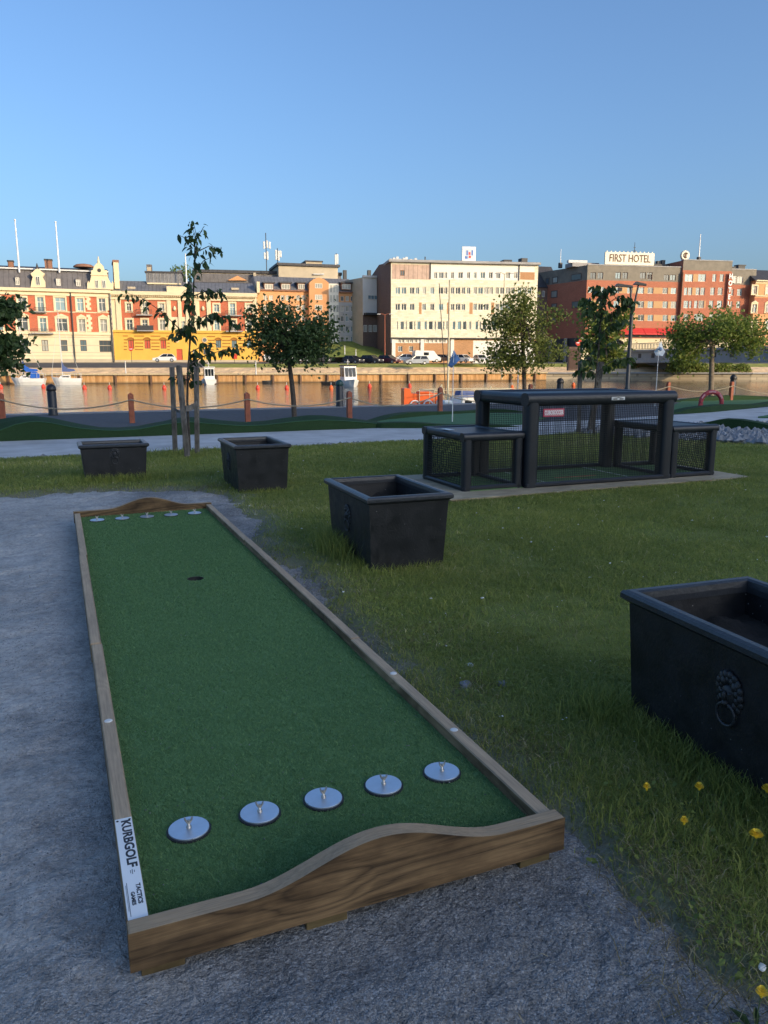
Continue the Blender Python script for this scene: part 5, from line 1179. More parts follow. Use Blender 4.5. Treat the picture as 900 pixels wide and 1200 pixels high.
# ================================================================== BOATS AND BUOYS
def hull(mb, L, B, H, bow=0.35, n=9, m=0, draft=0.25):
    """boat hull along local x (bow at +x), deck at z = H"""
    rows = []
    def rk(s, k): return -k * 0.16 * L * max(0, s - 0.55) ** 1.3 * 2 + k * 0.05 * L * max(0, 0.3 - s) * 3
    for i in range(n):
        s = i / (n - 1); x = -L/2 + L * s; b = B/2 * (1 - max(0, (s - 1 + bow) / bow) ** 1.8) * (0.82 + 0.18 * min(1, s * 3)); sh = H * (1 + 0.25 * max(0, s - 0.5) ** 2 * 4)
        b = max(b, 0.02); rows.append([(x, -b, sh), (x + rk(s, 0.5), -b * 0.93, sh * 0.5), (x + rk(s, 1), -b * 0.62, -draft), (x + rk(s, 1), b * 0.62, -draft), (x + rk(s, 0.5), b * 0.93, sh * 0.5), (x, b, sh)])
    vs = [p for r in rows for p in r]; fs = []
    for i in range(n - 1):
        for k in range(5): fs.append((i*6 + k, (i+1)*6 + k, (i+1)*6 + k + 1, i*6 + k + 1))
        fs.append((i*6 + 5, (i+1)*6 + 5, (i+1)*6, i*6))
    fs.append(tuple(range(6))); fs.append(tuple(range((n-1)*6, n*6))[::-1]); mb.add(vs, fs, m)
def sailboat(px, v, D, rz, L, label, cover, mast_h, extra):
    p = ap(px, v, D); t = thing('sailing_boat', label, 'sailing boat', (p.x, p.y, WZ), rz, 'sailing boats at the far quay')
    mb = MB(); hull(mb, L, L * 0.34, 1.0, draft=0.1); mb.build('hull', M['hull'], t)
    c = MB(); c.prism([(-L*0.12, 1.0), (L*0.24, 1.0), (L*0.16, 1.42), (-L*0.12, 1.5)], 'y', -L*0.11, L*0.11); cb = c.build('cabin', M['hull'], t)
    wn = MB()
    for sg in (-1, 1):
        for x in (-0.06, 0.06): wn.box(L*x - 0.25, L*x + 0.25, sg*L*0.11 - 0.02, sg*L*0.11 + 0.02, 1.14, 1.32)
    wn.build('cabin_window', M['dark_glass'], cb)
    ms = MB(); ms.tube([(L*0.12, 0, 1.3), (L*0.12, 0, mast_h)], [0.07, 0.05], 8); ms.build('mast', M['white_dull'], t)
    st = MB(); st.tube([(L*0.49, 0, 1.25), (L*0.12, 0, mast_h * 0.95)], 0.025, 5); st.tube([(-L*0.48, 0, 1.1), (L*0.12, 0, mast_h)], 0.02, 5)
    for sg in (-1, 1): st.tube([(L*0.1, sg*L*0.15, 1.1), (L*0.12, sg * L * 0.07, mast_h * 0.6), (L*0.12, 0, mast_h * 0.97)], 0.02, 5)
    st.build('rigging', M['white_dull'], t)
    bm_ = MB(); bm_.prism([(L*0.13, 2.0), (L*0.12, 3.6), (L*0.06, 2.9), (-L*0.06, 2.5), (-L*0.28, 2.35), (-L*0.30, 2.1), (-L*0.1, 1.95)], 'y', -0.16, 0.16); bm_.build('sail_cover', M[cover], t)
    if extra:
        h_ = MB(); h_.prism([(-L*0.30, 1.05), (-L*0.10, 1.05), (-L*0.12, 1.9), (-L*0.22, 2.0), (-L*0.30, 1.6)], 'y', -L*0.13, L*0.13); h_.build('spray_hood', M[cover], t)
    rl_ = MB()
    for sg in (-1, 1):
        xs_ = [-0.48, -0.3, -0.1, 0.1, 0.3, 0.46]; ys_ = [0.13, 0.165, 0.165, 0.16, 0.12, 0.03]
        rl_.tube([(L*x, sg*L*y, 1.75) for x, y in zip(xs_, ys_)], 0.02, 4)
        for x, y in zip(xs_, ys_): rl_.tube([(L*x, sg*L*y, 1.0), (L*x, sg*L*y, 1.75)], 0.02, 4)
    rl_.build('railing', M['white_dull'], t); return t
QR = R(-8)
sailboat(33.5, 450, 119, R(165), 5.0, 'white sailing boat with bright blue sail cover and spray hood, at the left', 'blue_canvas', 8.6, True)
sailboat(78.5, 450, 120, R(168), 4.4, 'white sailing boat with a dull blue sail cover, second from the left', 'blue_grey', 10.8, False)
def cabin_boat(px, D, rz, L, label, wheel=2.3, dark=False):
    p = ap(px, 450, D); t = thing('motor_boat', label, 'motor boat', (p.x, p.y, WZ), rz)
    mb = MB(); hull(mb, L, L * 0.38, 0.85); mb.build('hull', M['hull'], t)
    c = MB(); c.prism([(-L*0.28, 0.85), (L*0.18, 0.85), (L*0.10, wheel), (-L*0.26, wheel)], 'y', -L*0.15, L*0.15); cb = c.build('wheelhouse', M['hull'], t)
    r_ = MB(); r_.box(-L*0.30, L*0.14, -L*0.17, L*0.17, wheel, wheel + 0.12, 0, 0.03); r_.build('roof', M['iron'] if dark else M['hull'], cb)
    g = MB(); zc, zw = (0.85 + wheel) / 2 + 0.12, (wheel - 0.85) * 0.30
    for sg in (-1, 1):
        for x in (-0.20, -0.06, 0.06): g.box(L*x - L*0.045, L*x + L*0.045, sg*L*0.15 - 0.03, sg*L*0.15 + 0.03, zc - zw, zc + zw)
    for y in (-0.09, 0, 0.09): g.obox((L*0.165, L*y, zc - zw), (L*0.13, L*y, zc + zw), L*0.07, 0.06, 0, (1, 0, 0)); g.box(-L*0.285, -L*0.27, L*y - L*0.035, L*y + L*0.035, zc - zw, zc + zw)
    g.build('window', M['dark_glass'], cb)
    m_ = MB(); m_.tube([(-L*0.1, 0, wheel + 0.1), (-L*0.1, 0, wheel + 0.9)], 0.05, 6); m_.box(-L*0.14, -L*0.06, -0.22, 0.22, wheel + 0.5, wheel + 0.58); m_.build('mast', M['white_dull'], t)
    for sg in (-1, 1):
        f = MB(); f.lathe([(0.05, 0.1), (0.14, 0.25), (0.14, 0.65), (0.05, 0.8)], (0, sg * L * 0.20, 0), 8); f.build('fender', M['white_dull'], t)
    return t
cabin_boat(409, 112, R(-95), 6.0, 'white motor boat seen bow on with a dark windscreen, behind the green capped bollard', 2.9, True)
cabin_boat(245, 122, R(85), 5.0, 'small white cabin boat with three windows behind the slim sapling', 2.6)
def rowboat(px, D, rz, L, label, mat):
    p = ap(px, 450, D); t = thing('rowing_boat', label, 'rowing boat', (p.x, p.y, WZ), rz); mb = MB(); hull(mb, L, L * 0.36, 0.5); mb.build('hull', M[mat], t)
    b = MB()
    for x in (-0.2, 0.1): b.box(L*x - 0.1, L*x + 0.1, -L*0.15, L*0.15, 0.5, 0.56)
    b.build('thwart', M['rail_wood'], t)
rowboat(389, 121, R(-10), 3.4, 'dark open boat moored left of the bow-on motor boat', 'iron')
rowboat(231, 124, R(-10), 1.8, 'small dark dinghy left of the three-window cabin boat', 'iron')
rowboat(313, 126, R(-8), 1.6, 'small dark dinghy at the far quay left of the round tree', 'iron')
def near_yacht():
    """the yacht moored at the near quay: only deck gear shows above the quay edge"""
    p = gp(553, 467, -0.35); D = p.x * SA + p.y * CA; c = Vector((p.x, p.y, WZ)); t = thing('moored_yacht', 'white yacht with railings and a tall mast at the near quay', 'sailing boat', c, R(4))
    mb = MB(); hull(mb, 5.4, 2.0, 1.12); mb.build('hull', M['hull'], t)
    cb = MB(); cb.prism([(-1.0, 1.1), (0.9, 1.1), (0.6, 1.62), (-0.9, 1.68)], 'y', -0.6, 0.6); co = cb.build('cabin', M['hull'], t)
    w_ = MB()
    for x in (-0.6, 0.0): w_.box(x - 0.2, x + 0.2, -0.62, -0.59, 1.32, 1.52)
    w_.build('cabin_window', M['dark_glass'], co)
    r_ = MB()
    for sg in (-1, 1):
        pts = [(-2.6, sg*0.7), (-1.9, sg*0.9), (-1.2, sg*0.95), (-0.5, sg*0.95), (0.3, sg*0.92), (1.1, sg*0.8), (1.9, sg*0.5), (2.5, sg*0.15)]
        r_.tube([(x, y, 2.05) for x, y in pts], 0.018, 5); r_.tube([(x, y, 1.78) for x, y in pts], 0.012, 5)
        for x, y in pts: r_.tube([(x, y, 1.1), (x, y, 2.05)], 0.018, 5)
    r_.tube([(-2.6, -0.7, 2.05), (-2.6, 0.7, 2.05)], 0.018, 5); r_.tube([(-2.4, -0.5, 1.1), (-1.9, -0.2, 2.3), (-1.3, 0.1, 1.1)], 0.03, 5); r_.tube([(0.6, -0.4, 1.1), (0.9, -0.3, 2.2), (1.5, -0.3, 1.2)], 0.03, 5)
    r_.build('railing', M['yellow_pole'], t)
    gb = MB(); gb.box(-1.9, -1.4, -0.5, 0.3, 1.1, 1.55, 0, 0.05); gb.build('deck_box', M['flag_white'], t); sc2 = MB(); sc2.prism([(-0.9, 1.7), (0.5, 1.66), (0.1, 1.95), (-0.8, 2.0)], 'y', -0.25, 0.25); sc2.build('sail_cover', M['blue_grey'], t)
    q = ap(527, 328, D); l = q - c; ca_, sa_ = math.cos(-R(4)), math.sin(-R(4)); mx, my = l.x * ca_ - l.y * sa_, l.x * sa_ + l.y * ca_
    ms = MB(); ms.tube([(mx, my, 1.5), (mx, my, q.z - WZ)], [0.055, 0.04], 8); ms.build('mast', M['yellow_pole'], t)
    rg = MB(); rg.tube([(mx - 0.1, my, 1.5), (mx - 0.65, my - 0.1, q.z - WZ - 0.2)], 0.02, 5); rg.build('rigging', M['lamp_metal'], t)
near_yacht()
def orange_boat():
    p = gp(494, 471, -0.6); t = thing('orange_boat', 'bright orange plastic boat with a raised end, moored at the near quay', 'boat', (p.x, p.y, WZ), R(-14))
    mb = MB(); prof = [(-1.0, 1.15), (-1.0, 2.05), (-0.72, 2.05), (-0.62, 1.78), (0.8, 1.80), (0.95, 1.70), (1.0, 1.45), (0.75, 1.15)]
    mb.prism(prof, 'y', -0.45, 0.45); o = mb.build('hull', M['orange'], t); b = o.modifiers.new('edge', 'BEVEL'); b.width = 0.07; b.segments = 3
    s = MB(); s.box(-0.2, 0.4, -0.5, 0.5, 1.79, 1.88, 0, 0.02); s.build('seat', M['orange'], t)
    f = MB()
    for x in (-0.45, 0.25): f.tube([(x + 0.25 * math.cos(a), -0.50, 1.18 + 0.25 * math.sin(a)) for a in [math.pi * i / 8 for i in range(9)]], 0.04, 6)
    f.build('trim_arch', M['white'], t); b = MB(); b.box(-1.3, 1.3, -0.7, 0.7, -0.2, 1.14); b.build('float', M['white_dull'], t)
orange_boat()
def buoy(px, v, label, col='buoy_red', r=0.42):
    p = gp(px, v, WZ); t = thing('buoy', label, 'buoy', (p.x, p.y, WZ), 0, 'mooring buoys on the water'); D = p.x * SA + p.y * CA
    mb = MB(); mb.lathe([(0.1, -0.3), (r * 0.8, -0.1), (r, 0.1), (r * 0.85, 0.30), (r * 0.4, 0.46), (0.06, 0.52)], (0, 0, 0), 14); mb.build('float', M[col], t)
    s = MB(); s.tube([(0, 0, 0.5), (0, 0, 0.85)], 0.03, 6); s.build('rod', M['white_dull'], t)
for px, v, lab, c in ((1, 455, 'red buoy at the left edge of the water', 'buoy_red'), (51, 454.5, 'orange red buoy between the two sailing boats', 'buoy_red'), (99, 456, 'red buoy right of the second sailing boat', 'buoy_red'), (128.5, 456, 'red buoy left of the rope post near the sapling', 'buoy_red'), (192.5, 456, 'red buoy just left of the slim sapling stakes', 'buoy_red'),
    (302, 456, 'red buoy left of the round dark tree', 'buoy_red'), (336, 456, 'red buoy touching the trunk of the round tree', 'buoy_red'), (388, 456, 'orange buoy left of the green capped bollard', 'orange'), (433, 454, 'small red buoy right of the bow-on motor boat', 'buoy_red'), (480, 453.5, 'red buoy above the orange boat', 'buoy_red'), (600, 456, 'orange buoy left of the half lit tree trunk', 'orange'), (672, 452.5, 'orange buoy right of the half lit tree trunk', 'orange')):
    buoy(px, v, lab, c, 0.28)
# ================================================================== FAR SHORE BUILDINGS
class Front:
    """a facade standing on the far shore; pixel measurements become metres along (s) and above its base (z)"""
    def __init__(s, name, label, cat, uL, dL, uR, dR, vb):
        a, b = ap(uL, vb, dL), ap(uR, vb, dR); s.o = Vector((a.x, a.y, a.z)); d = Vector((b.x - a.x, b.y - a.y, 0)); s.w = d.length; s.d = d.normalized(); s.n = Vector((s.d.y, -s.d.x, 0))
        s.t = thing(name, label, cat, s.o, math.atan2(s.d.y, s.d.x)); s.wins = []
    def q(s, u, v):
        x, f, dd = _ray(u, v); a = _w(x, f); r = Vector((a[0], a[1], dd)); c = Vector((0, 0, CAM_H)); k = (s.o - c).dot(s.n) / r.dot(s.n); p = c + r * k - s.o
        return p.dot(s.d), p.z
    def r(s, u0, u1, v0, v1):
        vm, um = (v0 + v1) / 2, (u0 + u1) / 2
        return s.q(u0, vm)[0], s.q(u1, vm)[0], s.q(um, v1)[1], s.q(um, v0)[1]
def wall_grid(front, x0, x1, z0, z1, base, areas, holes, depth=12.0, y=0.0, name='wall', reveal=0.28, sides=True, extra_mats=()):
    """wall with real openings; areas = [(x0,x1,z0,z1,material)] painted in order, holes = [(x0,x1,z0,z1)]"""
    mats = [base]; al = []
    for a in areas:
        if a[4] not in mats: mats.append(a[4])
        al.append((*a[:4], mats.index(a[4])))
    xs_ = sorted({round(v, 3) for v in [x0, x1] + [c for a in al for c in a[:2]] + [c for h in holes for c in h[:2]] if x0 <= v <= x1})
    zs_ = sorted({round(v, 3) for v in [z0, z1] + [c for a in al for c in a[2:4]] + [c for h in holes for c in h[2:4]] if z0 <= v <= z1})
    mb = MB()
    for i in range(len(xs_) - 1):
        j = 0
        for j in range(len(zs_) - 1):
            cx, cz = (xs_[i] + xs_[i+1]) / 2, (zs_[j] + zs_[j+1]) / 2
            if any(h[0] < cx < h[1] and h[2] < cz < h[3] for h in holes): continue
            m = 0
            for a in al:
                if a[0] < cx < a[1] and a[2] < cz < a[3]: m = a[4]
            mb.quad((xs_[i], y, zs_[j]), (xs_[i+1], y, zs_[j]), (xs_[i+1], y, zs_[j+1]), (xs_[i], y, zs_[j+1]), m)
    for h in holes:
        a, b, c, d = h[:4]; y2 = y + reveal
        mb.quad((a, y, c), (a, y2, c), (a, y2, d), (a, y, d)); mb.quad((b, y2, c), (b, y, c), (b, y, d), (b, y2, d)); mb.quad((a, y, c), (b, y, c), (b, y2, c), (a, y2, c)); mb.quad((a, y2, d), (b, y2, d), (b, y, d), (a, y, d))
    if sides:
        mb.quad((x0, y + depth, z0), (x0, y, z0), (x0, y, z1), (x0, y + depth, z1)); mb.quad((x1, y, z0), (x1, y + depth, z0), (x1, y + depth, z1), (x1, y, z1))
        mb.quad((x1, y + depth, z0), (x0, y + depth, z0), (x0, y + depth, z1), (x1, y + depth, z1)); mb.quad((x0, y, z1), (x1, y, z1), (x1, y + depth, z1), (x0, y + depth, z1))
    return mb.build(name, [M[k] for k in mats], front)
WR = random.Random(17)
def window(par, a, b, c, d, y=0.16, style='cross', frame='frame_white', pane='pane', t=0.09, trim=None, tw=0.28, arch=False, cache={}):
    """frame with mullions at the opening a..b x c..d, a pane behind it, optional proud surround"""
    wd, ht = b - a, d - c; key = (round(wd, 2), round(ht, 2), style, frame, trim, tw, arch)
    if key not in cache:
        mb = MB(); x, z = wd / 2, ht / 2
        mb.box(-x, -x + t, -0.05, 0.05, -z, z); mb.box(x - t, x, -0.05, 0.05, -z, z); mb.box(-x + t, x - t, -0.05, 0.05, -z, -z + t); mb.box(-x + t, x - t, -0.05, 0.05, z - t, z)
        if 'c' in style: mb.box(-t/2, t/2, -0.045, 0.045, -z + t, z - t)
        if style in ('cross', 'ct'): zz = z * 0.35; mb.box(-x + t, x - t, -0.04, 0.04, zz - t/2, zz + t/2)
        if style == 'three':
            for q in (-x/3, x/3): mb.box(q - t/2, q + t/2, -0.045, 0.045, -z + t, z - t)
        if trim:
            yy = -y - 0.10
            mb.box(-x - tw, -x, yy, yy + 0.14, -z - tw * 0.6, z, 1); mb.box(x, x + tw, yy, yy + 0.14, -z - tw * 0.6, z, 1); mb.box(-x - tw, x + tw, yy - 0.02, yy + 0.14, z, z + tw * 1.15, 1); mb.box(-x - tw * 1.2, x + tw * 1.2, yy - 0.08, yy + 0.12, -z - tw * 0.95, -z - tw * 0.6 - 0.002, 1)
            if arch: mb.prism([(-x - tw * 1.3, z + tw * 1.16), (x + tw * 1.3, z + tw * 1.16), (0, z + tw * 1.16 + 0.55)], 'y', yy - 0.1, yy + 0.12, 1)
            mb.box(-x, x, yy + 0.1, yy + 0.13, -z - tw * 0.58, -z, 1)
        mf = mb.mesh('window', [M[frame], M[trim or frame]]); pb = MB(); pb.box(-x + t * 0.5, x - t * 0.5, -0.012, 0.012, -z + t * 0.5, z - t * 0.5); cache[key] = (mf, pb.mesh('pane', M['pane']), {})
    mf, _, pc = cache[key]
    if pane == 'mix': pane = WR.choices(('pane', 'pane_blue', 'pane_light'), (5, 3, 2))[0]
    if pane not in pc: pb = MB(); x, z = wd / 2, ht / 2; pb.box(-x + t * 0.5, x - t * 0.5, -0.012, 0.012, -z + t * 0.5, z - t * 0.5); pc[pane] = pb.mesh('pane', M[pane])
    f = link('window', mf, par, ((a + b) / 2, y, (c + d) / 2)); link('pane', pc[pane], f, (0, 0.02, 0)); return f
def balcony(par, a, b, c, d, out=1.0, mat='metal_dark', solid=False):
    mb = MB(); mb.box(a, b, -out, -0.002, c - 0.18, c); sl = mb.build('balcony', M['concrete'], par); rb = MB()
    rb.box(a, b, -out, -out + 0.05, d - 0.06, d); rb.box(a, a + 0.05, -out + 0.05, -0.01, d - 0.06, d); rb.box(b - 0.05, b, -out + 0.05, -0.01, d - 0.06, d)
    if solid: rb.box(a + 0.02, b - 0.02, -out + 0.01, -out + 0.04, c + 0.02, d - 0.07)
    else:
        n = max(4, int((b - a) / 0.22))
        for i in range(n + 1): x = a + (b - a - 0.05) * i / n; rb.box(x, x + 0.05, -out + 0.005, -out + 0.045, c + 0.002, d - 0.062)
    rb.build('railing', M[mat], sl)
def cyl(par, name, mat, x, y, z0, z1, r0, r1=None, n=8):
    mb = MB(); mb.tube([(x, y, z0), (x, y, z1)], [r0, r1 if r1 is not None else r0], n); return mb.build(name, M[mat], par)
def bx(par, name, mat, *b, bev=0.0): mb = MB(); mb.box(*b, 0, bev); return mb.build(name, M[mat], par)
def prism(par, name, mat, poly, y0, y1): mb = MB(); mb.prism(poly, 'y', y0, y1); return mb.build(name, M[mat], par)
def mansard(par, x0, x1, z0, z1, ins, depth, mat, flat='slate_dark', side=0.0):
    """roof slope leaning back from the eaves at z0 to z1, then flat"""
    mb = MB(); mb.quad((x0, -0.25, z0), (x1, -0.25, z0), (x1 - side, ins, z1), (x0 + side, ins, z1)); mb.quad((x1, depth, z0), (x0, depth, z0), (x0 + side, depth - ins, z1), (x1 - side, depth - ins, z1))
    mb.quad((x0, depth, z0), (x0, -0.25, z0), (x0 + side, ins, z1), (x0 + side, depth - ins, z1)); mb.quad((x1, -0.25, z0), (x1, depth, z0), (x1 - side, depth - ins, z1), (x1 - side, ins, z1))
    mb.quad((x0 + side, ins, z1), (x1 - side, ins, z1), (x1 - side, depth - ins, z1), (x0 + side, depth - ins, z1)); return mb.build('roof', M[mat], par)
# ------------------------------------------------------------------ red brick and cream house, far left
def red_house():
    F = Front('red_brick_house', 'red brick and cream house with grey mansard roof and ornate gables at the left', 'house', 0, 145, 134, 152, 423.5); t = F.t
    x0, x1 = F.q(-75, 400)[0], F.w; Z = lambda v, u=60: F.q(u, v)[1]
    ze, zr = Z(338.3), Z(308.5); holes = []; W_ = []
    def add(u0, u1, v0, v1, **k): r = F.r(u0, u1, v0, v1); holes.append(r); W_.append((r, k))
    for u0, u1 in ((-52, -42), (-32, -22), (-8, 2), (21, 31)): add(u0, u1, 348.5, 363.5, trim='cream', style='cross')
    add(43.5, 51.5, 348, 366.0, trim='cream', style='ct'); add(64.5, 76.5, 348.7, 363.8, trim='cream', style='cross'); add(90.0, 97.8, 349.5, 364.5, trim='cream', style='ct'); add(115.5, 123.5, 349.6, 364.8, trim='cream', style='ct')
    for u0, u1 in ((-51, -41), (-31, -21), (-7, 3), (20, 32.5)): add(u0, u1, 371.5, 387, trim='cream', arch=True, style='cross')
    add(46.5, 54.5, 372.5, 389.5, trim='cream', style='ct'); add(66.5, 79, 373.2, 388.0, trim='cream', arch=True, style='cross'); add(92.0, 100, 373.8, 388.5, trim='cream', arch=True, style='ct'); add(117.2, 125.4, 374.0, 388.5, trim='cream', arch=True, style='ct')
    for u0, u1, pn in ((-50, -42, 'pane'), (-30, -22, 'pane'), (-4, 4, 'pane'), (24, 31, 'pane'), (49, 56.5, 'pane_light'), (71.5, 79, 'pane'), (94.2, 101.6, 'pane_blue')): add(u0, u1, 398.5, 411.5, style='c', frame='frame_dark', pane=pn)
    add(116.5, 130.5, 399, 412.5, style='three', frame='frame_dark', pane='pane')
    zb = Z(389.8); zt = Z(345.8); zm0, zm1 = Z(365.8), Z(364.6)
    areas = [(x0, x1, zb, zt, 'redbrick'), (x0, x1, zm0, zm1, 'cream'), (x0, x1, -1.5, zb, 'cream2')]
    for u in (-67, -14, 13, 104.5): a, b = F.q(u - 1.6, 370)[0], F.q(u + 1.6, 370)[0]
    wall_grid(t, x0, x1, -1.5, ze, 'cream', areas, holes, 14.0)
    for r, k in W_: window(t, *r, pane=k.pop('pane', 'mix'), **k)
    bx(t, 'cornice', 'cream', x0 - 0.2, x1 + 0.1, -0.55, 0.02, ze - 0.55, ze - 0.004); bx(t, 'cornice', 'cream', x0, x1, -0.25, 0.02, zt - 0.1, zt + 0.35); bx(t, 'string_course', 'cream', x0, x1, -0.22, 0.02, zb - 0.35, zb + 0.18); bx(t, 'plinth', 'beige', x0, x1, -0.15, 0.02, -1.4, Z(420.6))
    for v in (395, 404.5, 413, 417): z = Z(v); bx(t, 'groove', 'beige', x0, x1, -0.012, 0.02, z - 0.05, z + 0.05)
    qm = MB(); qm.box(-0.35, 0.35, -0.12, 0.02, -0.24, 0.24); qm = qm.mesh('quoin', M['cream'])
    for i in range(15):
        z = zb + 0.5 + i * (zt - zb - 0.6) / 14; 
        if abs(z - (zm0 + zm1) / 2) < 0.3: continue
        link('quoin', qm, t, (F.q(104.2, 368)[0] + (0.12 if i % 2 else -0.12), 0, z)); link('quoin', qm, t, (x1 - 0.32 - (0.12 if i % 2 else 0), -0.004, z))
    for u0, u1, v0, v1 in ((40.5, 54.5, 360.5, 366.5), (37.5, 62.5, 385.5, 391.5)): r = F.r(u0, u1, v0, v1); balcony(t, r[0], r[1], r[2] + 0.2, r[3], 1.1)
    mansard(t, x0 - 0.2, x1, ze, Z(316.3), 1.6, 14, 'slate')
    z3, z4 = Z(316.3), zr; mb = MB(); mb.quad((x0, 1.3, z3 + 0.01), (x1, 1.3, z3 + 0.01), (x1, 6.8, z4), (x0, 6.8, z4)); mb.quad((x1, 13, z3 + 0.01), (x0, 13, z3 + 0.01), (x0, 6.8, z4), (x1, 6.8, z4)); mb.add([(x0, 1.3, z3), (x0, 13, z3), (x0, 6.8, z4)], [(0, 1, 2)]); mb.add([(x1, 1.3, z3), (x1, 13, z3), (x1, 6.8, z4)], [(2, 1, 0)]); mb.build('upper_roof', M['slate_dark'], t)
    bx(t, 'roof_rail', 'white_dull', x0, x1, 1.15, 1.29, z3 + 0.05, z3 + 0.30)
    # ornate cream dormer and stepped gable
    def S(u, v): return F.q(u, v)
    P = [S(36, 337), S(53.5, 337), S(53, 330), S(50, 325), S(52.5, 321), S(49, 318.5), S(46.5, 316), S(44, 315), S(41.5, 316), S(39, 318.5), S(35.8, 321), S(38.5, 325), S(37, 330)]
    d = prism(t, 'dormer', 'cream', P, -0.35, 1.6); r = F.r(42, 47, 324, 334.5); window(d, *r, y=-0.40, style='c', frame='frame_white', pane='pane'); cyl(d, 'finial', 'slate_dark', S(43.6, 315)[0], 0.2, S(43.6, 315.5)[1], S(43.6, 308)[1], 0.35, 0.03)
    P = [S(102, 338.5), S(133, 339.5), S(133, 332), S(131.6, 329), S(130.5, 333), S(127.5, 328), S(125.5, 322.5), S(125.3, 317), S(122.5, 317), S(121, 312), S(118, 309), S(115.5, 308.4), S(113, 309), S(110.4, 312), S(109, 316.5), S(106.7, 317), S(107, 322.5), S(106, 328), S(104.5, 332), S(103.3, 329), S(102.2, 332)]
    g = prism(t, 'gable', 'cream', P, -0.35, 2.4)
    for u0, u1 in ((111.5, 115.5), (119.5, 124)): window(g, *F.r(u0, u1, 328.5, 338), y=-0.40, style='c', frame='frame_white', pane='pane')
    o = MB(); cx, cz = S(116.2, 317); o.lathe([(0.05, 0), (0.34, 0.02), (0.34, 0.06)], (0, 0, 0), 12); e = o.build('oculus', M['metal_dark'], g, (cx, -0.36, cz)); e.rotation_euler = (math.pi / 2, 0, 0)
    cyl(g, 'finial', 'cream', S(115.5, 308)[0], 0.3, S(115.5, 309)[1], S(115.5, 300)[1], 0.30, 0.05); bx(g, 'ledge', 'cream', S(106, 322)[0], S(126.5, 322)[0], -0.5, -0.352, S(116, 323)[1], S(116, 321.8)[1])
    for u0, u1, v0, v1 in ((65.3, 71.6, 326.5, 335.8), (88.5, 95, 327.5, 336.3), (17.5, 23.5, 325, 335), (-8, -2, 325, 335)):
        r = F.r(u0, u1, v0, v1); d = prism(t, 'dormer', 'slate', [(r[0], r[2]), (r[1], r[2]), (r[1], r[3]), ((r[0] + r[1]) / 2, r[3] + 0.5), (r[0], r[3])], 0.05, 2.0); window(d, r[0] + 0.1, r[1] - 0.1, r[2] + 0.15, r[3] - 0.05, y=0.0, style='cross', pane='pane_light')
    for u0, u1, v0 in ((6.5, 13.2, 303), (51, 60, 301.5)): r = F.r(u0, u1, v0, 316); bx(t, 'chimney', 'chimney_brick', r[0], r[1], 4.6, 6.0, r[2], r[3]); bx(t, 'chimney_cap', 'metal_dark', r[0] - 0.1, r[1] + 0.1, 4.5, 6.1, r[3] + 0.003, r[3] + 0.25)
    c = S(98, 309); mb = MB(); mb.lathe([(1.95, 0), (1.9, 0.25), (1.4, 0.55), (0.5, 0.7), (0.1, 0.72)], (c[0], 6.5, c[1]), 20); mb.build('roof_dome', M['chimney_brick'], t)
    r = F.r(133.5, 143.5, 304.5, 338); bx(t, 'fire_wall', 'cream', r[0] + 0.02, r[1] - 0.6, 0.3, 6.0, r[2], r[3] - 0.4); bx(t, 'fire_wall_cap', 'chimney_brick', r[0] - 0.1, r[1] - 0.5, 0.2, 6.1, r[3] - 0.396, r[3])
    for u in (84, 137.0): a = F.q(u, 365)[0]; cyl(t, 'downpipe', 'metal_dark', min(a, x1 - 0.15), -0.30, -0.5, ze - 0.6, 0.11)
    for u, v0, v1, lab in ((19.8, 257.5, 316, 'white flagpole on the red brick house, left of the pair'), (67, 260, 316, 'white flagpole on the red brick house, right of the pair')):
        a, z0 = F.q(u + 2.2, v1); z1 = F.q(u - 1.8, v0)[1]; m_ = F.t; p = F.o + F.d * a - F.n * 1.0; q = thing('flagpole', lab, 'flagpole', (p.x, p.y, F.o.z + z0 - 0.4), 0, 'flagpoles on the roofs'); cyl(q, 'pole', 'white', 0, 0, 0, z1 - z0 + 0.4, 0.17, 0.10); mb = MB(); mb.lathe([(0.05, 0), (0.2, 0.1), (0.2, 0.2), (0.05, 0.3)], (0, 0, z1 - z0 + 0.38), 8); mb.build('knob', M['white'], q)
red_house()
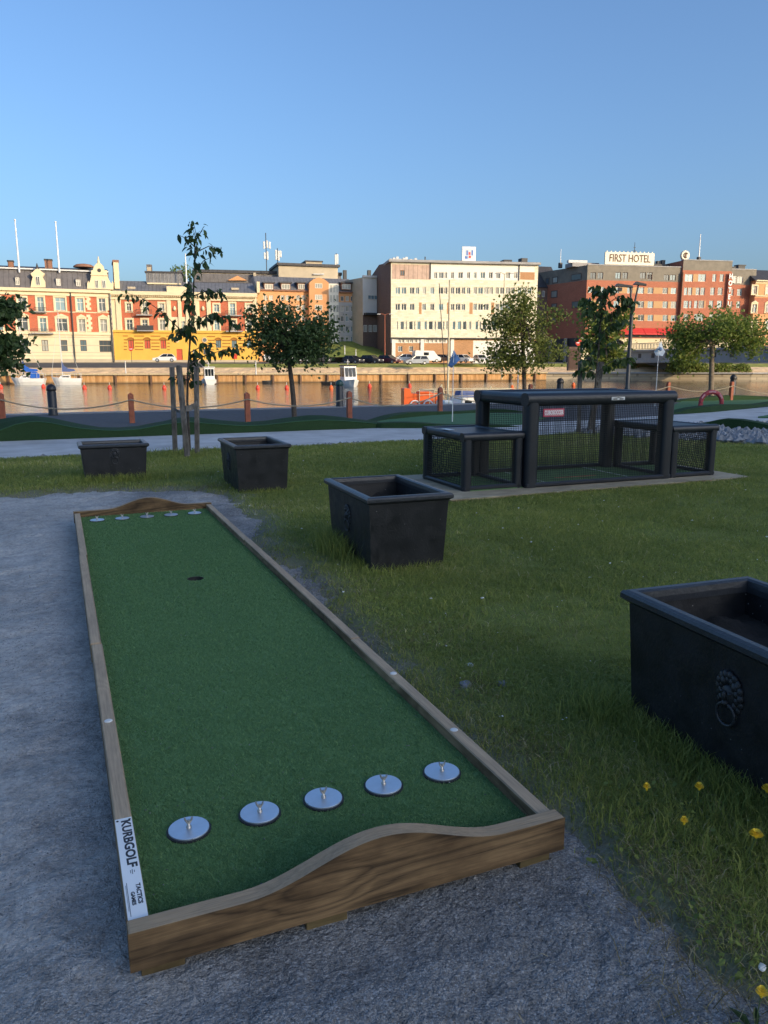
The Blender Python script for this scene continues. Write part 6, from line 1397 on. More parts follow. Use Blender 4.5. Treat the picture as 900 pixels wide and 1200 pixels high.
# ------------------------------------------------------------------ yellow house
def yellow_house():
    F = Front('yellow_house', 'yellow plastered house with red panels and cream pilasters beside the red brick house', 'house', 134.8, 152.4, 303, 158, 424); t = F.t
    x0, x1 = 0.0, F.w; Z = lambda v, u=220: F.q(u, v)[1]
    holes, W_ = [], []
    def add(u0, u1, v0, v1, **k): r = F.r(u0, u1, v0, v1); holes.append(r); W_.append((r, k))
    for u0, u1 in ((148.2, 153.8), (186.5, 192.5)): add(u0, u1, 355.5, 364.5, trim='cream'); 
    for u0, u1 in ((148.2, 155.4), (186.8, 193.8)): add(u0, u1, 374.5, 387.0, trim='cream', style='cross')
    add(166.5, 172.5, 354.5, 368.5, trim='cream', style='ct'); add(166.5, 173.2, 374.5, 387.8, trim='cream', style='ct')
    for u0, u1 in ((250.5, 256.8), (288.5, 294.5)): add(u0, u1, 356.8, 365.5, trim='cream'); add(u0 + 0.4, u1 + 0.4, 375, 386.8, trim='cream', style='cross')
    add(269.2, 275.5, 355.5, 369.5, trim='cream', style='ct'); add(270, 276.5, 375, 387.8, trim='cream', style='ct')
    for u0, u1 in ((212, 216.5), (221, 226)): add(u0, u1, 376, 386.8, style='ct')
    for u0, u1 in ((150.3, 157), (169.3, 176.2), (188.2, 194.8)): add(u0, u1, 398.5, 408.5, style='c', pane='shutter', frame='frame_dark')
    for u0, u1 in ((253, 259), (271.5, 277.6), (289, 294.8)): add(u0, u1, 398.8, 407.5, style='c', pane='pane_blue', frame='frame_dark')
    add(238.3, 243.2, 408.8, 415.5, style='c', frame='frame_dark'); add(207, 214, 409, 422.5, style='c', frame='shutter', pane='shutter'); add(226, 230, 409.5, 415.5, style='c', frame='frame_dark')
    zb, ze = Z(388.6), Z(342.5); zt = Z(351.8)
    areas = [(x0, x1, -1.5, zb, 'yellow')]
    for u0, u1, v0, v1 in ((142.5, 195, 351.8, 388), (247.5, 296.5, 352.5, 388), (200.5, 208.5, 352, 371.5), (212.8, 217.5, 352, 371.5), (222.5, 227, 352.5, 371.5), (233.8, 242, 352.5, 371.5)): r = F.r(u0, u1, v0, v1); areas.append((*r, 'redbrick'))
    wall_grid(t, x0, x1, -1.5, ze, 'cream', areas, holes, 13.0)
    for r, k in W_: window(t, *r, pane=k.pop('pane', 'mix'), **k)
    # arched heads and keystones over the ground floor openings, round windows
    for u0, u1 in ((150.3, 157), (169.3, 176.2), (188.2, 194.8), (253, 259), (271.5, 277.6), (289, 294.8)):
        r = F.r(u0, u1, 398.5, 408.5); c = (r[0] + r[1]) / 2; rad = (r[1] - r[0]) / 2; mb = MB(); n = 10
        for i in range(n):
            a0, a1 = math.pi * i / n, math.pi * (i + 1) / n
            mb.add([(c + k * math.cos(a), y, r[3] + k * 0.8 * math.sin(a) - 0.05) for y in (-0.12, 0.0) for a in (a0, a1) for k in (rad, rad + 0.22)], [(0, 1, 3, 2), (5, 4, 6, 7), (1, 5, 7, 3), (4, 0, 2, 6)])
        mb.add([(c + rad * math.cos(math.pi * i / n), -0.03, r[3] + rad * 0.8 * math.sin(math.pi * i / n) - 0.05) for i in range(n + 1)], [tuple(range(n + 1))[::-1]]); mb.build('arch_head', M['yellow_dark'], t)
    for u, v in ((206.8, 398.3), (239.7, 398.6)):
        c = F.q(u, v); mb = MB(); mb.lathe([(0.55, 0), (0.55, 0.12), (0.38, 0.13), (0.38, 0.05)], (0, 0, 0), 18); o = mb.build('round_window', M['sand'], t, (c[0], 0.01, c[1])); o.rotation_euler = (math.pi / 2, 0, 0); p = MB(); p.lathe([(0.36, 0.0), (0.36, 0.06)], (0, 0, 0), 16); p.build('pane', M['pane'], o)
    for v in (394.2, 398.6, 402.2, 406.2, 409.8):
        z = Z(v)
        for u0, u1 in ((145, 149), (158.2, 168), (177.4, 187), (196, 199), (243.5, 251), (260.5, 270), (279, 287.5), (296, 300)):
            if v < 395 : u0 -= 1; u1 += 1
            bx(t, 'groove', 'yellow_dark', F.q(u0, v)[0], F.q(u1, v)[0], -0.035, 0.02, z - 0.10, z + 0.10)
    for u0, u1 in ((136.5, 142), (196, 200), (209, 212.3), (217.8, 222), (227.5, 233), (242.6, 247), (297, 302)): r = F.r(u0, u1, 351, 388); bx(t, 'pilaster', 'cream', r[0], r[1], -0.22, 0.02, r[2], r[3])
    for u in (204.5, 237.8): c = F.q(u, 361.5); mb = MB(); mb.lathe([(0.06, 0), (0.26, 0.03), (0.30, 0.45), (0.1, 0.85)], (c[0], -0.12, c[1] - 0.4), 8); mb.build('ornament', M['cream'], t)
    bx(t, 'cornice', 'cream', x0 - 0.1, x1 + 0.1, -0.6, 0.02, ze - 0.7, ze - 0.004); bx(t, 'cornice', 'cream', x0, x1, -0.3, 0.02, zt - 0.05, zt + 0.3); bx(t, 'string_course', 'yellow', x0, x1, -0.3, 0.02, zb - 0.25, zb + 0.2); bx(t, 'plinth', 'beige', x0, x1, -0.12, 0.02, -1.4, 0.35)
    for i in range(70): a = x0 + 0.2 + i * (x1 - x0 - 0.6) / 69; 
    dm = MB()
    for i in range(70): a = x0 + 0.2 + i * (x1 - x0 - 0.6) / 69; dm.box(a, a + 0.18, -0.45, -0.005, ze - 1.0, ze - 0.71)
    dm.build('dentils', M['cream'], t)
    for u0, u1, v0, v1, sld in ((160, 178.5, 363, 370.5, False), (161, 180.5, 381.5, 388.8, True), (264.5, 283, 364.5, 371, False), (264.5, 284.5, 383, 389.5, False)): r = F.r(u0, u1, v0, v1); balcony(t, r[0], r[1], r[2] + 0.25, r[3], 1.2, 'metal_dark', sld)
    r = F.r(195.5, 223, 335.8, 342.6); bx(t, 'parapet', 'cream', r[0], r[1], -0.35, 0.8, r[2], r[3])
    mansard(t, x0, x1, ze, Z(328.2), 4.0, 13, 'zinc', side=0.6)
    a, b = F.q(169.5, 325)[0], F.q(212, 325)[0]; z0, z1 = Z(334), Z(318.5); mb = MB(); mb.box(a, b, 3.0, 10, z0, z1); mb.build('attic_storey', M['zinc'], t); bx(t, 'attic_eave', 'cream', a + 0.2, b - 0.2, 2.5, 2.998, Z(332.2), Z(330.6)); bx(t, 'attic_roof', 'slate_dark', a - 0.2, b + 0.2, 2.8, 10.2, z1 + 0.003, z1 + 0.3)
    r = F.r(169.2, 175.5, 306.5, 320); bx(t, 'chimney', 'slate', r[0], r[1], 4.5, 6, r[2], r[3]); bx(t, 'chimney', 'beige', r[0] + 0.1, r[1] - 0.1, 4.3, 4.498, r[2] + 0.6, r[3] - 0.5)
    r = F.r(207.5, 211.5, 313, 320); bx(t, 'chimney', 'slate', r[0], r[1], 5, 6, r[2], r[3])
    r = F.r(301, 304.5, 330, 343); bx(t, 'fire_wall', 'cream', r[0], r[1], 0.0, 9, r[2], r[3])
    for u0, u1, v in ((271, 280, 338), (149, 158, 336.8)): r = F.r(u0, u1, v - 1.2, v + 1.2); bx(t, 'roof_light', 'beige', r[0], r[1], 0.7, 1.7, r[2], r[3])
    p = F.o + F.d * F.q(219, 340)[0] - F.n * 0.4; z0 = Z(340); q = thing('flagpole', 'white flagpole on the yellow house beside the sapling top', 'flagpole', (p.x, p.y, F.o.z + z0), 0, 'flagpoles on the roofs'); cyl(q, 'pole', 'white', 0, 0, 0, Z(297) - z0, 0.15, 0.09)
yellow_house()
# ------------------------------------------------------------------ long beige block and green tree behind the yellow house
def back_block():
    F = Front('beige_block', 'long low beige block with grey roof rising behind the yellow house', 'building', 232, 185, 400, 192, 420); t = F.t; Z = lambda v, u=280: F.q(u, v)[1]
    bx(t, 'wall', 'beige', 0, F.w, 0, 14, 0, Z(320.2)); bx(t, 'roof_edge', 'slate_dark', -0.3, F.w + 0.3, -0.5, 14.3, Z(320.2) + 0.003, Z(316.8))
    bx(t, 'roof_band', 'slate', 0, F.w, -1.2, -0.004, Z(332), Z(322)); pr = [F.q(267, 329.5), F.q(289, 329.5), F.q(278, 324)]; prism(t, 'pediment', 'orange_plaster', pr, -1.8, -1.21)
    r = F.r(296.5, 299.5, 321, 331); bx(t, 'chimney', 'beige', r[0], r[1], -2.6, -1.21, r[2], r[3])
back_block()
def roof_hall():
    F = Front('rooftop_hall', 'beige flat roofed upper storey with antennas above the orange house', 'building', 329, 186, 397, 190, 420); t = F.t; Z = lambda v, u=360: F.q(u, v)[1]
    bx(t, 'wall', 'beige', 0, F.w, 0, 12, 0, Z(312)); bx(t, 'roof', 'slate_dark', -0.4, F.w + 0.4, -0.6, 12.4, Z(312) + 0.003, Z(309.2)); r = F.r(360.5, 379.5, 304.2, 309.5); bx(t, 'roof_box', 'beige', r[0], r[1], 2, 8, r[2], r[3] - 0.3); bx(t, 'roof_box_cap', 'slate_dark', r[0] - 0.2, r[1] + 0.2, 1.8, 8.2, r[3] - 0.297, r[3])
    for i in range(8): r = F.r(367 + i * 1.6, 368 + i * 1.6, 320.8, 322.2); bx(t, 'vent', 'white_dull', r[0], r[1], -0.6, -0.01, r[2], r[3])
    def mast(u, v0, v1, panels, lab):
        a, z0 = F.q(u, v1); p = F.o + F.d * a - F.n * 1.2; q = thing('antenna_mast', lab, 'antenna', (p.x, p.y, F.o.z + z0 - 0.4), math.atan2(F.d.y, F.d.x), 'phone antennas on the roofs'); h = F.q(u, v0)[1] - z0 + 0.4; cyl(q, 'pole', 'lamp_metal', 0, 0, 0, h, 0.10)
        for du, pv0, pv1 in panels:
            r = F.r(u + du - 1.1, u + du + 1.1, pv0, pv1); bx(q, 'antenna_panel', 'white_dull', r[0] - a, r[1] - a, -0.35, -0.1, r[2] - z0 + 0.4, r[3] - z0 + 0.4, bev=0.08)
    mast(313.5, 272, 320, [(-3.4, 282, 291), (0.2, 281, 290), (3.2, 282.5, 291), (-2.6, 295, 303), (0.6, 294, 304)], 'tall antenna mast with stacked white panels, leftmost on the roofs'); mast(326.5, 290, 312, [(-2.2, 292, 304), (0.8, 293, 305), (3.2, 293, 301)], 'short antenna cluster on the left corner of the rooftop hall'); mast(395.5, 296, 312, [(-1.2, 297.5, 310), (1.0, 297, 309)], 'single white antenna pair at the right end of the rooftop hall')
    for u in (404.5, 433): a, z = F.q(u, 323); bx(t, 'roof_vent', 'metal_dark', a - 0.4, a + 0.4, 0, 0.8, z - 3, F.q(u, 316.5)[1])
roof_hall()
def orange_house():
    F = Front('orange_house', 'orange plastered apartment house with grey metal roof, gable bay and white dormers', 'house', 303.5, 166, 415, 172, 418); t = F.t; Z = lambda v, u=350: F.q(u, v)[1]; ze = Z(340.3)
    holes, W_ = [], []
    def add(u0, u1, v0, v1, **k): r = F.r(u0, u1, v0, v1); holes.append(r); W_.append((r, k))
    for j, (v0, v1) in enumerate(((346, 352), (357.5, 364), (369, 376), (381, 388), (393, 400))):
        for u0 in (309, 315.5, 329, 335, 347, 353): add(u0, u0 + 4.6, v0, v1, style='c', pane='pane_light' if j < 2 else 'mix')
        for u0 in (399, 405, 411): add(u0, u0 + 4.0, v0 + 1, v1 + 1, style='c', pane='mix')
    s1 = F.q(397, 350)[0]
    wall_grid(t, 0, F.w, -1.0, ze, 'orange_plaster', [(F.q(384, 380)[0], F.w, -1.0, Z(353), 'shadow_plaster')], holes, 14.0)  # grey area is the office's cast shadow put into the wall colour
    for r, k in W_: window(t, *r, **k)
    mansard(t, -0.1, F.w + 0.1, ze, Z(322.5), 4.5, 14, 'zinc')
    P = [F.q(361, 420), F.q(383.5, 420), F.q(383.5, 332), F.q(378.5, 328), F.q(372, 326), F.q(365.5, 328), F.q(361, 332)]; g = prism(t, 'gable_bay', 'orange_plaster', P, -1.4, 4)
    for v0, v1 in ((346, 352), (333, 338.5), (358, 364), (370, 376)): window(g, *F.r(367.5, 376, v0, v1), y=-1.42, style='three', pane='pane_light')
    r = F.r(384.2, 395.5, 333, 420); b = bx(t, 'glass_bay', 'frame_white', r[0], r[1], -1.2, 3, r[2], r[3])
    for v0 in (334.5, 346, 357.5, 369, 381):
        for u0 in (385, 388.7, 392.4): window(b, *F.r(u0, u0 + 2.9, v0, v0 + 9), y=-1.22, style='c', pane='pane' if v0 > 350 else 'pane_light')
    for u0, u1 in ((309.5, 320.3), (329.2, 340.2), (348.8, 357.2), (400, 411.3)):
        r = F.r(u0, u1, 332.8, 339.8); d = bx(t, 'dormer', 'chimney_brick', r[0], r[1], -0.1, 4, r[2], r[3] + 0.15); bx(d, 'dormer_roof', 'slate_dark', r[0] - 0.3, r[1] + 0.3, -0.4, 4, r[3] + 0.153, r[3] + 0.4); window(d, r[0] + 0.12, r[1] - 0.12, r[2] + 0.15, r[3] - 0.02, y=-0.12, style='three', pane='pane_light')
    bx(t, 'eave', 'chimney_brick', -0.1, F.w, -0.4, -0.002, ze - 0.25, ze - 0.01)
orange_house()
def grey_block():
    F = Front('stair_tower', 'plain block with brown side wall and white upper front left of the white office', 'building', 425.5, 168, 444, 169.5, 417); t = F.t; Z = lambda v, u=434: F.q(u, v)[1]; ze = Z(325.5)
    r1 = F.r(431, 442, 346, 351); 
    mb = MB(); d = 26; mats = [M['brown_brick'], M['office_white'], M['beige']]
    w_ = F.w + 3; zc = Z(369)
    mb.quad((0, 0, -2), (w_, 0, -2), (w_, 0, zc), (0, 0, zc), 0); mb.quad((0, 0, zc), (w_, 0, zc), (w_, 0, ze), (0, 0, ze), 1); mb.quad((-3.3, d, -2), (0, 0, -2), (0, 0, ze), (-3.3, d, ze), 2); mb.quad((w_, 0, -2), (w_, d, -2), (w_, d, ze), (w_, 0, ze), 0); mb.quad((w_, d, -2), (-3.3, d, -2), (-3.3, d, ze), (w_, d, ze), 0); mb.quad((0, 0, ze), (w_, 0, ze), (w_, d, ze), (-3.3, d, ze), 1); mb.build('wall', mats, t)
    bx(t, 'parapet', 'office_white', 0, w_, -0.3, 0.3, ze + 0.003, Z(323)); window(t, *r1, y=-0.05, style='three', pane='pane_blue')
    bx(t, 'low_parapet', 'metal_dark', 0.2, w_, -1.2, -0.01, Z(369.5), Z(367))
    for u0 in (426, 432, 437.5): window(t, *F.r(u0, u0 + 4, 381, 389), y=-0.05, style='c', pane='pane_light')
grey_block()
# ------------------------------------------------------------------ white office
def office():
    F = Front('office_block', 'white tiled office block with four rows of windows and a square roof sign', 'office', 458, 158, 627, 163, 417); t = F.t; Z = lambda v, u=540: F.q(u, v)[1]
    k = 1 / 4.09; U = lambda x: 420 + x * k
    zr = Z(308.8, 540); holes, W_ = [], []
    def add(u0, u1, v0, v1, **kw): r = F.r(u0, u1, v0, v1); holes.append(r); W_.append((r, kw))
    rows = {'a': (319, 326.3), 'b': (336.6, 344.6), 'c': (355.8, 363.6), 'd': (376.4, 386.4)}
    for x0, x1 in ((362, 378), (385, 408), (412, 425), (443, 458), (478, 500), (520, 535), (552, 566), (585, 607), (625, 643), (660, 680), (707, 727), (745, 762)): add(U(x0), U(x1), *rows['a'], style='c')
    add(U(200), U(222), 316.6, 323.3, style='c', frame='brown_panel')
    grp = [(178, 198), (207, 228), (247, 267), (275, 290), (307, 322), (345, 362), (385, 405), (412, 425), (443, 458), (467, 487), (495, 510), (520, 535), (552, 566), (575, 595), (602, 622), (628, 643), (658, 672), (680, 700), (707, 727), (733, 748), (765, 780), (788, 805), (812, 828)]
    for g in grp: add(U(g[0]) - .35, U(g[1]) + .35, *rows['b'], style='c')
    for g in grp:
        if g[0] in (275, 412, 520, 628, 733): continue
        add(U(g[0]) - 0.4, U(g[1]) + .4, *rows['c'], style='c')
    for x0, x1 in ((183, 190), (200, 218), (225, 232), (242, 260), (266, 273), (281, 298), (315, 328), (336, 356), (363, 372), (378, 398), (404, 412), (418, 428), (450, 465), (474, 492), (500, 518), (527, 541), (560, 574), (580, 588), (594, 612), (620, 628), (640, 660), (668, 676), (690, 712), (720, 740), (750, 765), (780, 800)): add(U(x0), U(x1), *rows['d'], style='')
    for x0, x1 in ((190, 203), (207, 220), (228, 242), (246, 262), (268, 282), (304, 318), (324, 338), (344, 358), (364, 378), (384, 398), (404, 418)): add(U(x0), U(x1), 397.8, 401.6, style='c', pane='pane_light')
    for x0, x1 in ((190, 211), (243, 262)): add(U(x0), U(x1), 405.6, 412.2, style='c')
    zg = Z(396.6); areas = [(0, F.w, -2, zg, 'tan_brick'), (0, F.q(U(425), 400)[0], Z(402.2), zg, 'office_white'), (F.q(U(550), 405)[0], F.w, -2, Z(399), 'office_white')]
    r = F.r(459, U(346), 310, 327.3); areas.append((*r, 'pink_panel')); r2 = F.r(U(346), U(770), 311, 327.8); areas.append((*r2, 'office_white')); r3 = F.r(U(775), 626.5, 319, 327.8); areas.append((*r3, 'tan_brick')); r4 = F.r(U(775), 626.5, 309, 318.8); areas.append((*r4, 'office_white'))
    for x0, x1 in ((290, 303), (424, 438), (532, 548), (636, 651)): q = F.r(U(x0), U(x1), 354.5, 368); areas.append((*q, 'tan_brick'))
    o = wall_grid(t, 0, F.w, -2, zr, 'office', areas, holes, 0.4, sides=False)
    # brown brick end wall leaning off to the left, back and right walls
    mb = MB(); d, sh = 17.5, -1.5; zl = Z(320.8, 446) ; zk = zr - 0.9
    mb.add([(sh, d, -2), (0, 0, -2), (0, 0, zr), (sh * 0.55, d * 0.55, zr + 0.6), (sh, d, zr - 1.2)], [(0, 1, 2, 3, 4)]); mb.build('end_wall', M['brown_brick'], t)
    mb = MB(); mb.quad((F.w, 0, -2), (F.w, d, -2), (F.w, d, zr), (F.w, 0, zr)); mb.quad((F.w, d, -2), (sh, d, -2), (sh, d, zr - 1.2), (F.w, d, zr - 1.2)); mb.build('rear_wall', M['brown_brick'], t)
    bk = MB(); bk.box(0.1, F.w - 0.1, 0.32, 0.36, -1.9, zr - 0.1); bk.build('inner_wall', M['metal_dark'], t)
    mb = MB(); mb.box(-0.5, F.w + 0.3, -0.7, d * 0.55, zr + 0.003, zr + 0.45); mb.build('roof', M['concrete'], t)
    for r, kw in W_: window(t, *r, t=0.10, **{'pane': 'mix', **kw})
    bx(t, 'canopy', 'metal_dark', -0.1, F.w, -0.6, -0.003, zg - 0.1, zg + 0.12)
    for x in (160, 297, 441): a = F.q(U(x), 405)[0]; bx(t, 'column', 'office_white', a, a + 0.7, -0.25, -0.002, -1, zg - 0.11)
    for x in (345, 770): a = F.q(U(x), 318)[0]; bx(t, 'fin', 'metal_dark', a - 0.06, a + 0.06, -0.2, -0.002, Z(327.5), zr - 0.01)
    # small plant on the roof
    for i, x in enumerate((165, 180, 196, 210, 228, 240, 262, 285)): a, z = F.q(U(x), 306); bx(t, 'roof_unit', 'white_dull', a - 0.25, a + 0.25, 2, 2.8, zr + 0.452, zr + 0.9 + 0.2 * (i % 3))
    a = F.q(U(325), 305)[0]; cyl(t, 'roof_pipe', 'lamp_metal', a, 1, zr + 0.4, Z(301), 0.12); r = F.r(U(700), U(740), 308.5, 312); bx(t, 'roof_hatch', 'metal_dark', r[0], r[1], 0.5, 3, zr + 0.452, zr + 1.0)
    r = F.r(616.5, 626.5, 303, 312); bx(t, 'chimney', 'metal_dark', r[0], r[1], 6, 8, zr - 1, r[3])
    # roof sign: white square with a coloured emblem
    a0, a1, z0, z1 = F.r(542.8, 559, 288.2, 306.5); p = F.o + F.d * ((a0 + a1) / 2) - F.n * 1.0; s = thing('roof_sign', 'white square roof sign with a red and blue emblem on the office roof', 'sign', (p.x, p.y, F.o.z + zr + 0.4), math.atan2(F.d.y, F.d.x)); h = z1 - z0; w2 = (a1 - a0) / 2; zb = z0 - zr - 0.4
    bx(s, 'board', 'white', -w2, w2, -0.15, 0.15, zb, zb + h, bev=0.05); lg = MB()
    for x in (-w2 * 0.6, w2 * 0.6): lg.box(x - 0.08, x + 0.08, -0.05, 0.05, -0.3, zb)
    lg.tube([(-w2 * 0.9, 0.1, zb + 0.4), (-w2 * 1.5, 2.0, -0.2)], 0.06, 6); lg.build('leg', M['lamp_metal'], s)
    c = zb + h / 2; e = MB(); e.box(-w2*0.62, w2*0.62, -0.158, -0.151, c - h*0.33, c + h*0.33); e.build('emblem_field', M['flag_white'], s); e = MB(); e.box(-0.10, 0.32, -0.170, -0.160, c - 0.1, c + 0.42); e.box(-0.05, 0.42, -0.170, -0.160, c - 0.7, c - 0.25); e.build('emblem_red', M['sign_red'], s); e = MB(); e.box(-0.85, -0.25, -0.170, -0.160, c - 0.85, c - 0.35); e.box(0.5, 0.85, -0.170, -0.160, c - 0.2, c + 0.8); e.box(-0.55, -0.2, -0.170, -0.160, c - 0.2, c + 0.75); e.build('emblem_blue', M['sign_blue'], s)
office()
def dark_house():
    F = Front('dark_roofed_house', 'shadowed house with a dark slate roof in the gap between office and hotel', 'house', 622, 196, 652, 198, 416); t = F.t; Z = lambda v, u=635: F.q(u, v)[1]
    bx(t, 'wall', 'brown_brick', 0, F.w, 0, 12, -1, Z(337)); mansard(t, -0.3, F.w + 0.3, Z(337), Z(309), 5, 12, 'slate_dark'); window(t, *F.r(629, 632, 341, 348), y=-0.05, style='c'); window(t, *F.r(635, 638, 341, 348), y=-0.05, style='c')
    r = F.r(620, 627, 300, 312); bx(t, 'chimney', 'metal_dark', r[0], r[1], 4, 6, r[2] - 2, r[3])
dark_house()
# ------------------------------------------------------------------ hotel
def hotel():
    F = Front('hotel', 'brick hotel with a grey attic storey, red awnings and rooftop lettering', 'hotel', 683.5, 185, 877.5, 194, 420); t = F.t; Z = lambda v, u=740: F.q(u, v)[1]
    A = lambda x: 640 + x / 6.43; B = lambda x: 760 + x / 6.43; xA = F.q(796.5, 350)[0]; xB = F.q(853.5, 350)[0]; d = 15.0
    holes = []; W_ = []
    def add(u0, u1, v0, v1, **k): r = F.r(u0, u1, v0, v1); holes.append(r); W_.append((r, k))
    for x0, x1 in ((332, 375), (388, 430), (522, 562), (575, 615), (707, 750), (760, 800)): add(A(x0), A(x1), 319, 326.8, style='c', frame='frame_dark', pane='mix')
    for x0, x1 in ((-8, 25), (115, 155), (162, 205)): add(B(x0) + (1.2 if x0 < 0 else 0), B(x1), 321.8, 328.8, style='c', frame='frame_dark', pane='mix')
    for v0, v1 in ((336, 343.2), (352, 360), (368, 375.2), (383.5, 389)):
        for u0, u1 in ((689, 695.5), (702, 708), (719, 725.5), (735, 741), (747.5, 754.5), (759, 765.5), (776.5, 782.5), (786.2, 792.8)):
            if v0 > 380 and u0 > 722: continue
            add(u0, u1, v0 + (u0 - 683) * 0.012, v1 + (u0 - 683) * 0.012, style='c', pane='pane_blue' if WR.random() < 0.6 else 'mix')
    for v0, v1, row in ((321.5, 330.2, ((265, 325), (365, 422), (472, 500), (528, 556))), (337.2, 346, ((258, 285), (290, 318), (347, 377), (382, 414), (457, 488), (512, 548))), (352.5, 361.2, ((255, 292), (297, 315), (335, 360), (366, 408), (447, 478), (507, 543))), (368, 376, ((255, 290), (335, 405), (447, 480), (507, 543)))):
        for x0, x1 in row: add(B(x0), B(x1), v0, v1, style='c', pane='pane_blue' if WR.random() < 0.6 else 'mix')
    for v0, v1, row in ((323.8, 332, ((612, 652), (668, 712))), (338.5, 346.5, ((608, 640), (668, 704))), (353, 361, ((605, 632), (662, 690)))):
        for x0, x1 in row: add(B(x0), B(x1), v0, v1, style='c', pane='mix')
    add(726, 795, 391.8, 395.6, style='three', pane='pane', frame='frame_dark')
    zg = Z(329.2, 740); zt = Z(312.0, 740)
    areas = [(0, xA, zg, zt + 3, 'hotel_grey'), (xB, F.w, Z(333.5, 865), zt + 3, 'hotel_grey'), (xA, xB, Z(317.5, 825), zt + 5, 'hotel_grey'), (0, F.w, -2, Z(396.5), 'cream2')]
    for v0, v1 in ((336, 343.2), (352, 360), (368, 375.2)):
        for u0, u1 in ((695.7, 701.8), (725.7, 734.8), (741.2, 747.2), (754.7, 758.8), (766, 776.2), (782.8, 786)): areas.append((*F.r(u0, u1, v0 + (u0 - 683) * .012, v1 + (u0 - 683) * .012), 'tan_panel'))
    for x0, x1, v0, v1 in ((327, 362, 321.5, 330.2), (286, 289, 337.2, 346), (320, 345, 337.2, 346), (410, 420, 352.5, 361.2)): areas.append((*F.r(B(x0), B(x1), v0, v1), 'tan_panel'))
    tops = [(0, xA, zt), (xA, xB, Z(306, 825)), (xB, F.w, Z(316, 865))]
    for a, b, top in tops:
        wall_grid(t, a, b, -2, top, 'hotel_brick', [q for q in areas if q[1] > a and q[0] < b for q in [(max(q[0], a), min(q[1], b), q[2], min(q[3], top), q[4])] if q[3] > q[2]], [h for h in holes if a < (h[0] + h[1]) / 2 < b], d, name='wall', y=0.0 if a == 0 else (-0.5 if a == xA else -0.02))
    for r, k in W_: window(t, *r, y=0.16 - (0.5 if xA < r[0] < xB else 0), **k)
    for a, b, top in tops: bx(t, 'parapet_cap', 'concrete', a, b, -0.62 if a == xA else -0.1, 0.5, top + 0.003, top + 0.22)
    # left side wall, set back towards the side street
    mb = MB(); sx = -5.2; zz = zt; side = MB(); mats = [M['hotel_brick'], M['hotel_grey'], M['metal_dark']]
    L = 17.5
    def sp(s, z, out=0.0): return (sx * s - 0.98 * out, L * s - 0.28 * out, z)
    for z0, z1, m in ((-2, Z(396), 2), (Z(396), zg, 0), (zg, zt, 1)): side.quad(sp(1, z0), sp(0, z0), sp(0, z1), sp(1, z1), m)
    side.build('side_wall', mats, t)
    sw = MB(); 
    for s0, s1, va, vb in ((0.10, 0.30, 319, 327), (0.55, 0.66, 319, 327), (0.72, 0.80, 319, 327), (0.55, 0.68, 336, 345), (0.80, 0.9, 336, 345), (0.10, 0.26, 352, 360), (0.55, 0.66, 352, 360), (0.55, 0.66, 368, 376)):
        z0, z1 = Z(vb, 690), Z(va, 690); o = MB(); o.add([sp(s1, z0, .06), sp(s0, z0, .06), sp(s0, z1, .06), sp(s1, z1, .06), sp(s1, z0), sp(s0, z0), sp(s0, z1), sp(s1, z1)], [(0, 1, 2, 3), (4, 5, 1, 0), (5, 6, 2, 1), (6, 7, 3, 2), (7, 4, 0, 3)]); f = o.build('side_window', M['frame_dark'], t); p = MB(); q0, q1 = s0 + .015, s1 - .015; p.quad(sp(q1, z0 + .2, .07), sp(q0, z0 + .2, .07), sp(q0, z1 - .2, .07), sp(q1, z1 - .2, .07)); p.build('pane', M['pane_light' if s0 == .55 else 'pane'], f)
    for s in (0.02, 0.32, 0.62, 0.94): c = MB(); a = sp(s, 0, .5); c.box(a[0] - .3, a[0] + .3, a[1] - .3, a[1] + .3, -2, Z(396)); c.build('column', M['concrete'], t)
    cyl(t, 'downpipe', 'sign_text', xA - 0.05, -0.65, 0, Z(318), 0.16)
    # awnings over the ground floor
    u = [724, 738, 752.5, 767, 779, 784.5, 796]
    for a, b in zip(u[:-1], u[1:]):
        q0, q1 = F.q(a + 0.25, 388)[0], F.q(b - 0.25, 388)[0]; z1, z0 = Z(384.4), Z(390.6); mb = MB(); mb.add([(q0, -0.05, z1), (q1, -0.05, z1), (q1, -1.5, z0), (q0, -1.5, z0), (q0, -1.5, z0 - .35), (q1, -1.5, z0 - .35), (q0, -0.05, z1 - .12), (q1, -0.05, z1 - .12), (q1, -1.42, z0 - .35), (q0, -1.42, z0 - .35)], [(0, 3, 2, 1), (3, 4, 5, 2), (6, 7, 8, 9), (0, 6, 9, 4, 3), (1, 2, 5, 8, 7)]); mb.build('awning', M['awning'], t)
    # rooftop plant and signs
    ra = math.atan2(F.d.y, F.d.x); r = F.r(673, 700, 303, 309); bx(t, 'roof_duct', 'white_dull', r[0], r[1] - 1, 3, 4, zt + 0.8, r[3]); bx(t, 'roof_plant', 'concrete', r[0] + 1, r[1] + 2, 3, 7, zt, zt + 0.9)
    for uu, vv in ((772.5, 301.5), (777, 303), (784, 302.5), (789.5, 301.5)): r = F.r(uu, uu + 3.8, vv, 312); bx(t, 'chimney', 'metal_dark', r[0], r[1], 5, 6, zt, r[3])
    r = F.r(770, 797, 306.5, 313); bx(t, 'roof_plant', 'metal_dark', r[0], r[1], 4.5, 8, zt, r[3]); r = F.r(855, 876, 313.5, 317.5); bx(t, 'roof_plant', 'white_dull', r[0], r[1], 2, 6, tops[2][2], r[3])
    def sign_at(u0, u1, v0, v1, out, nm, lab, zbase):
        a0, a1, z0, z1 = F.r(u0, u1, v0, v1); p = F.o + F.d * ((a0 + a1) / 2) + F.n * out; s = thing(nm, lab, 'sign', (p.x, p.y, F.o.z + zbase), ra); return s, (a1 - a0), z0 - zbase, z1 - zbase
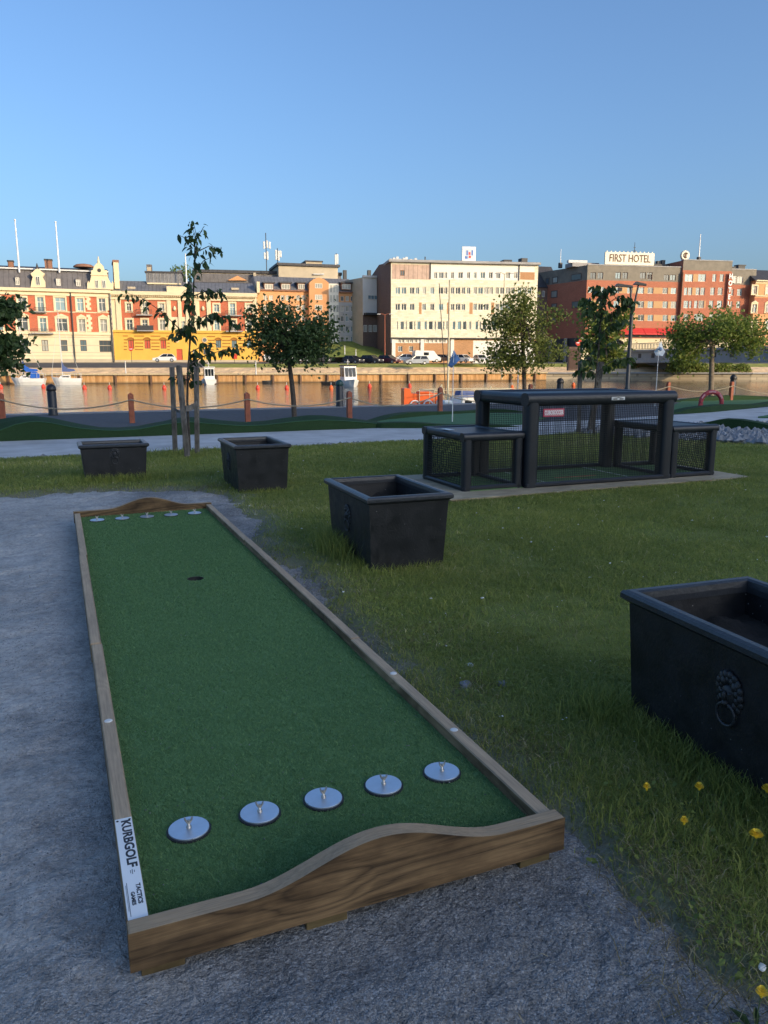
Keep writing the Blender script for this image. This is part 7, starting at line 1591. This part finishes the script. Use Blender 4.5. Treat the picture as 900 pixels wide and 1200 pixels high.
    s, w_, z0, z1 = sign_at(710, 768, 295.6, 310.3, -0.6, 'roof_sign', 'long cream rooftop sign reading FIRST HOTEL', zt + 0.22); bx(s, 'board', 'sign_cream', -w_/2, w_/2, -0.2, 0.2, z0, z1, bev=0.04)
    o = link('lettering', text_mesh('FIRST HOTEL', (z1 - z0) * 0.86, M['sign_text'], 0.03, 0.02), s, (0, -0.24, (z0 + z1) / 2)); o.rotation_euler = (math.pi / 2, 0, 0); bb = max(v.co.x for v in o.data.vertices) - min(v.co.x for v in o.data.vertices); o.scale = (w_ * 0.83 / bb, 1, 1)
    for i in range(12): x = -w_/2 + w_ * (i + .5) / 12; bx(s, 'bulb', 'sign_cream', x - .12, x + .12, -.1, .1, z1 + .002, z1 + .28)
    lg = MB()
    for x in (-.4, 0, .4): lg.box(w_*x - .1, w_*x + .1, -.1, .1, -.3, z0 + .05)
    lg.build('leg', M['lamp_metal'], s)
    s, w_, z0, z1 = sign_at(849.8, 853.2, 320.5, 360.5, 1.1, 'vertical_sign', 'narrow vertical sign reading HOTEL on the brick hotel', Z(361, 851)); n = 5; st = (z1 - z0) / n
    bx(s, 'bracket', 'lamp_metal', -.1, .1, .02, 1.0, z1 - .8, z1 - .6); bx(s, 'bracket', 'lamp_metal', -.1, .1, .02, 1.0, z0 + .5, z0 + .7); bx(s, 'backing', 'hotel_brick', -.50, .50, -.02, .05, z0, z1); 
    for i, ch in enumerate('HOTEL'): o = link('letter', text_mesh(ch, st * 1.0, M['white'], 0.05, 0.05), s, (0, -0.1, z1 - st * (i + .5))); o.rotation_euler = (math.pi / 2, 0, 0); o.scale = (0.8, 1, 1)
    s, w_, z0, z1 = sign_at(800.3, 811.7, 292.6, 304.6, -1.2, 'round_sign', 'round cream sign disc with a red emblem on the hotel roof', tops[1][2]); rr = (z1 - z0) / 2; mb = MB(); mb.lathe([(rr * .9, -.35), (rr, -.2), (rr, .2), (rr * .9, .35)], (0, 0, 0), 28); o = mb.build('disc', M['sign_cream'], s, (0, 0, z0 + rr)); o.rotation_euler = (math.pi / 2, 0, 0)
    e = MB(); e.tube([(rr * .45 * math.cos(a), -.38, z0 + rr + rr * .5 * math.sin(a)) for a in [R(30 + 30 * i) for i in range(10)]], .13, 6); e.box(-.2, .2, -.44, -.36, z0 + rr * .6, z0 + rr * 1.35); e.build('emblem', M['sign_text'], s); bx(s, 'stand', 'lamp_metal', -.2, .2, -.1, .1, -.2, z0 + .1)
    for u0, v0, v1, yy, lab, hgt in ((823, 272.5, 306, 1.5, 'white flagpole on the taller hotel section at the right', .16), (669.5, 287, 311, 6, 'thin white flagpole over the left side of the hotel', .10)):
        a, z_ = F.q(u0, v1); p = F.o + F.d * a - F.n * yy; q = thing('flagpole', lab, 'flagpole', (p.x, p.y, F.o.z + (tops[1][2] if u0 > 800 else zt) - .1), 0, 'flagpoles on the roofs'); h = F.q(u0, v0)[1] - (tops[1][2] if u0 > 800 else zt); cyl(q, 'pole', 'white', 0, 0, 0, h, hgt, hgt * .6); mb = MB(); mb.box(-.35, .35, -.35, .35, 0, 1.2); mb.build('foot', M['metal_dark'], q)
    a, z_ = F.q(748.5, 296); p = F.o + F.d * a - F.n * 2.0; q = thing('antenna_mast', 'small dark spiked antenna behind the long cream rooftop sign', 'antenna', (p.x, p.y, F.o.z + zt), 0, 'phone antennas on the roofs'); h = F.q(748.5, 282.5)[1] - zt; cyl(q, 'pole', 'metal_dark', 0, 0, 0, h, .12, .05); mb = MB(); mb.box(-.45, .45, -.05, .05, h - 2, h - 1.85); mb.box(-.3, .3, -.05, .05, h - 1.2, h - 1.1); mb.build('crossbar', M['metal_dark'], q)
hotel()
def right_house():
    F = Front('corner_house', 'orange and cream house with arched windows and a dark roof at the right edge', 'house', 878, 192, 960, 197, 420); t = F.t; Z = lambda v, u=890: F.q(u, v)[1]; holes, W_ = [], []
    def add(u0, u1, v0, v1, **k): r = F.r(u0, u1, v0, v1); holes.append(r); W_.append((r, k))
    for u0 in (881.5, 897.5, 912, 928): add(u0, u0 + 5.5, 335, 344.5, trim='cream', style='ct', pane='pane_light'); add(u0 - 0.5, u0 + 5, 356.5, 366, trim='cream', style='cross', pane='mix', arch=True); add(u0 - 0.5, u0 + 5, 376, 386, trim='cream', style='cross', pane='mix')
    wall_grid(t, 0, F.w, -2, Z(328.5), 'orange_plaster', [(0, F.w, Z(332), Z(328.5), 'cream'), (0, F.q(880.2, 360)[0], -2, Z(328), 'cream'), (0, F.w, Z(368), Z(349), 'hotel_brick')], holes, 13)
    for r, k in W_: window(t, *r, **k)
    bx(t, 'cornice', 'cream', -0.2, F.w, -.5, -.003, Z(329.8), Z(328.3)); bx(t, 'string_course', 'cream', 0, F.w, -.25, -.003, Z(347.5), Z(346.3)); mansard(t, -0.4, F.w + .3, Z(328.4), Z(313.5), 4.5, 13, 'slate_dark')
    for u0, u1, v0 in ((872.5, 878, 310.8), (882, 890, 308.5)): r = F.r(u0, u1, v0, 318); bx(t, 'chimney', 'metal_dark', r[0], r[1], 5, 6.4, r[2] - 1, r[3]); bx(t, 'chimney_cap', 'metal_dark', r[0] - .15, r[1] + .15, 4.85, 6.55, r[3] + .003, r[3] + .25)
right_house()
# ------------------------------------------------------------------ bridge, terrace wall, bushes at the right
def bridge():
    P0, P1 = ap(770, 425, 146), ap(1000, 428, 104); d = Vector((P1.x - P0.x, P1.y - P0.y, 0)); L = d.length; t = thing('bridge', 'grey concrete road bridge with a railing crossing the water at the right', 'bridge', (P0.x, P0.y, P0.z), math.atan2(d.y, d.x))
    h = ap(770, 411.5, 146).z - P0.z
    bx(t, 'girder', 'concrete', -14, L, 0, 0.6, 0, h); bx(t, 'deck', 'concrete', -14, L, -0.45, 9, h + .003, h + 0.35); bx(t, 'girder', 'concrete', -14, L, 8.2, 8.8, 0, h)
    lb = MB(); lb.box(-0.5, 0.5, -0.03, -0.003, h * .42, h * .82); lb = lb.mesh('bracket', M['metal_dark'])
    for i in range(12): link('bracket', lb, t, (-10 + i * (L + 8) / 12, 0, 0))
    rl_ = MB(); n = 120; z0, z1 = h + .36, h + 1.55
    rl_.box(-14, L, -.4, -.33, z1 - .08, z1); rl_.box(-14, L, -.4, -.33, z0 + .1, z0 + .16)
    for i in range(n): x = -14 + (L + 13.9) * i / n; rl_.box(x, x + .06, -.39, -.34, z0, z1 - .081)
    rl_.build('railing', M['lamp_metal'], t)
    pr = MB(); pr.box(L * .78, L * .84, 0.5, 8, -5, -.003); pr.build('pier', M['concrete'], t); ab = MB(); ab.box(-14, -2, 5.0, 8, -3.5, -.003); ab.build('abutment', M['concrete'], t)
bridge()
def terrace():
    F = Front('terrace_wall', 'low cream terrace wall with railing and steps below the hotel awnings', 'wall', 722, 172, 800, 176, 424); t = F.t; Z = lambda v, u=760: F.q(u, v)[1]
    bx(t, 'wall', 'cream2', 0, F.w, 0, 2.0, -1, Z(409)); st = MB()
    for i in range(7): st.box(-9, -0.01, -2.6 + i * .4, 3, i * .3 - .6, i * .3 - .302)
    st.build('steps', M['cream2'], t); rb = MB(); rb.box(0, F.w, .1, .18, Z(409) + 1.05, Z(409) + 1.15)
    for i in range(24): x = F.w * i / 24; rb.box(x, x + .07, .1, .17, Z(409) + .003, Z(409) + 1.049)
    rb.build('railing', M['lamp_metal'], t)
terrace()
def bush(px, v, depth, rx, rz, label, n, mat, seed, size=0.28, group='bushes on the bank under the bridge'):
    p = ap(px, v, depth); k = depth / F_PX; rng = np.random.RandomState(seed); t = thing('bush', label, 'bush', p, -YAW, group)
    C = rng.normal(size=(n, 3)) ; C /= np.linalg.norm(C, axis=1)[:, None]; C *= (rng.rand(n) ** .4)[:, None]; C = C * np.array([rx * k, rx * k * .6, rz * k]) ; C[:, 2] = np.abs(C[:, 2]) + 0.0; C += rng.normal(size=C.shape) * .12
    V, F_ = leaf_cloud(C, size * (.6 + .7 * rng.rand(n)), rng, 0.0); o = link('foliage', np_mesh('foliage', V, [F_], M[mat], np.repeat(rng.rand(n), 4)), t); tag(o, kind='stuff')
    s = MB()
    for i in range(7): a = i * .9; s.tube([(0, 0, -.3), (math.cos(a) * rx * k * .5, math.sin(a) * rx * k * .3, rz * k * .7)], [.05, .02], 5)
    s.build('stem', M['bark'], t)
for i, (px, v, dp, rx, rz, mt, lab) in enumerate(((795, 438, 148, 18, 19, 'leaf_light', 'bright bush left of the pale trunked tree, on the bank'), (818, 438, 148, 15, 16, 'leaf_light', 'bush just left of the pale trunk, on the bank'), (846, 437, 148, 15, 15, 'leaf_light', 'bush just right of the pale trunk, on the bank'), (868, 437, 148, 13, 11, 'leaf_light', 'rightmost low bush on the bank by the bridge opening'), (735, 437, 154, 14, 14, 'leaf_mid', 'shaded bush left of the bridge end, behind the lamp post'), (682, 434, 152, 9, 5, 'leaf_light', 'low bush on the bank left of the bushier sapling'))):
    bush(px, v, dp, rx, rz, lab, 900, mt, 40 + i, 0.42)
pt = ap(217, 336, 200); 
def far_tree():
    rng = np.random.RandomState(77); base = ap(217, 420, 195); k = 195 / F_PX; h = ap(217, 316, 195).z - base.z
    tree('round green tree top showing behind the yellow house roof', base, -YAW, [(0, 0, 0), (0, 0, h * .4), (0, 0, h * .8)], .3, .15, [(0, 0, h - 1.5, 2.6, 2.6, 3.2, 1), (-1.2, 0, h - 3.2, 2.2, 2, 2.2, .7)], 60, 22, .5, 'leaf_light', 'bark', 78, cl_r=.5)
far_tree()
# ------------------------------------------------------------------ cars along the far street
def car_meshes(L, W, prof, cab, paint_key):
    """prof: body side outline, cab: (x0,x1 at belt, x0,x1 at roof, belt z, roof z)"""
    mb = MB(); mb.prism(prof, 'y', -W/2, W/2); body = mb.mesh('body', M[paint_key])
    b0, b1, r0, r1, zb, zr = cab; wi, wr = W/2 - .06, W/2 - .24; g = MB(); g.add([(b0, -wi, zb), (b1, -wi, zb), (b1, wi, zb), (b0, wi, zb), (r0, -wr, zr), (r1, -wr, zr), (r1, wr, zr), (r0, wr, zr)], [(0, 1, 5, 4), (1, 2, 6, 5), (2, 3, 7, 6), (3, 0, 4, 7), (4, 5, 6, 7)]); glass = g.mesh('cabin_glass', M['dark_glass'])
    r = MB(); r.box(r0 + .02, r1 - .02, -wr, wr, zr - .01, zr + .05, 0, .02)
    for sg in (-1, 1):
        for xb, xr in ((b0, r0), ((b0 + b1) / 2, (r0 + r1) / 2), (b1, r1)): r.obox((xb, sg * wi, zb), (xr, sg * wr, zr), .07, .07, 0, (0, sg, 0))
    roof = r.mesh('roof', M[paint_key]); return body, glass, roof
wl = MB(); wl.lathe([(.32, -.1), (.33, -.08), (.33, .08), (.32, .1)], (0, 0, 0), 16); WHEEL = wl.mesh('wheel', M['tyre']); hb = MB(); hb.lathe([(.20, -.105), (.20, .105)], (0, 0, 0), 12); HUB = hb.mesh('hubcap', M['hubcap'])
lp = MB(); lp.box(-.04, .04, -.18, .18, -.07, .07, 0, .02); LAMP = lp.mesh('headlight', M['lens']); tp_ = lp.mesh('tail_lamp', M['tail'])
CARS = {}
def car(px, v, depth, head, kind, paint_key, label, L=4.3):
    key = (kind, paint_key); W = 1.78
    if kind == 'hatch': prof = [(-2.1, .28), (2.1, .28), (2.13, .55), (1.95, .74), (.95, .93), (-1.95, .98), (-2.12, .7)]; cab = (-1.95, 1.0, -1.4, .2, .94, 1.45); wz = 1.3
    elif kind == 'estate': prof = [(-2.2, .30), (2.15, .30), (2.2, .58), (2.0, .80), (1.0, 1.0), (-2.15, 1.03), (-2.25, .7)]; cab = (-2.12, 1.05, -1.8, .3, 1.0, 1.52); wz = 1.35
    else: prof = [(-2.6, .35), (2.5, .35), (2.55, .75), (2.3, 1.05), (1.85, 1.25), (1.25, 2.05), (1.0, 2.2), (-2.5, 2.25), (-2.62, 1.9)]; cab = (1.02, 1.86, 1.0, 1.2, 1.25, 2.0); wz = 1.7; W = 1.95
    if key not in CARS: CARS[key] = car_meshes(L, W, prof, cab, paint_key)
    p = ap(px, v, depth); t = thing('delivery_van' if kind == 'van' else 'parked_car', label, 'van' if kind == 'van' else 'car', p, head, 'cars parked along the far street'); b, g, r = CARS[key]
    link('body', b, t); link('cabin_glass', g, t); link('roof', r, t)
    for x in (-wz, wz):
        for y in (-W/2 + .06, W/2 - .06): w_ = link('wheel', WHEEL, t, (x, y, .33)); w_.rotation_euler = (math.pi / 2, 0, 0); link('hubcap', HUB, w_)
    fx = prof[2][0]
    for y in (-.62, .62): link('headlight', LAMP, t, (fx - .02, y, .68 if kind != 'van' else .85)); link('tail_lamp', tp_, t, (prof[-1][0] + .01, y, .78))
    if kind == 'van':
        for sg in (-1, 1): o = MB(); o.box(-.9, .1, sg * (W/2 + .003) - .012, sg * (W/2 + .003) + .012, 1.35, 1.9); o.build('side_window', M['dark_glass'], t)
H0 = R(-YAW * 57.3 * 0) + R(-8)
car(193, 424.2, 147, R(170), 'hatch', 'car_white', 'white car parked in front of the yellow house'); car(322, 424.6, 147, R(-8), 'estate', 'car_white', 'white car half hidden behind the left of the round tree'); car(351, 424.2, 148, R(-10), 'hatch', 'car_white', 'white car right behind the trunk of the round tree')
car(377, 424.5, 149, R(-8), 'hatch', 'car_dark', 'dark car at the right edge of the round tree crown')
car(414, 426, 149, R(-62), 'hatch', 'car_dark', 'dark car at the foot of the green slope, first of three'); car(436, 426, 150, R(-60), 'estate', 'car_dark', 'dark car in the middle of the three below the green slope'); car(456, 426, 151, R(-60), 'estate', 'car_plum', 'plum coloured car in front of the brown end wall of the office')
car(472, 424.2, 153, R(172), 'hatch', 'car_white', 'white car behind the silver one below the office'); car(487.5, 427.4, 143, R(172), 'estate', 'car_silver', 'silver car nearest the quay, below the office'); car(500, 424.8, 151, R(-8), 'van', 'car_white', 'tall white van in front of the office'); car(521.5, 424.6, 152, R(-50), 'hatch', 'car_brown', 'brown car right of the tall white van')
car(543, 425.2, 151, R(-70), 'estate', 'car_white', 'white car left of the pair behind the blue flag'); car(563, 425, 151, R(-100), 'hatch', 'car_white', 'white car right of the pair behind the blue flag'); car(590, 424.6, 152, R(-60), 'hatch', 'car_white', 'white car behind the left of the half lit tree'); car(604, 424.4, 153, R(-60), 'estate', 'car_silver', 'silver car behind the trunk of the half lit tree')
# ------------------------------------------------------------------ street furniture on the far shore
def lamp_far(px, vb, vt, depth, lab, mat='yellow_pole', arms=True):
    p = ap(px, vb, depth); t = thing('street_lamp', lab, 'street lamp', p, -YAW, 'street lamps on the far shore'); h = ap(px, vt, depth).z - p.z; cyl(t, 'pole', mat, 0, 0, -.4, h, .11, .07)
    if arms:
        for sg in (-1, 1): a = MB(); a.tube([(0, 0, h - .1), (sg * .6, 0, h + .15), (sg * 1.0, 0, h + .1)], .05, 6); a.build('arm', M[mat], t); b = MB(); b.box(min(sg * .8, sg * 1.5), max(sg * .8, sg * 1.5), -.14, .14, h - .02, h + .12, 0, .04); b.build('lamp_head', M['white_dull'], t)
lamp_far(451, 417, 368.5, 152, 'pale street lamp in front of the brown end wall of the office', 'post_red'); lamp_far(588, 441, 320.5, 126, 'tall pale street lamp with curved arms in front of the office')
for px, vb, vt, lab in ((147.5, 437, 423, 'short white pole on the far quay left of the white car'), (300, 436, 423, 'short white pole on the far quay left of the round tree'), (607, 446, 418, 'pale post at the waterline left of the half lit tree trunk'), (417, 416, 409, 'short white post at the foot of the green slope'), (404, 413, 405, 'short white post on the green slope')): lamp_far(px, vb, vt, 128 if vb > 420 else 156, lab, 'white_dull', False)
def road_sign(px, vb, v0, v1, depth, lab, shape, mat):
    p = ap(px, vb, depth); k = depth / F_PX; t = thing('road_sign', lab, 'road sign', p, -YAW, 'road signs on the far shore'); zc = ap(px, (v0 + v1) / 2, depth).z - p.z; r = (v1 - v0) * k / 2; cyl(t, 'pole', 'lamp_metal', 0, 0, -.4, zc + r, .045)
    if shape == 'disc': mb = MB(); mb.lathe([(r, -.03), (r, .03)], (0, 0, 0), 20); o = mb.build('plate', M[mat], t, (0, -.09, zc)); o.rotation_euler = (math.pi / 2, 0, 0); bx(t, 'bar', 'white', -r * .7, r * .7, -.14, -.125, zc - r * .16, zc + r * .16)
    else: bx(t, 'plate', mat, -r * 1.1, r * 1.1, -.1, -.05, zc - r, zc + r, bev=.02)
road_sign(677.5, 418, 398, 405.5, 118, 'round red no entry sign left of the bushier sapling', 'disc', 'sign_red'); road_sign(275, 425, 415, 420.5, 142, 'small red plate on a post in front of the yellow house', 'plate', 'sign_red'); road_sign(154.5, 425, 406.5, 411.5, 144, 'small red round sign before the left of the yellow house', 'disc', 'sign_red')
p = ap(672, 432, 122); kb = thing('utility_cabinet', 'tall plum brown cabinet on the far quay under the red sign', 'cabinet', p, -YAW); bx(kb, 'housing', 'brown_brick', -.95, .95, -.5, .5, -.3, 3.3, bev=.05); bx(kb, 'door', 'car_brown', -.8, .8, -.53, -.502, 0, 3.0)
